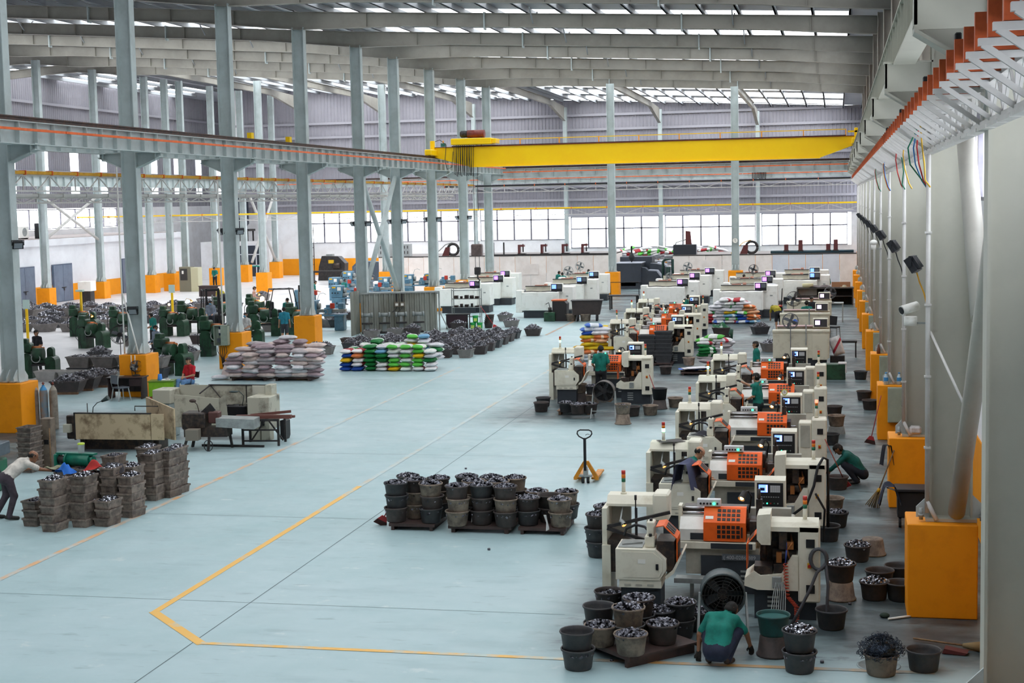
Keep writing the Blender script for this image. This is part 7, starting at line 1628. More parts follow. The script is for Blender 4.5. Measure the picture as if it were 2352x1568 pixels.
# forklifts
def forklift(label, loc, rz, body):
    S = Spec('forklift')
    S.add('chassis', MB().box(-0.5, 0.5, -1.0, 0.7, 0.25, 0.85, 0.06), body); S.add('counterweight', MB().box(-0.52, 0.52, 0.6, 1.1, 0.3, 1.05, 0.1), body)
    for sx in (-1, 1):
        for y, rr in ((-0.75, 0.32), (0.75, 0.25)): S.add('wheel', MB().cyl((sx*0.38, y, rr), (sx*0.56, y, rr), rr, n=20), blackr); S.add('hub', MB().cyl((sx*0.56, y, rr), (sx*0.58, y, rr), rr*0.5, n=14), galv)
        S.add('mast_channel', MB().box(sx*0.32-0.05, sx*0.32+0.05, -1.25, -1.1, 0.1, 2.25), black); S.add('fork', MB().box(sx*0.22-0.06, sx*0.22+0.06, -2.2, -1.25, 0.08, 0.13), black)
        S.add('guard_post', MB().tube([(sx*0.45, -0.85, 0.85), (sx*0.43, -0.6, 2.1), (sx*0.43, 0.5, 2.12), (sx*0.45, 0.75, 1.0)], 0.03), black)
    S.add('overhead_guard', MB().box(-0.45, 0.45, -0.62, -0.56, 2.08, 2.14).box(-0.45, 0.45, -0.2, -0.16, 2.1, 2.13).box(-0.45, 0.45, 0.15, 0.19, 2.1, 2.13).box(-0.45, 0.45, 0.46, 0.52, 2.08, 2.14), black)
    S.add('carriage', MB().box(-0.45, 0.45, -1.3, -1.25, 0.3, 0.36).box(-0.45, 0.45, -1.3, -1.25, 0.7, 0.76), black); S.add('mast_tie', MB().box(-0.35, 0.35, -1.2, -1.14, 2.1, 2.2).box(-0.35, 0.35, -1.2, -1.14, 1.3, 1.36), black); S.add('lift_cylinder', MB().cyl((0, -1.1, 0.2), (0, -1.1, 1.9), 0.045, n=10), galv)
    S.add('seat', MB().box(-0.25, 0.25, 0.0, 0.5, 0.85, 1.0, 0.04).box(-0.25, 0.25, 0.42, 0.55, 1.0, 1.45, 0.04), blackr); S.add('steering_wheel', MB().tube([(0.16*math.cos(t), -0.35+0.06*math.sin(t), 1.3+0.15*math.sin(t)) for t in [i*PI/8 for i in range(17)]], 0.015).cyl((0, -0.5, 0.9), (0, -0.35, 1.3), 0.02, n=6), black)
    S.add('plate', MB().box(-0.15, 0.15, 1.1, 1.105, 0.6, 0.8), paper)
    return S.place(label, 'forklift', loc, rz)
forklift('dark forklift with tall black mast left of the electrical-box column', (-33.2, 76.2, 0), 0.5, mat('forklift_dark', '2e3234', 0.5)); forklift('black-framed forklift behind the man in the blue shirt', (-29.3, 76.5, 0), 2.2, mat('forklift_black', '26292b', 0.5))
# partitions, furnace, far equipment
def partition(label, x0, x1, y, h, n, split=()):
    r = root('partition_wall', label, 'partition', (0, 0, 0))
    w = (x1-x0)/n
    for i in range(n):
        m = panelw if i not in split else mat('panel_bluewhite', 'e4e8f0', 0.7, col2='d0d4de', scale=1)
        link('panel', MB().box(x0+i*w+0.012, x0+(i+1)*w-0.012, y-0.03-0.008*(i % 2), y+0.03, 0, h-0.01*(i % 3)).mesh('panel', m), r)
    link('top_rail', MB().box(x0, x1, y-0.05, y+0.06, h, h+0.06).mesh('top_rail', dark), r)
    link('roof_deck', MB().box(x0, x1, y+0.06, y+7, h-0.05, h+0.03).mesh('roof_deck', mat('deck_grey', '8c8684', 0.8)), r)
    link('side_wall', MB().box(x0, x0+0.06, y+0.06, y+7, 0, h).mesh('side_wall', panelw), r); link('side_wall', MB().box(x1-0.06, x1, y+0.06, y+7, 0, h).mesh('side_wall', panelw), r)
    return r
partition('white panel partition behind the left machine lines', -34.1, -16.4, 110.0, 2.5, 15)
partition('white panel partition behind the right machine lines', -11.7, 1.4, 110.0, 2.36, 11, (6, 7, 8, 9))
def roof_item(x, y, h): return (x, y, h)
one('panel_hatch', MB().box(-22.9, -21.7, 109.93, 109.955, 1.1, 1.9), panelw, 'square hatch plate on the left partition', 'hatch')
one('panel_hatch', MB().box(-9.6, -8.4, 109.93, 109.955, 1.2, 2.0), panelw, 'square hatch plate on the right partition', 'hatch')
for k, (px, w) in enumerate(((898, 1.5), (912, 0.0), (935, 1.1))):
    if not w: continue
    x = (px-1921)/3456*114-0.0
    r = root('slotted_bin', '%s slotted grey bin on the left partition roof' % ('left' if k == 0 else 'right'), 'bin', (x, 111.5, 2.53))
    link('bin_body', MB().box(-w/2, w/2, -0.4, 0.4, 0, 0.95, 0.02).mesh('bin_body', mat('bin_grey', 'a8acac', 0.6)), r)
    for i in range(4):
        for j in range(2): link('slot', MB().box(-w/2+0.2+i*w/4.5, -w/2+0.26+i*w/4.5, -0.41, -0.4, 0.2+j*0.4, 0.42+j*0.4).mesh('slot', dark), r)
for k, px in enumerate((1215, 1268, 1317, 1362)):
    x = (px-1921)/3456*113.5
    r = root('red_press', '%s small red press on the left partition roof' % NTH[k], 'press', (x, 111.2, 2.6), 0, 'small red presses on the partition roof')
    link('frame', MB().prism([(-0.28, 0), (-0.1, 0), (-0.1, 0.55), (0.2, 0.55), (0.2, 0.7), (-0.28, 0.7)], 'y', -0.2, 0.2).mesh('frame', mat('press_maroon', '5c2c2c', 0.5)), r); link('ram', MB().cyl((0.08, 0, 0.15), (0.08, 0, 0.75), 0.05, n=8).mesh('ram', dark), r); link('base', MB().box(-0.3, 0.3, -0.25, 0.25, -0.07, 0.05).mesh('base', dark), r)
one('press_beam', MB().box(-25.5, -16.6, 110.9, 111.5, 2.53, 2.6).box(-25.4, -25.3, 111, 111.1, 2.6, 3.5).box(-24.6, -24.5, 111, 111.1, 2.6, 3.5), dark, 'long dark beam carrying the red presses on the left partition', 'beam')
one('pipe_rack', MB().cyl((-4.7, 111.2, 2.5), (1.2, 111.2, 2.5), 0.1, n=12).cyl((-4.7, 111.5, 2.5), (1.2, 111.5, 2.5), 0.1, n=12), mat('pipe_teal', '24404a', 0.5), 'dark teal pipes lying on the right partition roof', 'pipes')
for k, px in enumerate((1812, 1843, 1903, 1919)):
    x = (px-1921)/3456*113.5
    r = root('red_press', '%s maroon press above the right partition' % NTH[k], 'press', (x, 111.3, 2.6), 0, 'maroon presses above the right partition')
    link('frame', MB().box(-0.15, 0.15, -0.15, 0.15, 0, 0.75 if k % 2 else 0.45).mesh('frame', MATS['press_maroon']), r); link('base', MB().box(-0.2, 0.2, -0.2, 0.2, -0.08, 0.02).mesh('base', dark), r)
for lb, px in (('round grey blower with maroon foot on the left partition roof', 1042), ('round dark blower with yellow hose on the right partition roof', 1727)):
    x = (px-1921)/3456*113.5
    r = root('blower', lb, 'blower', (x, 111.3, 2.53 if px < 1400 else 2.39))
    link('volute', MB().tube([(0.3+0.42*math.cos(t), 0, 0.48+0.42*math.sin(t)) for t in [i*PI/10 for i in range(21)]], 0.1, 10).mesh('volute', dark), r); link('foot', MB().prism([(-0.55, 0), (0.0, 0), (0.05, 0.65), (-0.25, 0.65)], 'y', -0.15, 0.15).mesh('foot', MATS['press_maroon']), r); link('hose', MB().tube([(-1.2, 0, 0.05), (-0.8, 0, 0.4), (-0.3, 0, 0.85), (0.2, 0, 1.0), (0.6, 0, 0.85)], 0.04).mesh('hose', galv if px < 1400 else yellow_t), r)
r = root('dust_unit', 'dark unit with tall maroon flue beside the right partition', 'machine', (-10.9, 111.6, 2.39))
P_('body', MB().box(-0.9, 0.8, -0.4, 0.4, 0, 0.75, 0.03), mat('unit_navy', '2c3038', 0.5)); P_('flue', MB().prism([(0.0, 0), (0.5, 0), (0.35, 1.7), (0.0, 1.75)], 'y', -0.2, 0.2), MATS['press_maroon']); P_('hose', MB().tube([(-0.95, 0, 0.3), (-0.7, 0, 0.9), (0.0, 0, 1.1)], 0.05), galv)
sl = mat('furnace_slate', '3c424c', 0.55, col2='2e323a', scale=1.2, amt=0.5); sle = mat('furnace_edge', 'a4a8b4', 0.5)
r = root('furnace_housing', 'large dark slate furnace housing with stepped chutes', 'furnace', (-15.9, 109.6, 0))
P_('main_body', MB().box(0, 1.9, 0, 2.5, 0.45, 1.85, 0.02), sl); P_('foot', MB().box(0, 1.9, 0.1, 2.4, 0, 0.2).box(0, 0.4, 0.1, 2.4, 0.2, 0.45).box(1.5, 1.9, 0.1, 2.4, 0.2, 0.45), sl); P_('rear_body', MB().box(0, 2.4, 2.6, 4.5, 0, 2.25, 0.02), sl)
P_('front_chute', MB().prism([(1.9, 0.2), (2.9, 0.2), (3.5, 0.3), (3.5, 0.6), (3.0, 1.25), (2.4, 1.3), (2.2, 1.5), (1.9, 1.55)], 'y', 0.3, 1.2), sl); P_('chute_edge', MB().prism([(3.0, 1.25), (3.5, 0.6), (3.58, 0.62), (3.06, 1.33), (2.42, 1.37), (2.4, 1.3)], 'y', 0.28, 1.2), sle)
P_('rear_chute', MB().prism([(2.4, 0.2), (4.0, 0.2), (4.1, 0.6), (3.5, 1.6), (2.9, 1.75), (2.4, 1.8)], 'y', 1.4, 2.5), sl); P_('chute_edge', MB().prism([(2.9, 1.75), (3.5, 1.6), (4.1, 0.6), (4.18, 0.64), (3.56, 1.7), (2.92, 1.84)], 'y', 1.38, 2.5), sle); P_('top_edge', MB().box(-0.02, 1.95, -0.02, 2.5, 1.85, 1.9), sle)
one('sign_post', MB().lathe([(0.001, 0), (0.05, 0.05), (0.22, 0.25), (0.24, 0.4), (0.12, 0.6), (0.06, 0.75), (0.06, 1.15), (0.1, 1.2), (0.001, 1.22)], 14), black, 'black bottle-shaped sign post on the furnace housing', 'post', loc=(-14.8, 110.6, 1.9))
r = root('pump_machine', 'dark green pipe frame left of the right partition', 'machine', (-12.3, 108.9, 0))
P_('frame', MB().tube([(0, 0, 0), (0, 0, 2.0), (0.15, 0, 2.15), (0.7, 0, 2.15), (0.7, 0, 0)], 0.1, 8), mat('pipe_green', '1c3a34', 0.5)); P_('cylinder', MB().cyl((0.35, 0.2, 0.2), (0.35, 0.2, 1.6), 0.18, n=12), MATS['pipe_green'])
r = root('workbench', 'long dark workbench with open shelves by the right wall', 'workbench', (-2.35, 91.6, 0))
wb = mat('bench_dark', '4c4440', 0.6, col2='332e2c', scale=2)
P_('top', MB().box(0, 3.35, 0, 1.0, 0.98, 1.05), wb); P_('shelf', MB().box(0.05, 3.3, 0.05, 0.95, 0.5, 0.54), wb); P_('back', MB().box(0.05, 3.3, 0.92, 0.95, 0, 0.98), mat('bench_back', '26211f', 0.8))
for x in (0.02, 1.65, 3.25): P_('upright', MB().box(x, x+0.07, 0, 0.95, 0, 0.98), wb)
one('cardboard_sheet', MB().box(0, 1.1, 0, 0.04, 0, 0.3), mat('cardboard', 'a4785a', 0.8), 'brown cardboard sheet standing on the long dark workbench', 'cardboard', loc=(-0.3, 92.2, 1.05))
one('straw_hat', MB().lathe([(0.25, 0), (0.26, 0.015), (0.13, 0.03), (0.11, 0.12), (0.001, 0.14)], 16), mat('hat_straw', 'a89c84', 0.8), 'round straw hat at the right end of the long workbench', 'hat', loc=(0.45, 91.9, 1.05))
one('yellow_tub', MB().lathe([(0.001, 0), (0.3, 0), (0.34, 0.22), (0.3, 0.23), (0.001, 0.2)], 16), mat('tub_cream', 'c8c09a', 0.6), 'cream tub on the left end of the long workbench', 'tub', loc=(-1.7, 92.0, 1.05))
rag('rag_pile', 'pile of dark rags on the long workbench', (-1.0, 91.9, 1.06), 0.6, 0.25, 0.2, mat('rag_dark', '6a6060', 0.8), 21)
one('paper_box', MB().box(0, 0.5, 0, 0.2, 0, 0.16), mat('box_pinkish', 'c8b4b0', 0.7), 'pale box on the middle shelf of the long workbench', 'box', loc=(-0.75, 91.8, 0.54))
r = root('dark_press', 'squat black press in front of the orange back wall band', 'press', (-43.2, 126, 0)); P_('body', MB().prism([(-1.3, 0), (1.1, 0), (1.2, 1.5), (0.6, 2.1), (-0.9, 2.15), (-1.2, 1.2)], 'y', -0.5, 0.5), dark); P_('motor', MB().cyl((0.2, -0.6, 1.3), (0.8, -0.6, 1.3), 0.25, n=14), oil); P_('plate', MB().box(-0.3, 0.2, -0.52, -0.5, 1.5, 1.8), yplate); P_('hood', MB().box(-0.6, 0.0, -0.2, 0.3, 2.1, 2.3), galv)
r = root('slate_box_machine', 'slate-blue machine box with red side and long dark feed table', 'machine', (-38.2, 119, 0)); P_('housing', MB().prism([(-0.8, 0.3), (1.6, 0.3), (1.6, 1.85), (-0.3, 1.95), (-0.8, 1.5)], 'y', -0.6, 0.6), mat('slate_blue', '48525e', 0.5)); P_('red_end', MB().box(1.6, 2.2, -0.6, 0.6, 0.3, 1.9), mat('end_red', 'c8402c', 0.5)); P_('feed_table', MB().box(-4.6, -0.8, -0.2, 0.2, 1.0, 1.15), dark); P_('leg', MB().box(-4.5, -4.3, -0.15, 0.15, 0, 1.0), dark); P_('leg', MB().box(-2.0, -1.8, -0.15, 0.15, 0, 1.0), dark)
r = root('storage_rack', 'tan storage rack of small parts against the back wall', 'shelf', (-38.6, 127.5, 0))
for x in (0, 2.6): P_('upright', MB().box(x-0.04, x+0.04, 0, 0.6, 0, 2.0), wood)
for z in (0.6, 1.1, 1.55, 1.95): P_('shelf_board', MB().box(0, 2.6, 0, 0.6, z, z+0.05), wood)
random.seed(8)
for k in range(8): P_('stored_part', MB().cyl((0.3+k*0.3, 0.25, 1.15 if k % 2 else 1.6), (0.3+k*0.3, 0.25, 1.35 if k % 2 else 1.8), 0.1, n=10), oil if k % 3 else galv)
r = root('control_cabinet', 'beige switch cabinet with dark instrument door', 'cabinet', (-50.0, 111.0, 0)); P_('body', MB().box(-0.75, 0.2, -0.4, 0.4, 0, 1.95, 0.02), mat('cabinet_olive', '7c7866', 0.5)); P_('instrument_door', MB().box(-0.65, -0.05, -0.43, -0.4, 0.9, 1.8, 0.01), mat('door_dark', '3a3a3a', 0.4)); P_('meter', MB().box(-0.5, -0.35, -0.44, -0.43, 1.4, 1.65), paper); P_('side_cabinet', MB().box(0.22, 0.85, -0.4, 0.4, 0, 1.9, 0.02), mat('cabinet_cream', 'c0bc9c', 0.5))
r = root('water_tank', 'dark vertical water tank on a steel stand at the back wall', 'tank', (-55.2, 134, 0)); P_('tank', MB().lathe([(0.001, 4.6), (0.7, 4.7), (0.95, 5.0), (0.95, 7.0), (0.7, 7.4), (0.001, 7.55)], 22), mat('tank_navy', '343a48', 0.4)); P_('stand', MB().box(-1.3, 1.3, -0.8, 0.8, 4.3, 4.5), dark)
for sx in (-1, 1):
    for sy in (-1, 1): P_('leg', MB().bar((sx*1.1, sy*0.7, 3.36), (sx*1.1, sy*0.7, 4.3), 0.12), dark)
P_('brace', MB().bar((-1.1, -0.7, 3.4), (1.1, -0.7, 4.3), 0.06), dark)
one('wall_ladder', MB().box(-48.9, -48.84, 134.9, 134.96, 0, 4.8).box(-48.2, -48.14, 134.9, 134.96, 0, 4.8).box(-48.9, -48.14, 134.9, 134.95, 1.0, 1.05).box(-48.9, -48.14, 134.9, 134.95, 1.8, 1.85).box(-48.9, -48.14, 134.9, 134.95, 2.6, 2.65).box(-48.9, -48.14, 134.9, 134.95, 3.4, 3.45).box(-48.9, -48.14, 134.9, 134.95, 4.2, 4.25), dark, 'dark ladder fixed to the back wall right of the glazed doors', 'ladder')
r = root('far_desk', 'dark desk of the far worker beside the orange pedestal', 'desk', (-45.5, 104.5, 0)); P_('top', MB().box(-0.8, 0.8, -0.4, 0.4, 0.75, 0.8), dm); P_('front', MB().box(-0.75, 0.75, -0.38, -0.34, 0, 0.75), dm)
r = root('yellow_sign_post', 'yellow post with small card left of the man in black', 'sign', (G(65, 790).x, G(65, 790).y, 0)); P_('post', MB().box(-0.06, 0.06, -0.03, 0.03, 0, 1.75), yellow_c); P_('card', MB().box(-0.18, 0.18, -0.04, 0.0, 1.75, 2.2), mat('card_mint', 'c4dcd4', 0.6))
r = root('yellow_sign_post', 'yellow post with small card behind the stock boxes left of the forklift', 'sign', (G(398, 745).x, G(398, 745).y, 0)); P_('post', MB().box(-0.06, 0.06, -0.03, 0.03, 0, 1.8), yellow_c); P_('card', MB().box(-0.18, 0.18, -0.04, 0.0, 1.8, 2.25), MATS['card_mint'])
r = root('yellow_post', 'thin yellow and black post before the office doors', 'post', (G(190, 770).x, G(190, 770).y, 0)); P_('post', MB().box(-0.05, 0.05, -0.05, 0.05, 0, 2.3), yellow_c); P_('cap', MB().box(-0.25, 0.15, -0.1, 0.1, 2.3, 2.4), mat('cap_mint', 'bcd4c8', 0.5))
r = root('white_appliance', 'white boxy appliance against the orange office wall', 'appliance', (-51.5, 97, 0)); P_('body', MB().box(-0.5, 0.5, -0.4, 0.4, 0.9, 1.6, 0.03), white_m); P_('stand', MB().box(-0.4, 0.4, -0.3, 0.3, 0, 0.9), dark)
# drum fans
def drum_fan(label, loc, rz, R=0.31, zc=0.8, m=None):
    m = m or mat('fan_drum', '4e5a5c', 0.45, col2='34383a', scale=5, amt=0.6)
    S = Spec('drum_fan'); T = Matrix.Translation((0, 0, zc)) @ Matrix.Rotation(PI/2, 4, 'X')
    S.add('drum', MB().lathe([(R+0.015, -0.17), (R, -0.15), (R, 0.15), (R+0.015, 0.17), (R-0.01, 0.17), (R-0.01, -0.17), (R+0.015, -0.17)], 32).xf(T), m)
    g = MB()
    for q in (0.25, 0.4, 0.55, 0.7, 0.85, 0.97): g.tube([(R*q*math.cos(t), -0.17, zc+R*q*math.sin(t)) for t in [2*PI*i/24 for i in range(25)]], 0.004, 3)
    for i in range(12): g.bar((0, -0.165, zc), (R*math.cos(2*PI*i/12), -0.165, zc+R*math.sin(2*PI*i/12)), 0.007)
    S.add('front_grille', g, dark)
    for k in range(5):
        S.add('blade', MB().prism([(0.05, -0.03), (R*0.5, -R*0.25), (R*0.93, -R*0.2), (R*0.93, R*0.1), (R*0.4, R*0.14), (0.05, 0.04)], 'y', -0.006, 0.006).xf(Matrix.Rotation(0.5, 4, 'X')).xf(Matrix.Rotation(2*PI*k/5, 4, 'Y')).xf(Matrix.Translation((0, 0, zc))), mat('drum_blade', '33373a', 0.5))
    S.add('hub', MB().cyl((0, -0.1, zc), (0, 0.12, zc), 0.075, n=16), dark)
    S.add('rear_mesh_shade', MB().cyl((0, 0.14, zc), (0, 0.15, zc), R*0.97, n=32), mat('mesh_shade_black', '1c1e20', 0.7))  # solid black disc stands for rear mesh and the shade inside the drum
    for sx in (-1, 1):
        S.add('leg', MB().bar((sx*(R+0.02), 0, zc), (sx*(R+0.06), -0.3, 0.0), 0.03), galv); S.add('leg', MB().bar((sx*(R+0.02), 0, zc), (sx*(R+0.06), 0.3, 0.0), 0.03), galv)
    S.add('cross_bar', MB().bar((-R-0.05, -0.2, 0.22), (R+0.05, -0.2, 0.22), 0.025), galv)
    return S.place(label, 'fan', loc, rz)
drum_fan('large drum fan in front of the nearest lathe behind the crouching man', (-1.62, 21.55, 0), 0.1)
drum_fan('drum fan on a trestle in front of the middle-row lathe', (G(1385, 962).x, G(1385, 962).y+0.3, 0), 0.0, 0.31, 0.8, mat('fan_drum_brown', '5a5450', 0.5))
for (px, py, z, lb, rz, y) in ((1310, 627, 2.1, 'left grey cage fan above the white machines', 0.1, 94.0), (1337, 621, 2.15, 'right grey cage fan above the white machines', -0.1, 99.5), (1587, 620, 2.1, 'cage fan beside the water bottle on the white machines', 0.2, 98.0), (1736, 618, 2.1, 'dark cage fan on a post by the clock column', 0.4, 93.5), (1545, 640, 1.75, 'black cage fan lying on the white machine line', 0.9, 91.5)):
    x = (px-1921)/3456*y+(y*0.0); cage_fan(lb, (x, y, 0), rz, 0.3, z, galv if px < 1600 else dark)
cage_fan('large round fan in front of the blue-capped worker', (-2.05+0.35, 57.3, 0), 0.0, 0.3, 1.85, mat('fan_grey', '66686c', 0.4)); cage_fan('cage fan behind the teal-shirted worker on the cream machines', (-1.9, 69.0, 0), 0.2, 0.34, 1.9); cage_fan('grey fan on the side table at the far right', (-0.35, 79.5, 1.0), 0.3, 0.32, 0.5, MATS['fan_grey'])
# fittings on columns and pedestals
flm = mat('floodlight_black', '26282c', 0.45)
def floodlight(label, loc, rz, s=1.0):
    S = Spec('floodlight');
    S.add('housing', MB().prism([(-0.16, -0.12), (0.16, -0.12), (0.14, 0.12), (-0.14, 0.12)], 'y', -0.05, 0.05).xf(Matrix.Rotation(0.6, 4, 'X')), flm)
    S.add('lens', MB().box(-0.12, 0.12, -0.056, -0.05, -0.09, 0.09).xf(Matrix.Rotation(0.6, 4, 'X')), mat('flood_lens', '9aa0a6', 0.2))
    for k in range(5): S.add('cooling_fin', MB().box(-0.12+k*0.055, -0.1+k*0.055, 0.05, 0.1, -0.1, 0.1).xf(Matrix.Rotation(0.6, 4, 'X')), flm)
    S.add('bracket', MB().box(-0.18, -0.16, -0.02, 0.02, -0.02, 0.14).box(0.16, 0.18, -0.02, 0.02, -0.02, 0.14).box(-0.18, 0.18, -0.02, 0.02, 0.12, 0.14), flm)
    return S.place(label, 'floodlight', loc, rz, 'black floodlights on the columns', s)
for i, y in enumerate(RCOLY[1:9]):
    floodlight('black floodlight on the right wall, %s from the near end' % NTH[i], (1.14, y-0.1, 5.42), -PI/2-0.3)
    one('lamp_cable', MB().tube([(1.2, y-0.1, 5.3), (1.24, y-0.15, 5.15), (1.3, y-0.2, 5.0), (1.36, y-0.26, 4.75)], 0.012), blackr if i else yellow_t, 'cable dangling from the %s right-wall floodlight' % NTH[i], 'cable')
for i in (0, 2, 4, 5, 6, 7):
    y = COLY[i]
    for s in (-1, 1):
        if i == 0 and s < 0: continue
        floodlight('black floodlight on the %s side of the %s left-row column' % ('left' if s < 0 else 'right', NTH[i]), (-24+s*0.42, y-0.1, 5.55), s*0.7)
floodlight('black floodlight low on the front of the desk column', (-24.0, 48.4, 3.0), 0.2, 1.1)
r = root('security_camera', 'white bullet security camera on the nearest wall conduit', 'camera', (1.12, 24.05, 4.55)); P_('body', MB().cyl((-0.14, -0.1, 0.16), (0.1, 0.06, 0.22), 0.075, n=16), white_m); P_('lens', MB().cyl((-0.148, -0.105, 0.157), (-0.14, -0.1, 0.16), 0.06, n=14), black); P_('base', MB().cyl((0.0, 0, -0.08), (0, 0, 0.06), 0.1, n=16), white_m); P_('arm', MB().bar((0.05, 0, -0.04), (0.26, -0.05, -0.04), 0.03), galv)
one('camera_stay', MB().cyl((1.38, 23.9, 4.45), (1.74, 21.7, 3.55), 0.02, n=8), steel_l, 'thin white stay rod from the conduit to the tube brace', 'rod')
r = root('security_camera', 'small white dome camera far along the right wall', 'camera', (1.14, 49.0, 4.9)); P_('body', MB().ell((0, 0, 0.1), (0.12, 0.14, 0.09), 12, 8), white_m); P_('base', MB().cyl((0, 0, -0.12), (0, 0, 0.05), 0.08, n=12), white_m); P_('arm', MB().bar((0, 0, -0.1), (0.25, 0, -0.1), 0.03), galv)
cabg = mat('switchbox_green', '9aa596', 0.5, col2='7c867a', scale=3, amt=0.4)
for k, i in enumerate((3, 4, 5, 6, 7, 8)):
    y = RCOLY[i]-0.48
    S = Spec('switch_cabinet'); S.add('cabinet_body', MB().box(0.0, 0.42, -0.22, 0, 0, 0.92, 0.008), cabg); S.add('cabinet_door', MB().box(0.02, 0.4, -0.232, -0.22, 0.02, 0.9, 0.004), cabg); S.add('lock', MB().cyl((0.36, -0.24, 0.45), (0.36, -0.232, 0.45), 0.015, n=8), dark)
    S.place('grey-green switch cabinet on the %s wall column pedestal' % ['third', 'fourth', 'fifth', 'sixth', 'seventh', 'eighth'][k], 'switch cabinet', (1.32, y, 0.5), 0, 'switch cabinets on the right pedestals')
bw = mat('bottle_clear', 'b8cdd8', 0.2); bb_ = mat('bottle_cap_blue', '3c8cc8', 0.4)
for k, x in enumerate((1.28, 1.62)):
    r = root('water_bottle', 'plastic water bottle with blue cap on the third pedestal, %s one' % ('left' if k == 0 else 'right'), 'bottle', (x, RCOLY[3]-0.35, 1.465)); P_('bottle', MB().lathe([(0.001, 0), (0.06, 0), (0.06, 0.2), (0.03, 0.27), (0.025, 0.3)], 12), bw); P_('cap', MB().cyl((0, 0, 0.3), (0, 0, 0.33), 0.03, n=10), bb_); P_('label', MB().lathe([(0.062, 0.1), (0.062, 0.2)], 12), bb_)
r = root('brown_bottle', 'brown bottle on the fourth pedestal ledge', 'bottle', (1.3, RCOLY[4]-0.35, 1.465)); P_('bottle', MB().lathe([(0.001, 0), (0.06, 0), (0.06, 0.15), (0.03, 0.25), (0.025, 0.3), (0.001, 0.3)], 12), mat('bottle_brown', '6a4030', 0.3))
r = root('cloth_bundle', 'off-white cloth bag and tools on the second pedestal', 'bag', (1.6, RCOLY[2]-0.25, 1.525)); P_('bag', MB().box(-0.12, 0.12, -0.1, 0.1, 0, 0.17, 0.04), ragw); P_('tool_bar', MB().bar((0.3, 0, 0), (0.32, 0.05, 0.5), 0.03), dark); P_('wooden_bar', MB().bar((0.36, -0.05, 0), (0.4, 0, 1.1), 0.06), mat('bar_black', '2c2624', 0.6))
r = root('electrical_box', 'open grey-green electrical box on the third left column pedestal', 'electrical box', (-24.3, 56.88, 0.98), 0)
P_('box', MB().box(-0.3, 0.3, -0.02, 0, 0, 0.82).box(-0.3, -0.28, -0.25, 0, 0, 0.82).box(0.28, 0.3, -0.25, 0, 0, 0.82).box(-0.3, 0.3, -0.25, 0, 0, 0.02).box(-0.3, 0.3, -0.25, 0, 0.8, 0.82), cabg); P_('door', MB().box(0.02, 0.32, -0.29, -0.26, 0.02, 0.8), cabg); P_('breaker', MB().box(-0.12, 0.02, -0.1, -0.02, 0.4, 0.75), mat('breaker_navy', '2c3c5c', 0.4)); P_('breaker_label', MB().box(-0.14, -0.04, -0.11, -0.1, 0.5, 0.65), paper); P_('terminal_row', MB().box(-0.22, 0.0, -0.1, -0.02, 0.1, 0.28), mat('terminal_grey', '5a6068', 0.5))
for k in range(5): P_('hanging_cable', MB().tube([(-0.18+k*0.08, -0.1, 0.0), (-0.2+k*0.1, -0.12, -0.25-0.05*(k % 2)), (-0.05+k*0.03, -0.12, -0.5), (0.0+k*0.03, -0.1, -0.9)], 0.013), blackr)
r = root('electrical_box', 'closed pale green electrical box at the left picture edge', 'electrical box', (-24.62, 39.9, 0.98), 0); P_('box', MB().box(-0.35, 0.35, -0.28, 0, 0, 0.85, 0.01), cabg); P_('door', MB().box(-0.33, 0.2, -0.295, -0.28, 0.02, 0.83, 0.004), mat('door_palegreen', 'b9c6b4', 0.5)); P_('lock', MB().box(0.12, 0.16, -0.305, -0.295, 0.35, 0.5), black)
r = root('wall_socket', 'white double socket on the desk column pedestal', 'socket', (-23.95, 48.2, 0.95)); P_('plate', MB().box(-0.13, 0.13, -0.05, 0, 0, 0.13, 0.01), paper); P_('plug', MB().box(-0.09, -0.03, -0.08, -0.05, 0.03, 0.09), black); P_('conduit', MB().cyl((-0.08, -0.02, 0.13), (-0.08, -0.02, 0.52), 0.015, n=6).cyl((0.06, -0.02, 0.13), (0.06, -0.02, 0.52), 0.015, n=6), paper); P_('lead', MB().tube([(-0.06, -0.06, 0.03), (-0.04, -0.07, -0.3), (0.05, -0.07, -0.5), (0.02, -0.07, -0.72)], 0.01), blackr)
one('pipe_conduit', MB().cyl((-24.4, 48.45, 1.5), (-24.4, 48.45, 8.0), 0.03, n=8).cyl((-24.35, 48.4, 3.6), (-23.8, 48.3, 1.5), 0.03, n=8), white_m, 'thin white conduit running down the desk column', 'conduit')
one('pipe_conduit', MB().cyl((-24.4, 57.15, 1.8), (-24.4, 57.15, 7.6), 0.035, n=8), white_m, 'thin white conduit beside the electrical-box column', 'conduit')
r = root('wall_clock', 'round white clock on the slim column', 'clock', (-6.7, 102.75, 3.62)); P_('case', MB().cyl((0, 0, 0), (0, -0.06, 0), 0.2, n=24), galv); P_('dial', MB().cyl((0, -0.06, 0), (0, -0.065, 0), 0.17, n=24), paper); P_('hands', MB().bar((0, -0.07, 0), (0, -0.07, 0.13), 0.02).bar((0, -0.07, 0), (0.05, -0.07, -0.08), 0.02), black)
LL = LATHES['R3'].location
r = root('desk_clock', 'small round clock with lime rim on a control panel', 'clock', (LL.x-1.02, LL.y+2.62, 1.72)); P_('rim', MB().cyl((0, 0, 0.06), (0, -0.03, 0.06), 0.075, n=20), mat('rim_lime', 'c8cc3c', 0.4)); P_('dial', MB().cyl((0, -0.03, 0.06), (0, -0.034, 0.06), 0.058, n=20), paper); P_('hands', MB().bar((0, -0.037, 0.06), (0, -0.037, 0.1), 0.008).bar((0, -0.037, 0.06), (0.02, -0.037, 0.05), 0.008), black)
LL = LATHES['R2'].location
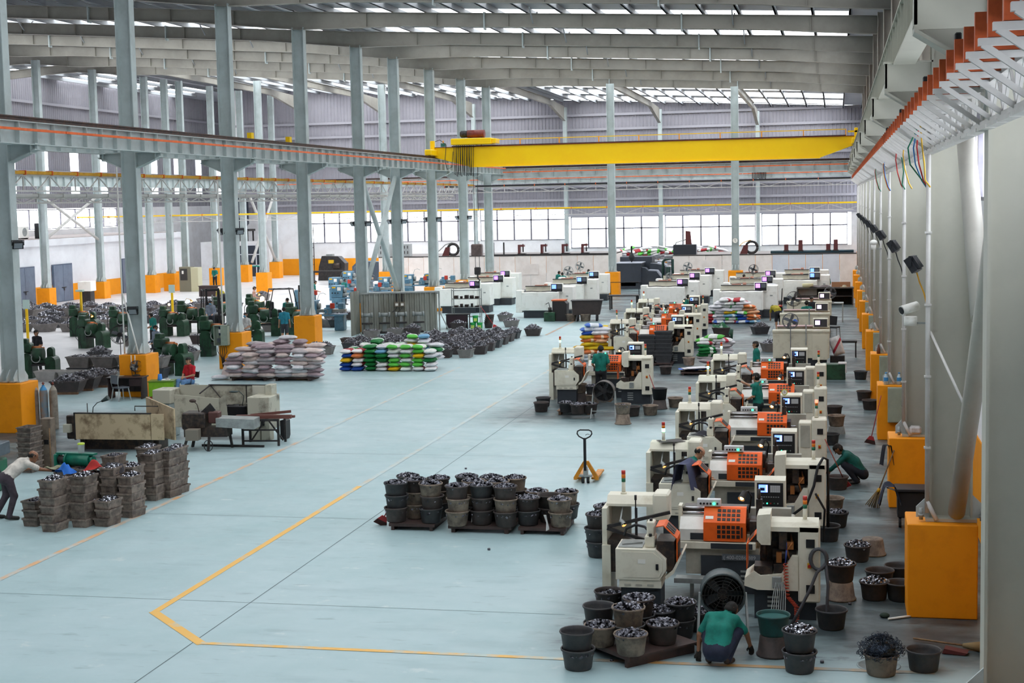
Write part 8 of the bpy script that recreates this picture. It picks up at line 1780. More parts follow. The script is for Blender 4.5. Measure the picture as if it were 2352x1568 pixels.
rag('grey_jacket', 'blue-grey work jacket thrown over the second lathe', (LL.x-2.62, LL.y+0.1, 1.46), 0.22, 0.28, 0.1, mat('jacket_slate', '4c506a', 0.85), 31, 'jacket', drape=0.55, n=14)
rag('dark_rag', 'dark cloth on the third lathe left unit', (LATHES['R3'].location.x-2.85, LATHES['R3'].location.y+0.2, 1.1), 0.3, 0.2, 0.1, mat('rag_black', '2c2c34', 0.85), 32, drape=0.1)
rag('dark_rag', 'dark mat on the second lathe hopper beam', (LL.x-3.05, LL.y+1.38, 1.665), 0.25, 0.17, 0.04, mat('mat_grey', '55504e', 0.85), 33)
q = G(2068, 1215); r = root('tool_trolley', 'black tool trolley with clothes on its handle at the second pedestal', 'trolley', (q.x+0.1, q.y+0.3, 0), 0.0)
P_('cabinet', MB().box(-0.15, 0.55, -0.2, 0.3, 0.2, 0.72, 0.02), mat('trolley_black', '232327', 0.5)); P_('top_tray', MB().box(-0.2, 0.6, -0.25, 0.35, 0.72, 0.78, 0.01), MATS['trolley_black'])
for sx in (-0.1, 0.5): P_('wheel', MB().cyl((sx-0.025, -0.12, 0.1), (sx+0.025, -0.12, 0.1), 0.1, n=14), blackr)
P_('handle', MB().tube([(-0.2, -0.2, 0.75), (-0.35, -0.2, 0.8), (-0.35, 0.3, 0.8), (-0.2, 0.3, 0.75)], 0.015), galv)
rag('hung_clothes', 'navy and cream clothes hung over the trolley handle', (q.x-0.2, q.y+0.25, 0.8), 0.2, 0.2, 0.1, mat('cloth_navy', '2c3040', 0.85, col2='8a7c6c', scale=5, contrast=(0.58, 0.64)), 41, 'clothes', drape=0.4, n=14)
rag('hung_clothes', 'dark coat hanging on the corner of the second pedestal', (1.02, RCOLY[2]-0.45, 1.3), 0.12, 0.1, 0.05, mat('cloth_black', '1e1e26', 0.85), 42, 'clothes', drape=0.45, n=12)
straw = mat('broom_straw', '8a7450', 0.9)
def straw_broom(label, loc, rot, L=1.3):
    S = Spec('straw_broom'); S.add('handle', MB().cyl((0, 0, 0.3), (0, 0, L), 0.014, n=8), wood)
    b = MB(); rd = random.Random(2)
    for k in range(40): a = rd.uniform(0, 6.28); q_ = rd.uniform(0.03, 0.16); b.tube([(0.02*math.cos(a), 0.02*math.sin(a), 0.42), (q_*0.6*math.cos(a), q_*0.35*math.sin(a), 0.2), (q_*math.cos(a), q_*0.5*math.sin(a), rd.uniform(0, 0.03))], 0.006, 3)
    S.add('straw', b, straw, kind='stuff'); S.add('binding', MB().cyl((0, 0, 0.36), (0, 0, 0.44), 0.035, n=10), yellow_t)
    return S.place(label, 'broom', loc, rot)
q = G(2003, 1168); straw_broom('straw broom leaning against the second pedestal', (q.x, q.y+0.1, 0.0), (0, 0.35, 0))
q = G(1998, 1020); broom('red broom leaning at the third pedestal', (q.x, q.y, 0.02), (0, 0.22, 0), bris, redp, 1.3, 0.3)
q = G(1946, 1118); broom('long red-handled dustpan brush by the squatting man', (q.x, q.y-0.1, 0.02), (0.1, -0.42, 0), redp, mat('handle_redbrown', 'a04838', 0.5), 1.2, 0.2)
q = rimpos(1790, 1320, O3, S3, 0.02); broom('red broom behind the middle-row gate', (q.x, q.y, 0.02), (0, -0.35, 0), redp, redp, 1.1, 0.2)
a = G(2098, 1470); b = G(2258, 1497)
r = root('straw_broom', 'straw broom lying on the floor below the nearest pedestal', 'broom', (a.x, a.y, 0.03), 0); d_ = b-a
P_('handle', MB().cyl((0, 0, 0), (d_.x*0.75, d_.y*0.75, 0.02), 0.015, n=8), wood); P_('straw', MB().cyl((d_.x*0.72, d_.y*0.72, 0.02), (d_.x*1.05, d_.y*1.05, 0.05), 0.03, 0.09, 10), straw)
a = G(2040, 1424); b = G(2095, 1417); one('white_pipe', MB().cyl((a.x, a.y, 0.02), (b.x, b.y, 0.02), 0.018, n=10), paper, 'short white pipe lying beside the nearest orange pedestal', 'pipe')
a = G(2190, 1500); r = root('dustpan', 'dark red dustpan on the floor by the lying broom', 'dustpan', (a.x, a.y, 0.01), -0.2); P_('pan', MB().prism([(-0.15, 0), (0.17, 0), (0.2, 0.03), (-0.12, 0.07)], 'y', -0.09, 0.09), mat('pan_maroon', '5c2c2c', 0.6))
one('green_rag', MB().ell((0, 0, 0.03), (0.08, 0.07, 0.04), 10, 6), mat('rag_green', '2c3c34', 0.9), 'small dark green rag on the floor by the white pipe', 'rag', loc=(G(2032, 1417).x, G(2032, 1417).y, 0))
for k, (px, py) in enumerate(((1888, 1522), (1405, 1518), (1401, 1322), (1123, 1263), (1952, 1388), (1935, 1370), (1070, 1077))):
    q = G(px, py); link('steel_ring', MB().cyl((0, 0, 0.001), (0, 0, 0.035), 0.028, n=10).mesh('steel_ring', nutm), None, (q.x, q.y, 0), (0, 0, 0), 'stray steel blank on the floor %s' % ['right of the ring tubs', 'in front of the near pallet', 'left of the nearest lathe', 'below the middle floor pallet', 'in the right aisle, rear one', 'in the right aisle beside the ring tub', 'beyond the middle floor pallet'][k], 'blank', 'stray steel blanks on the floor')
q = G(1262, 738); r = root('coolant_pump', 'green coolant pump box in front of the plain white machine', 'pump', (q.x, q.y+0.2, 0)); P_('tank', MB().box(-0.3, 0.3, -0.25, 0.25, 0, 0.5, 0.02), green_m); P_('motor', MB().cyl((0, 0, 0.5), (0, 0, 0.75), 0.1, n=12), dark); P_('hose', MB().tube([(0, 0, 0.75), (-0.1, 0.2, 1.0), (-0.3, 0.4, 0.9)], 0.02), blackr)
q = G(1632, 800); r = root('red_bucket', 'red plastic bucket behind the middle lathes', 'bucket', (q.x, q.y+0.2, 0)); P_('shell', MB().lathe([(0.001, 0), (0.16, 0), (0.2, 0.32), (0.18, 0.32), (0.001, 0.05)], 16), mat('bucket_red', 'a82c30', 0.4))
q = G(1672, 782); r = root('green_bin', 'dark green bin by the mixed sack heap', 'bin', (q.x, q.y+0.2, 0)); P_('shell', MB().lathe([(0.001, 0), (0.2, 0), (0.24, 0.5), (0.22, 0.5), (0.001, 0.05)], 16), mat('bin_green', '1c4a36', 0.5))
q = G(1655, 790); trough(q.x, q.y+0.3, 'brown stock box full of rubbish by the green bin', 'b', None, 0.0, 0.1); trough(q.x, q.y+0.3, 'brown stock box holding green sacks, on top of another', 'b', None, 0.36, 0.1); rag('green_sacking', 'bundle of green sacking in the upper brown box', (q.x, q.y+0.3, 0.72), 0.35, 0.25, 0.3, mat('sacking_green', '1c5a38', 0.7, col2='d8dcd8', scale=4, contrast=(0.6, 0.64)), 51, 'sacking')
q = G(1905, 855); r = root('green_cart_box', 'green tool box with white cloth by the right wall', 'box', (-0.05, 54.5, 0)); P_('body', MB().box(-0.45, 0.35, -0.3, 0.3, 0, 0.55, 0.02), green_m); P_('cloth', MB().box(0.1, 0.4, -0.32, 0.2, 0.55, 0.6, 0.02).box(0.34, 0.4, -0.32, 0.1, 0.25, 0.58), ragw)
r = root('upright_sack', 'white sack propped upright beside the large cream machine', 'sack', (0.0, 59.0, 0.0)); link('sack', SK['whitered'][0], r, loc=(0.0, 0.0, 0.75), rot=(PI/2, 1.25, 0)); P_('stand', MB().box(-0.25, 0.3, -0.2, 0.25, 0.0, 0.38, 0.02), dark)
r = root('metal_stool', 'black stool frame behind the upright white sack', 'stool', (0.45, 62.0, 0)); P_('seat', MB().box(-0.35, 0.35, -0.3, 0.3, 0.6, 0.68, 0.02), black)
for sx in (-0.3, 0.3):
    for sy in (-0.25, 0.25): P_('leg', MB().bar((sx, sy, 0), (sx, sy, 0.6), 0.05), black)
r = root('mesh_chair', 'dark mesh office chair by the right wall', 'chair', (-0.15, 70.5, 0), 2.8); P_('seat', MB().box(-0.25, 0.25, -0.25, 0.25, 0.45, 0.52, 0.03), blackr); P_('backrest', MB().prism([(-0.24, 0.6), (0.24, 0.6), (0.28, 1.05), (-0.28, 1.0)], 'y', 0.22, 0.27), blackr)
for sx in (-1, 1):
    for sy in (-1, 1): P_('leg', MB().bar((sx*0.22, sy*0.2, 0.45), (sx*0.24, sy*0.24, 0), 0.03), galv)
r = root('side_table', 'steel side table with papers by the right wall', 'table', (-0.4, 79.5, 0)); P_('top', MB().box(-0.8, 0.75, -0.4, 0.4, 0.95, 1.0), galv)
for sx in (-0.75, 0.7):
    for sy in (-0.35, 0.35): P_('leg', MB().box(sx-0.03, sx+0.03, sy-0.03, sy+0.03, 0, 0.95), galv)
for j, (px, n) in enumerate(((1488, 6), (1525, 7))):
    q = G(px, 838); pS.place('dark pallet under the %s tray stack of the middle row' % ('left' if j == 0 else 'right'), 'pallet', (q.x, q.y, 0), 0, 'steel pallets', (0.8, 0.7, 0.8))
    for k in range(n): trough(q.x, q.y, 'dark tray, %s of the %s stack in the middle row' % (ORD[k], 'left' if j == 0 else 'right'), 'k', None, 0.11+k*0.15, 0.05*math.sin(k*2), 'dark tray stacks of the middle row', (0.85, 0.9, 0.9))
q = G(1470, 790); trough(q.x, q.y, 'dark tray perched on the left tray stack', 'b', None, 1.1, 0.3, 'dark tray stacks of the middle row', (0.8, 0.8, 0.8))
q = G(1345, 738); r = root('dark_cart', 'dark brown wheeled scrap cart by the slim column', 'cart', (q.x, q.y+0.5, 0), 0.1)
P_('bin', MB().prism([(-0.75, 0.35), (0.7, 0.35), (0.85, 1.1), (-0.8, 1.1)], 'y', -0.4, 0.4), mat('cart_brown', '3a302e', 0.6, col2='241f1e', scale=3)); P_('rim', MB().box(-0.85, 0.9, -0.45, 0.45, 1.1, 1.14), dark)
for sx in (-0.5, 0.55): P_('wheel', MB().cyl((sx-0.05, -0.35, 0.18), (sx+0.05, -0.35, 0.18), 0.18, n=14), blackr); P_('wheel', MB().cyl((sx-0.05, 0.35, 0.18), (sx+0.05, 0.35, 0.18), 0.18, n=14), blackr)
q = G(1282, 738); r = root('chip_conveyor', 'dark chip conveyor with orange top beside the green pump', 'conveyor', (q.x, q.y+0.6, 0), 0); P_('housing', MB().prism([(-0.35, 0), (0.4, 0), (0.45, 0.95), (0.3, 1.1), (-0.35, 1.1)], 'y', -0.4, 0.4), mat('conveyor_black', '2a2626', 0.5)); P_('orange_lid', MB().box(-0.4, 0.35, -0.42, 0.42, 1.1, 1.16), orange_d)
for k, px in enumerate((1312, 1345)): q = G(px, 737); tub((q.x, q.y, 0), 'dusty tub before the dark scrap cart, %s one' % ('left' if k == 0 else 'right'), 'du', None, s=1.3)
q = G(1375, 735); r = root('dark_bench', 'low dark bench with tube rail right of the scrap cart', 'bench', (q.x+0.3, q.y+8, 0), 0); P_('top', MB().box(-0.9, 0.9, -0.4, 0.4, 0.8, 0.86), dark); P_('rail', MB().tube([(-0.85, 0.35, 0.86), (-0.85, 0.35, 1.6), (0.85, 0.35, 1.6), (0.85, 0.35, 0.86)], 0.025), dark)
for sx in (-0.8, 0.8):
    for sy in (-0.35, 0.35): P_('leg', MB().box(sx-0.04, sx+0.04, sy-0.04, sy+0.04, 0, 0.8), dark)
r = root('air_conditioner', 'white outdoor air conditioner on the office block roof', 'air conditioner', (-56.5, 97.0, 4.6)); P_('case', MB().box(-0.4, 0.4, -0.6, 0.6, 0.08, 0.9, 0.03), white_m); P_('fan_grille', MB().cyl((0.4, 0, 0.5), (0.42, 0, 0.5), 0.3, n=18), galv); P_('foot', MB().box(-0.35, 0.35, -0.5, -0.4, 0, 0.08).box(-0.35, 0.35, 0.4, 0.5, 0, 0.08), dark)
r = root('black_cabinet', 'small black cabinet on the edge of the office block roof', 'cabinet', (-55.7, 98.6, 4.6)); P_('case', MB().box(-0.3, 0.3, -0.45, 0.45, 0, 1.1, 0.02), black); P_('door', MB().box(0.3, 0.315, -0.4, 0.4, 0.05, 1.05), dark)
# people: one continuous surface each, grown from tapered limbs
def surface_net(F, T, org, h):
    ins = F < 0
    nx, ny, nz = F.shape
    c = np.stack([ins[i:nx-1+i, j:ny-1+j, k:nz-1+k] for i in (0, 1) for j in (0, 1) for k in (0, 1)], -1)
    mixed = c.any(-1) & ~c.all(-1)
    ids = -np.ones(mixed.shape, int); I = np.argwhere(mixed); ids[mixed] = np.arange(len(I))
    acc = np.zeros((len(I), 3)); cnt = np.zeros(len(I))
    corners = [(i, j, k) for i in (0, 1) for j in (0, 1) for k in (0, 1)]
    for a in corners:
        for ax in range(3):
            if a[ax]: continue
            b = list(a); b[ax] = 1
            fa = F[I[:, 0]+a[0], I[:, 1]+a[1], I[:, 2]+a[2]]; fb = F[I[:, 0]+b[0], I[:, 1]+b[1], I[:, 2]+b[2]]
            x = (fa < 0) != (fb < 0)
            t = np.where(x, fa/np.where(fa == fb, 1, fa-fb), 0)
            p = np.tile(np.array(a, float), (len(I), 1)); p[:, ax] += t
            acc[x] += p[x]; cnt[x] += 1
    V = org+(I+acc/cnt[:, None])*h
    faces = []
    for ax in range(3):
        sl0 = [slice(None)]*3; sl1 = [slice(None)]*3; sl0[ax] = slice(0, -1); sl1[ax] = slice(1, None)
        d = ins[tuple(sl0)] != ins[tuple(sl1)]
        E = np.argwhere(d)
        u, w = [(1, 2), (2, 0), (0, 1)][ax]
        E = E[(E[:, u] > 0) & (E[:, w] > 0) & (E[:, u] < mixed.shape[u]) & (E[:, w] < mixed.shape[w])]
        def cid(du, dw):
            q = E.copy(); q[:, u] -= du; q[:, w] -= dw; return ids[q[:, 0], q[:, 1], q[:, 2]]
        q = np.stack([cid(1, 1), cid(0, 1), cid(0, 0), cid(1, 0)], -1)
        inside = ins[E[:, 0], E[:, 1], E[:, 2]]
        q[~inside] = q[~inside][:, ::-1]
        faces.append(q)
    Fc = np.concatenate(faces); Fc = Fc[(Fc >= 0).all(1)]
    tv = T[I[:, 0], I[:, 1], I[:, 2]]
    return V, Fc, tv
def body_mesh(name, prims, mats, h):
    """prims: (a, b, ra, rb, material index, blend)"""
    P = [(np.array(a, float), np.array(b, float), ra, rb, t, k) for a, b, ra, rb, t, k in prims]
    lo = np.min([np.minimum(a, b)-max(ra, rb) for a, b, ra, rb, t, k in P], 0)-4*h; hi = np.max([np.maximum(a, b)+max(ra, rb) for a, b, ra, rb, t, k in P], 0)+4*h
    n = np.ceil((hi-lo)/h).astype(int)+1
    F = np.full(n, 0.3); B = np.full(n, 9.0); T = np.zeros(n, int)
    for a, b, ra, rb, t, k in P:
        m = max(ra, rb)+0.07
        i0 = np.maximum(0, np.floor((np.minimum(a, b)-m-lo)/h).astype(int)); i1 = np.minimum(n, np.ceil((np.maximum(a, b)+m-lo)/h).astype(int)+1)
        s = tuple(slice(i0[q], i1[q]) for q in range(3))
        g = np.stack(np.meshgrid(*[lo[q]+h*np.arange(i0[q], i1[q]) for q in range(3)], indexing='ij'), -1)
        d = b-a; L = d@d
        tt = np.clip(((g-a)@d)/L, 0, 1) if L > 1e-9 else np.zeros(g.shape[:3])
        D = np.linalg.norm(g-a-tt[..., None]*d, axis=-1)-(ra+(rb-ra)*tt)
        f = F[s]
        hh = np.clip(0.5+0.5*(f-D)/k, 0, 1); F[s] = D*hh+f*(1-hh)-k*hh*(1-hh)
        bt = B[s]; u = D < bt; bt[u] = D[u]; tg = T[s]; tg[u] = t
    V, Q, tv = surface_net(F, T, lo, h)
    me = bpy.data.meshes.new(name)
    me.vertices.add(len(V)); me.vertices.foreach_set('co', V.ravel())
    me.loops.add(len(Q)*4); me.loops.foreach_set('vertex_index', Q.ravel())
    me.polygons.add(len(Q)); me.polygons.foreach_set('loop_start', np.arange(0, len(Q)*4, 4)); me.polygons.foreach_set('loop_total', np.full(len(Q), 4))
    me.polygons.foreach_set('material_index', tv[Q[:, 0]]); me.polygons.foreach_set('use_smooth', np.ones(len(Q), bool))
    for m in mats: me.materials.append(m)
    me.update(calc_edges=True); me.validate()
    return me
SKIN, SHIRT, PANTS, HAIR, SHOE, GLOVE, EYE, LIP, MASK = range(9)
skin_m = mat('skin', 'b98a6c', 0.5, col2='a06f54', scale=9, amt=0.4)
skin_d = mat('skin_tan', '8e6248', 0.5, col2='75503a', scale=9, amt=0.4)
lip_m = mat('lip', '8a4c40', 0.5); eye_m = mat('eye_dark', '1a1412', 0.3)
def cloth(c, d=None): return mat('garment_'+c, c, 0.85, col2=d or tuple2hex(c, 0.7), scale=6, amt=0.6, bump=0.5)
def v(*a): return np.array(a, float)
def hand(pr, w, e, tag, side, curl=0.5, r=0.0105, up=None):
    """palm, four unequal bent fingers and a thumb leaving the side of the palm; w wrist, e elbow"""
    d = (w-e)/np.linalg.norm(w-e); u = v(0, 0, 1) if up is None else up
    s = np.cross(d, u); s = s/np.linalg.norm(s)*side; n = np.cross(s, d)*side
    n = -n if n[2] > 0 else n
    pc = w+d*0.05
    pr.append((w+d*0.01+s*0.012, pc+d*0.03+s*0.022, 0.026, 0.02, tag, 0.012)); pr.append((w+d*0.01-s*0.012, pc+d*0.03-s*0.022, 0.026, 0.02, tag, 0.012))
    for i, (o, l) in enumerate(((-0.03, 0.062), (-0.01, 0.072), (0.01, 0.068), (0.03, 0.055))):
        a = pc+d*0.035+s*o; b = a+(d*math.cos(curl*0.7)+n*math.sin(curl*0.7))*l*0.5; c = b+(d*math.cos(curl*1.9)+n*math.sin(curl*1.9))*l*0.5
        pr.append((a, b, r, r*0.95, tag, 0.004)); pr.append((b, c, r*0.95, r*0.8, tag, 0.004))
    a = w+d*0.03-s*0.028; b = a-s*0.03+d*0.03+n*0.01; c = b+d*0.03+n*0.012
    pr.append((a, b, r*1.2, r*1.1, tag, 0.006)); pr.append((b, c, r*1.05, r*0.85, tag, 0.004))
def person_mesh(name, J, shirt, pants, hair='17130f', skin=None, shoe='2a2624', glove=None, sleeve='short', mask=None, h=0.018, bald=False, cap=None, shorts=False, fine=False, bare=False):
    J = {k: v(*q) for k, q in J.items()}
    pr = []
    sh_l, sh_r, hp_l, hp_r = J['sh_l'], J['sh_r'], J['hip_l'], J['hip_r']
    nk, hd = J['neck'], J['head']
    spine = (sh_l+sh_r)/2; pel = (hp_l+hp_r)/2; mid = J.get('mid', (spine*0.45+pel*0.55))
    ax = (sh_r-sh_l)/np.linalg.norm(sh_r-sh_l); ah = (hp_r-hp_l)/np.linalg.norm(hp_r-hp_l)
    up = (spine-pel)/np.linalg.norm(spine-pel)
    am = (ax+ah); am = am/np.linalg.norm(am)
    for s in (-1, 1):
        pr.append((spine+ax*s*0.10-up*0.06, mid+am*s*0.075, 0.108, 0.105, SHIRT, 0.05)); pr.append((mid+am*s*0.075, pel+ah*s*0.07+up*0.03, 0.105, 0.112, SHIRT, 0.05))
        pr.append((spine+ax*s*0.04+up*0.02, (sh_r if s > 0 else sh_l), 0.075, 0.068, SHIRT, 0.05))
    pr.append((pel-ah*0.06-up*0.05, pel+ah*0.06-up*0.05, 0.118, 0.118, PANTS, 0.04))
    for s in ('l', 'r'):
        S_, E_, W_ = J['sh_'+s], J['el_'+s], J['wr_'+s]; sg = 1 if s == 'r' else -1
        m2 = S_+(E_-S_)*0.75
        if sleeve == 'short':
            pr.append((S_, m2, 0.062, 0.06, SHIRT, 0.03)); pr.append((S_+(E_-S_)*0.3, E_, 0.043, 0.038, SKIN, 0.015)); pr.append((E_, W_, 0.039, 0.027, SKIN, 0.015))
        else:
            pr.append((S_, E_, 0.062, 0.052, SHIRT, 0.03)); pr.append((E_, W_-(W_-E_)*0.12, 0.05, 0.04, SHIRT, 0.02)); pr.append((E_, W_, 0.036, 0.027, SKIN, 0.01))
        tg = GLOVE if glove else SKIN
        if fine: hand(pr, W_, E_, tg, sg, J.get('curl', v(0.6))[0] if 'curl' in J else 0.6)
        else:
            d = (W_-E_)/np.linalg.norm(W_-E_); q = np.cross(d, v(0, 0, 1)); q = q/(np.linalg.norm(q)+1e-6)
            for o in (-0.025, -0.008, 0.009, 0.026): pr.append((W_+d*0.02+q*o*0.7, W_+d*(0.15-abs(o))+q*o, 0.022, 0.015, tg, 0.01))
            pr.append((W_+d*0.03, W_+d*0.09-q*sg*0.05, 0.02, 0.014, tg, 0.01))
        H_, K_, A_ = J['hip_'+s], J['kn_'+s], J['an_'+s]
        if shorts:
            pr.append((H_, K_+(H_-K_)*0.05, 0.10, 0.082, PANTS, 0.03)); pr.append((K_, A_, 0.058, 0.036, SKIN, 0.02)); pr.append((K_+(A_-K_)*0.25, K_+(A_-K_)*0.4, 0.056, 0.054, SKIN, 0.02))
        else:
            pr.append((H_, K_, 0.098, 0.072, PANTS, 0.035)); pr.append((K_, A_, 0.072, 0.056, PANTS, 0.03))
        T_ = J.get('toe_'+s, A_+v(0, 0.15, -0.03))
        pr.append((A_+v(0, 0, -0.02), T_, 0.042, 0.034, SKIN if bare else SHOE, 0.02)); pr.append((A_+v(0, 0, -0.03)-(T_-A_)*0.3, T_, 0.036, 0.032, SKIN if bare else SHOE, 0.02))
    fd = J['face']/np.linalg.norm(J['face']); hu = hd-nk; hu = hu/np.linalg.norm(hu); hu = hu*0.6+v(0, 0, 1)*0.4-fd*0.0; hu = hu-fd*(hu@fd); hu = hu/np.linalg.norm(hu); hx = np.cross(fd, hu)
    pr.append((nk-hu*0.03, hd-hu*0.03, 0.052, 0.05, SKIN, 0.02))
    pr.append((spine, nk, 0.07, 0.055, SHIRT, 0.03))
    pr.append((hd+hu*0.03-fd*0.02, hd+hu*0.025+fd*0.012, 0.086, 0.082, SKIN, 0.02)); pr.append((hd-hu*0.05+fd*0.03, hd-hu*0.085+fd*0.055, 0.058, 0.034, SKIN, 0.03))
    pr.append((hd+fd*0.09+hu*0.0, hd+fd*0.112-hu*0.028, 0.010, 0.015, SKIN, 0.012))
    for s in (-1, 1):
        pr.append((hd+hx*s*0.088-hu*0.005-fd*0.01, hd+hx*s*0.09+hu*0.03-fd*0.015, 0.014, 0.017, SKIN, 0.008))
        pr.append((hd+hx*s*0.034+fd*0.088+hu*0.008, hd+hx*s*0.04+fd*0.086+hu*0.008, 0.011, 0.009, EYE, 0.003))
        pr.append((hd+hx*s*0.02+fd*0.092+hu*0.028, hd+hx*s*0.05+fd*0.082+hu*0.03, 0.007, 0.006, HAIR, 0.003))
    pr.append((hd+fd*0.088-hu*0.055-hx*0.02, hd+fd*0.088-hu*0.055+hx*0.02, 0.009, 0.009, LIP, 0.004))
    if mask:
        pr.append((hd+fd*0.07-hu*0.045-hx*0.035, hd+fd*0.07-hu*0.045+hx*0.035, 0.042, 0.042, MASK, 0.015))
    if bald:
        for s in (-1, 1): pr.append((hd+hx*s*0.055-fd*0.045+hu*0.02, hd+hx*s*0.06-fd*0.01+hu*0.02, 0.045, 0.036, HAIR, 0.01))
        pr.append((hd-fd*0.06+hu*0.0, hd-fd*0.055+hu*0.03, 0.055, 0.05, HAIR, 0.01))
    else:
        t = HAIR
        pr.append((hd+hu*0.052-fd*0.028, hd+hu*0.058+fd*0.022, 0.083, 0.077, t, 0.012)); pr.append((hd-fd*0.045+hu*0.0, hd-fd*0.035-hu*0.03, 0.074, 0.06, t, 0.012))
        for s in (-1, 1): pr.append((hd+hx*s*0.05+hu*0.04-fd*0.02, hd+hx*s*0.055+hu*0.005-fd*0.03, 0.05, 0.045, t, 0.01))
        if cap: pr.append((hd+hu*0.06+fd*0.06, hd+hu*0.045+fd*0.14, 0.03, 0.015, t, 0.01))
    mats_ = [skin or skin_m, cloth(shirt), cloth(pants), mat('hair_'+hair, hair, 0.7) if not cap else cloth(cap), mat('shoe_'+shoe, shoe, 0.6), cloth(glove) if glove else skin_m, eye_m, lip_m, cloth(mask) if mask else skin_m]
    return body_mesh(name, pr, mats_, h)
def std(**o):
    J = dict(head=(0, 0.03, 1.59), neck=(0, 0.0, 1.45), face=(0, 1, -0.05), sh_l=(-0.185, 0, 1.39), sh_r=(0.185, 0, 1.39), el_l=(-0.24, -0.02, 1.1), el_r=(0.24, -0.02, 1.1), wr_l=(-0.22, 0.12, 0.88), wr_r=(0.22, 0.12, 0.88),
             hip_l=(-0.09, 0, 0.9), hip_r=(0.09, 0, 0.9), kn_l=(-0.11, 0.03, 0.5), kn_r=(0.11, 0.03, 0.5), an_l=(-0.12, -0.02, 0.08), an_r=(0.12, -0.02, 0.08), toe_l=(-0.14, 0.15, 0.035), toe_r=(0.14, 0.15, 0.035))
    J.update(o); return J
TEAL = '12786a';
def person(me, label, loc, rot, group=None, s=1.0):
    return link('person', me, None, loc, (0, 0, rot), label, 'person', group, scale=s)
J = std(head=(0.1, 0.42, 0.66), neck=(0.05, 0.33, 0.63), face=(0.25, 0.75, -0.6), sh_l=(-0.17, 0.27, 0.6), sh_r=(0.19, 0.27, 0.585), mid=(0.0, 0.08, 0.47), el_l=(-0.3, 0.17, 0.36), el_r=(0.33, 0.38, 0.36), wr_l=(-0.3, 0.1, 0.13), wr_r=(0.36, 0.5, 0.15),
        hip_l=(-0.1, -0.1, 0.24), hip_r=(0.1, -0.1, 0.24), kn_l=(-0.22, 0.28, 0.4), kn_r=(0.22, 0.28, 0.4), an_l=(-0.13, 0.0, 0.085), an_r=(0.13, 0.0, 0.085), toe_l=(-0.17, 0.16, 0.035), toe_r=(0.17, 0.16, 0.035))
me = person_mesh('crouching_body', J, TEAL, '22283c', glove='2c2824', h=0.0105, fine=True, shoe='3a2c24', skin=skin_d)
q = G(1650, 1526); person(me, 'crouching person in teal shirt and dark trousers, back turned, before the drum fan', (q.x, q.y, 0.0), -0.12)
J = std(head=(-0.02, 0.4, 0.78), neck=(0, 0.3, 0.72), face=(0, 0.7, -0.7), sh_l=(-0.17, 0.22, 0.66), sh_r=(0.17, 0.22, 0.66), mid=(0, 0.03, 0.5), el_l=(-0.2, 0.45, 0.45), el_r=(0.2, 0.42, 0.42), wr_l=(-0.12, 0.62, 0.3), wr_r=(0.13, 0.58, 0.26), hip_l=(-0.1, -0.12, 0.26), hip_r=(0.1, -0.12, 0.26), kn_l=(-0.17, 0.27, 0.45), kn_r=(0.17, 0.27, 0.45), an_l=(-0.13, 0, 0.085), an_r=(0.13, 0, 0.085), toe_l=(-0.15, 0.16, 0.035), toe_r=(0.15, 0.16, 0.035))
me = person_mesh('squatting_body', J, '0f5a52', '20242e', h=0.013, fine=True, sleeve='long', skin=skin_d)
q = G(1962, 1110); person(me, 'squatting person in dark teal jacket leaning over a tub in the right aisle', (q.x+0.05, q.y, 0), PI/2)
J = std(wr_l=(-0.2, 0.22, 0.95), wr_r=(0.2, 0.24, 0.98), el_l=(-0.27, -0.02, 1.12), el_r=(0.27, -0.02, 1.12), head=(0, 0.05, 1.6), face=(0, 1, -0.3))
me_back = person_mesh('standing_body', J, TEAL, '23262c', h=0.013, fine=True)
LL = LATHES['L1'].location
one('foot_board', MB().box(-0.35, 0.35, -0.25, 0.25, 0, 0.08), plw, 'low wooden foot board under the middle-row operator', 'board', loc=(LL.x-1.75, LL.y+0.75, 0))
person(me_back, 'standing person in teal shirt seen from behind at the first middle-row lathe', (LL.x-1.75, LL.y+0.75, 0.08), 0.0)
J = std(sh_l=(-0.17, 0.02, 1.39), sh_r=(0.17, 0.06, 1.39), el_r=(0.25, 0.3, 1.33), wr_r=(0.2, 0.58, 1.45), el_l=(-0.22, 0.05, 1.12), wr_l=(-0.12, 0.25, 1.02), face=(0.1, 1, -0.25), head=(0, 0.06, 1.6))
me = person_mesh('reaching_body', J, TEAL, '1c2c30', h=0.0125, fine=True, glove='2a2420')
LL = LATHES['R4'].location
person(me, 'person in teal shirt and dark gloves reaching over the feed chute', (LL.x-1.82, LL.y+0.95, 0.06), 1.25)
one('foot_board', MB().box(-0.35, 0.35, -0.25, 0.25, 0, 0.06), plw, 'low wooden foot board under the reaching operator', 'board', loc=(LL.x-1.82, LL.y+0.95, 0))
J = std(kn_l=(-0.1, 0.2, 0.52), an_l=(-0.1, 0.22, 0.09), kn_r=(0.1, -0.02, 0.5), an_r=(0.1, -0.25, 0.12), toe_l=(-0.1, 0.38, 0.05), toe_r=(0.1, -0.1, 0.035), wr_l=(-0.25, -0.08, 0.86), wr_r=(0.25, 0.15, 0.88))
me_walk = person_mesh('walking_body', J, TEAL, '2a2c30', h=0.018)
person(me_walk, 'person in teal shirt walking left behind the fifth lathe', (-2.62, 50.6, 0), 1.75)
J = std(head=(0, 0.2, 1.5), neck=(0, 0.1, 1.38), sh_l=(-0.18, 0.06, 1.31), sh_r=(0.18, 0.06, 1.31), face=(0, 0.85, -0.5), wr_l=(-0.15, 0.35, 1.0), wr_r=(0.15, 0.35, 1.0), el_l=(-0.24, 0.1, 1.05), el_r=(0.24, 0.1, 1.05))
me_bald = person_mesh('bending_body', J, TEAL, '26282c', h=0.014, bald=True)
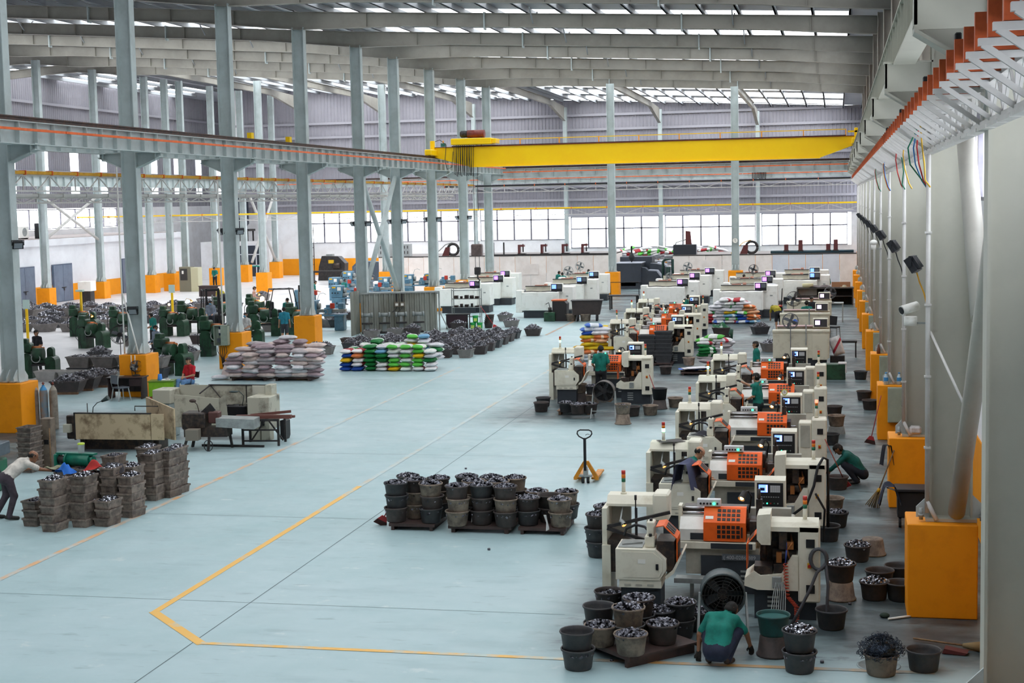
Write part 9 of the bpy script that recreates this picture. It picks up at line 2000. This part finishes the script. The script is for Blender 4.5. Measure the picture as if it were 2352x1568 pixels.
person(me_bald, 'balding person in teal shirt bending between the second and third lathe', (LATHES['R2'].location.x-2.62, LATHES['R2'].location.y+0.78, 0.04), -1.3)
J = std(head=(0.05, 0.52, 1.22), neck=(0.03, 0.4, 1.16), face=(0.1, 0.9, -0.35), sh_l=(-0.17, 0.34, 1.12), sh_r=(0.18, 0.34, 1.12), mid=(0, 0.14, 0.98), el_l=(-0.3, 0.4, 0.92), el_r=(0.24, 0.58, 0.98), wr_l=(-0.28, 0.6, 0.92), wr_r=(0.2, 0.82, 0.92), hip_l=(-0.09, -0.02, 0.86), hip_r=(0.09, -0.02, 0.86), kn_l=(-0.13, 0.0, 0.48), kn_r=(0.12, 0.08, 0.48), an_l=(-0.17, -0.22, 0.085), an_r=(0.14, -0.05, 0.085), toe_l=(-0.18, -0.06, 0.035), toe_r=(0.16, 0.12, 0.035))
me = person_mesh('leaning_body', J, 'ddd6cc', '4a4048', h=0.0125, fine=True, glove='26222a', bald=True, skin=skin_d)
q = G(22, 1192); person(me, 'person in cream shirt and brown trousers bending over the crates at the left', (q.x, q.y, 0), -0.75, None, 1.06)
J = std(head=(0.0, 0.02, 1.22), neck=(0, -0.02, 1.08), face=(0.15, 1, -0.1), sh_l=(-0.19, -0.02, 1.0), sh_r=(0.19, -0.02, 1.0), el_l=(-0.26, 0.05, 0.74), el_r=(0.26, 0.05, 0.74), wr_l=(-0.06, 0.26, 0.68), wr_r=(0.06, 0.28, 0.68), hip_l=(-0.1, 0, 0.52), hip_r=(0.1, 0, 0.52), kn_l=(-0.12, 0.45, 0.53), kn_r=(0.1, 0.45, 0.56), an_l=(-0.12, 0.5, 0.085), an_r=(0.02, 0.6, 0.16), toe_l=(-0.13, 0.66, 0.035), toe_r=(0.0, 0.76, 0.14))
me = person_mesh('seated_body', J, 'c0202c', '6488b4', h=0.0125, fine=True)
q = G(425, 912); px_, py_ = q.x, q.y+0.45
person(me, 'seated person in red polo shirt and light jeans on a metal chair', (px_, py_, 0), 2.75)
r = root('metal_chair', 'metal tube chair under the person in red', 'chair', (px_, py_, 0), 2.75)
P_('seat', MB().box(-0.2, 0.2, -0.2, 0.22, 0.38, 0.41, 0.01), black); P_('backrest', MB().box(-0.2, 0.2, -0.27, -0.24, 0.62, 0.82, 0.01), black)
for sx in (-1, 1): P_('leg', MB().tube([(sx*0.22, 0.25, 0), (sx*0.21, 0.22, 0.4), (sx*0.21, -0.2, 0.4), (sx*0.23, -0.3, 0)], 0.014), galv); P_('armrest', MB().tube([(sx*0.23, 0.2, 0.4), (sx*0.24, 0.15, 0.62), (sx*0.24, -0.2, 0.63), (sx*0.22, -0.26, 0.85)], 0.013), black)
me = person_mesh('standing_blue', std(face=(-0.2, 1, -0.35), head=(-0.02, 0.07, 1.58), wr_l=(-0.27, 0.02, 0.86), wr_r=(0.25, 0.05, 0.86)), '2c8ca4', '3c4048', h=0.015, shorts=True, fine=False)
q = G(655, 787); person(me, 'person in bright blue shirt and grey shorts, back turned, beside the dark column', (q.x, q.y, 0), 0.2)
me_teal = person_mesh('standing_teal', std(wr_l=(-0.16, 0.3, 1.0), wr_r=(0.16, 0.3, 1.0), face=(0, 1, -0.4), head=(0, 0.08, 1.58)), '157a70', '2a2c30', h=0.02)
me_black = person_mesh('standing_black', std(wr_l=(-0.14, 0.35, 0.95), wr_r=(0.2, 0.3, 0.85), face=(0, 1, -0.2)), '23242a', '2a2a30', h=0.018)
me_mask = person_mesh('standing_mask', std(wr_l=(-0.16, 0.3, 1.0), wr_r=(0.16, 0.3, 1.0), face=(0, 1, -0.25)), '8a94a4', '2c3038', h=0.018, mask='6ca4c4', sleeve='long')
me_pink = person_mesh('standing_pink', std(wr_l=(-0.12, 0.35, 1.0), wr_r=(0.12, 0.35, 1.0), face=(0.2, 1, -0.5)), 'd0a49a', '8a90a0', h=0.02)
J = std(head=(0, 0.5, 1.12), neck=(0, 0.38, 1.15), face=(0, 0.6, -0.8), sh_l=(-0.17, 0.32, 1.16), sh_r=(0.17, 0.32, 1.16), mid=(0, 0.1, 1.05), el_l=(-0.2, 0.42, 0.88), el_r=(0.2, 0.42, 0.88), wr_l=(-0.15, 0.5, 0.62), wr_r=(0.15, 0.5, 0.62))
me_yel = person_mesh('bending_yellow', J, 'b0a030', '23242a', h=0.02, shorts=True, bare=True)
me_white = person_mesh('standing_white', std(wr_l=(-0.16, 0.3, 1.0), wr_r=(0.16, 0.3, 1.0)), 'd8d4d0', '2c3038', h=0.02, mask='6ca4c4')
me_cap = person_mesh('standing_cap', std(wr_l=(-0.16, 0.3, 1.0), wr_r=(0.16, 0.3, 1.0), face=(0, 1, -0.4)), '157a70', '2a2c30', h=0.018, cap='2c60b8')
me_blue2 = person_mesh('standing_paleblue', std(), '6478a8', '3c4048', h=0.022)
far = 'workers farther back in the hall'
bpy.context.view_layer.update()
BOX = []
for o in bpy.data.objects:
    if o.parent is None and o.type == 'EMPTY' and o.name.split('.')[0] in ('white_machine', 'beige_machine', 'green_lathe', 'blue_lathe', 'workbench', 'forklift'):
        pts = [c.matrix_world @ Vector(b) for c in o.children if c.type == 'MESH' for b in c.bound_box]
        BOX.append((min(p.x for p in pts), max(p.x for p in pts), min(p.y for p in pts), max(p.y for p in pts)))
def far_person(me, lb, px, py, z, rot):
    q = G(px, py, z); best = None
    for i in range(-60, 61):                       # step back or forward to a free spot on the same line of sight
        y = q.y+i*0.08; x = q.x*y/q.y
        if any(a-0.25 < x < b+0.25 and c-0.22 < y < d+0.22 for a, b, c, d in BOX): continue
        if best is None or abs(i) < abs(best): best = i
    k = (q.y+(best or 0)*0.08)/q.y
    person(me, lb, (q.x*k, q.y*k, 0), rot, far)
far_person(me_black, 'person in black T-shirt behind the green lathe at the far left', 84, 763, 1.62, PI-0.3)
far_person(me_teal, 'person in teal shirt half hidden by the desk column', 350, 720, 1.68, 1.5)
far_person(me_mask, 'masked person in grey-blue jacket right of the desk column', 358, 752, 1.62, PI-0.5)
far_person(me_yel, 'barefoot person in yellow top bending over a box', 512, 665, 1.25, 1.2)
far_person(me_pink, 'person in pale pink shirt working at a grey box', 583, 660, 1.66, -1.2)
far_person(me_mask, 'masked person in dark top beside the forklift mast', 483, 688, 1.62, PI+0.2)
far_person(me_white, 'masked person in white top behind the green lathe by the column', 565, 720, 1.62, PI-0.4)
far_person(me_teal, 'person in teal at the black-framed forklift', 660, 684, 1.66, PI+0.3)
far_person(me_teal, 'person in teal left of the blue lathes', 721, 646, 1.66, -1.2)
far_person(me_teal, 'person in teal in front of the dark press', 790, 642, 1.66, -0.6)
far_person(me_teal, 'person in teal seated far off at the dark desk', 493, 622, 1.4, PI)
far_person(me_teal, 'person in teal bending behind the grey machine panel', 1147, 630, 1.66, 0.2)
far_person(me_teal, 'left of two people in teal behind the plain white machine', 1282, 624, 1.66, -0.8)
far_person(me_teal, 'right of two people in teal behind the plain white machine', 1293, 629, 1.6, 0.8)
far_person(me_teal, 'person in teal under the right cage fan', 1350, 620, 1.66, -0.6)
far_person(me_teal, 'person in teal at the lit control screen of the white line', 1588, 628, 1.66, -1.2)
far_person(me_teal, 'person in teal near the dark cage fan', 1710, 630, 1.66, PI-0.4)
far_person(me_back, 'standing person in teal shirt seen from behind at the last middle-row lathe', 1580, 678, 1.7, -0.2)
far_person(me_teal, 'dark-haired person in teal bent low between middle-row lathes', 1528, 705, 1.6, -1.4)
far_person(me_back, 'person in teal between the cream machines, back turned', 1853, 694, 1.66, 0.1)
far_person(me_cap, 'person in blue cap behind the large cream machine', 1825, 738, 1.7, -0.6)
far_person(me_black, 'dark-haired person behind the cream machines', 1864, 683, 1.66, PI-0.3)
far_person(me_teal, 'person in teal behind the long workbench', 1898, 632, 1.66, 0.3)
far_person(me_blue2, 'person in blue-grey shirt standing by the furnace housing', 1511, 594, 1.68, PI)
far_person(me_yel, 'person in yellow bending at the sack trolley', 1788, 704, 1.2, 0.6)
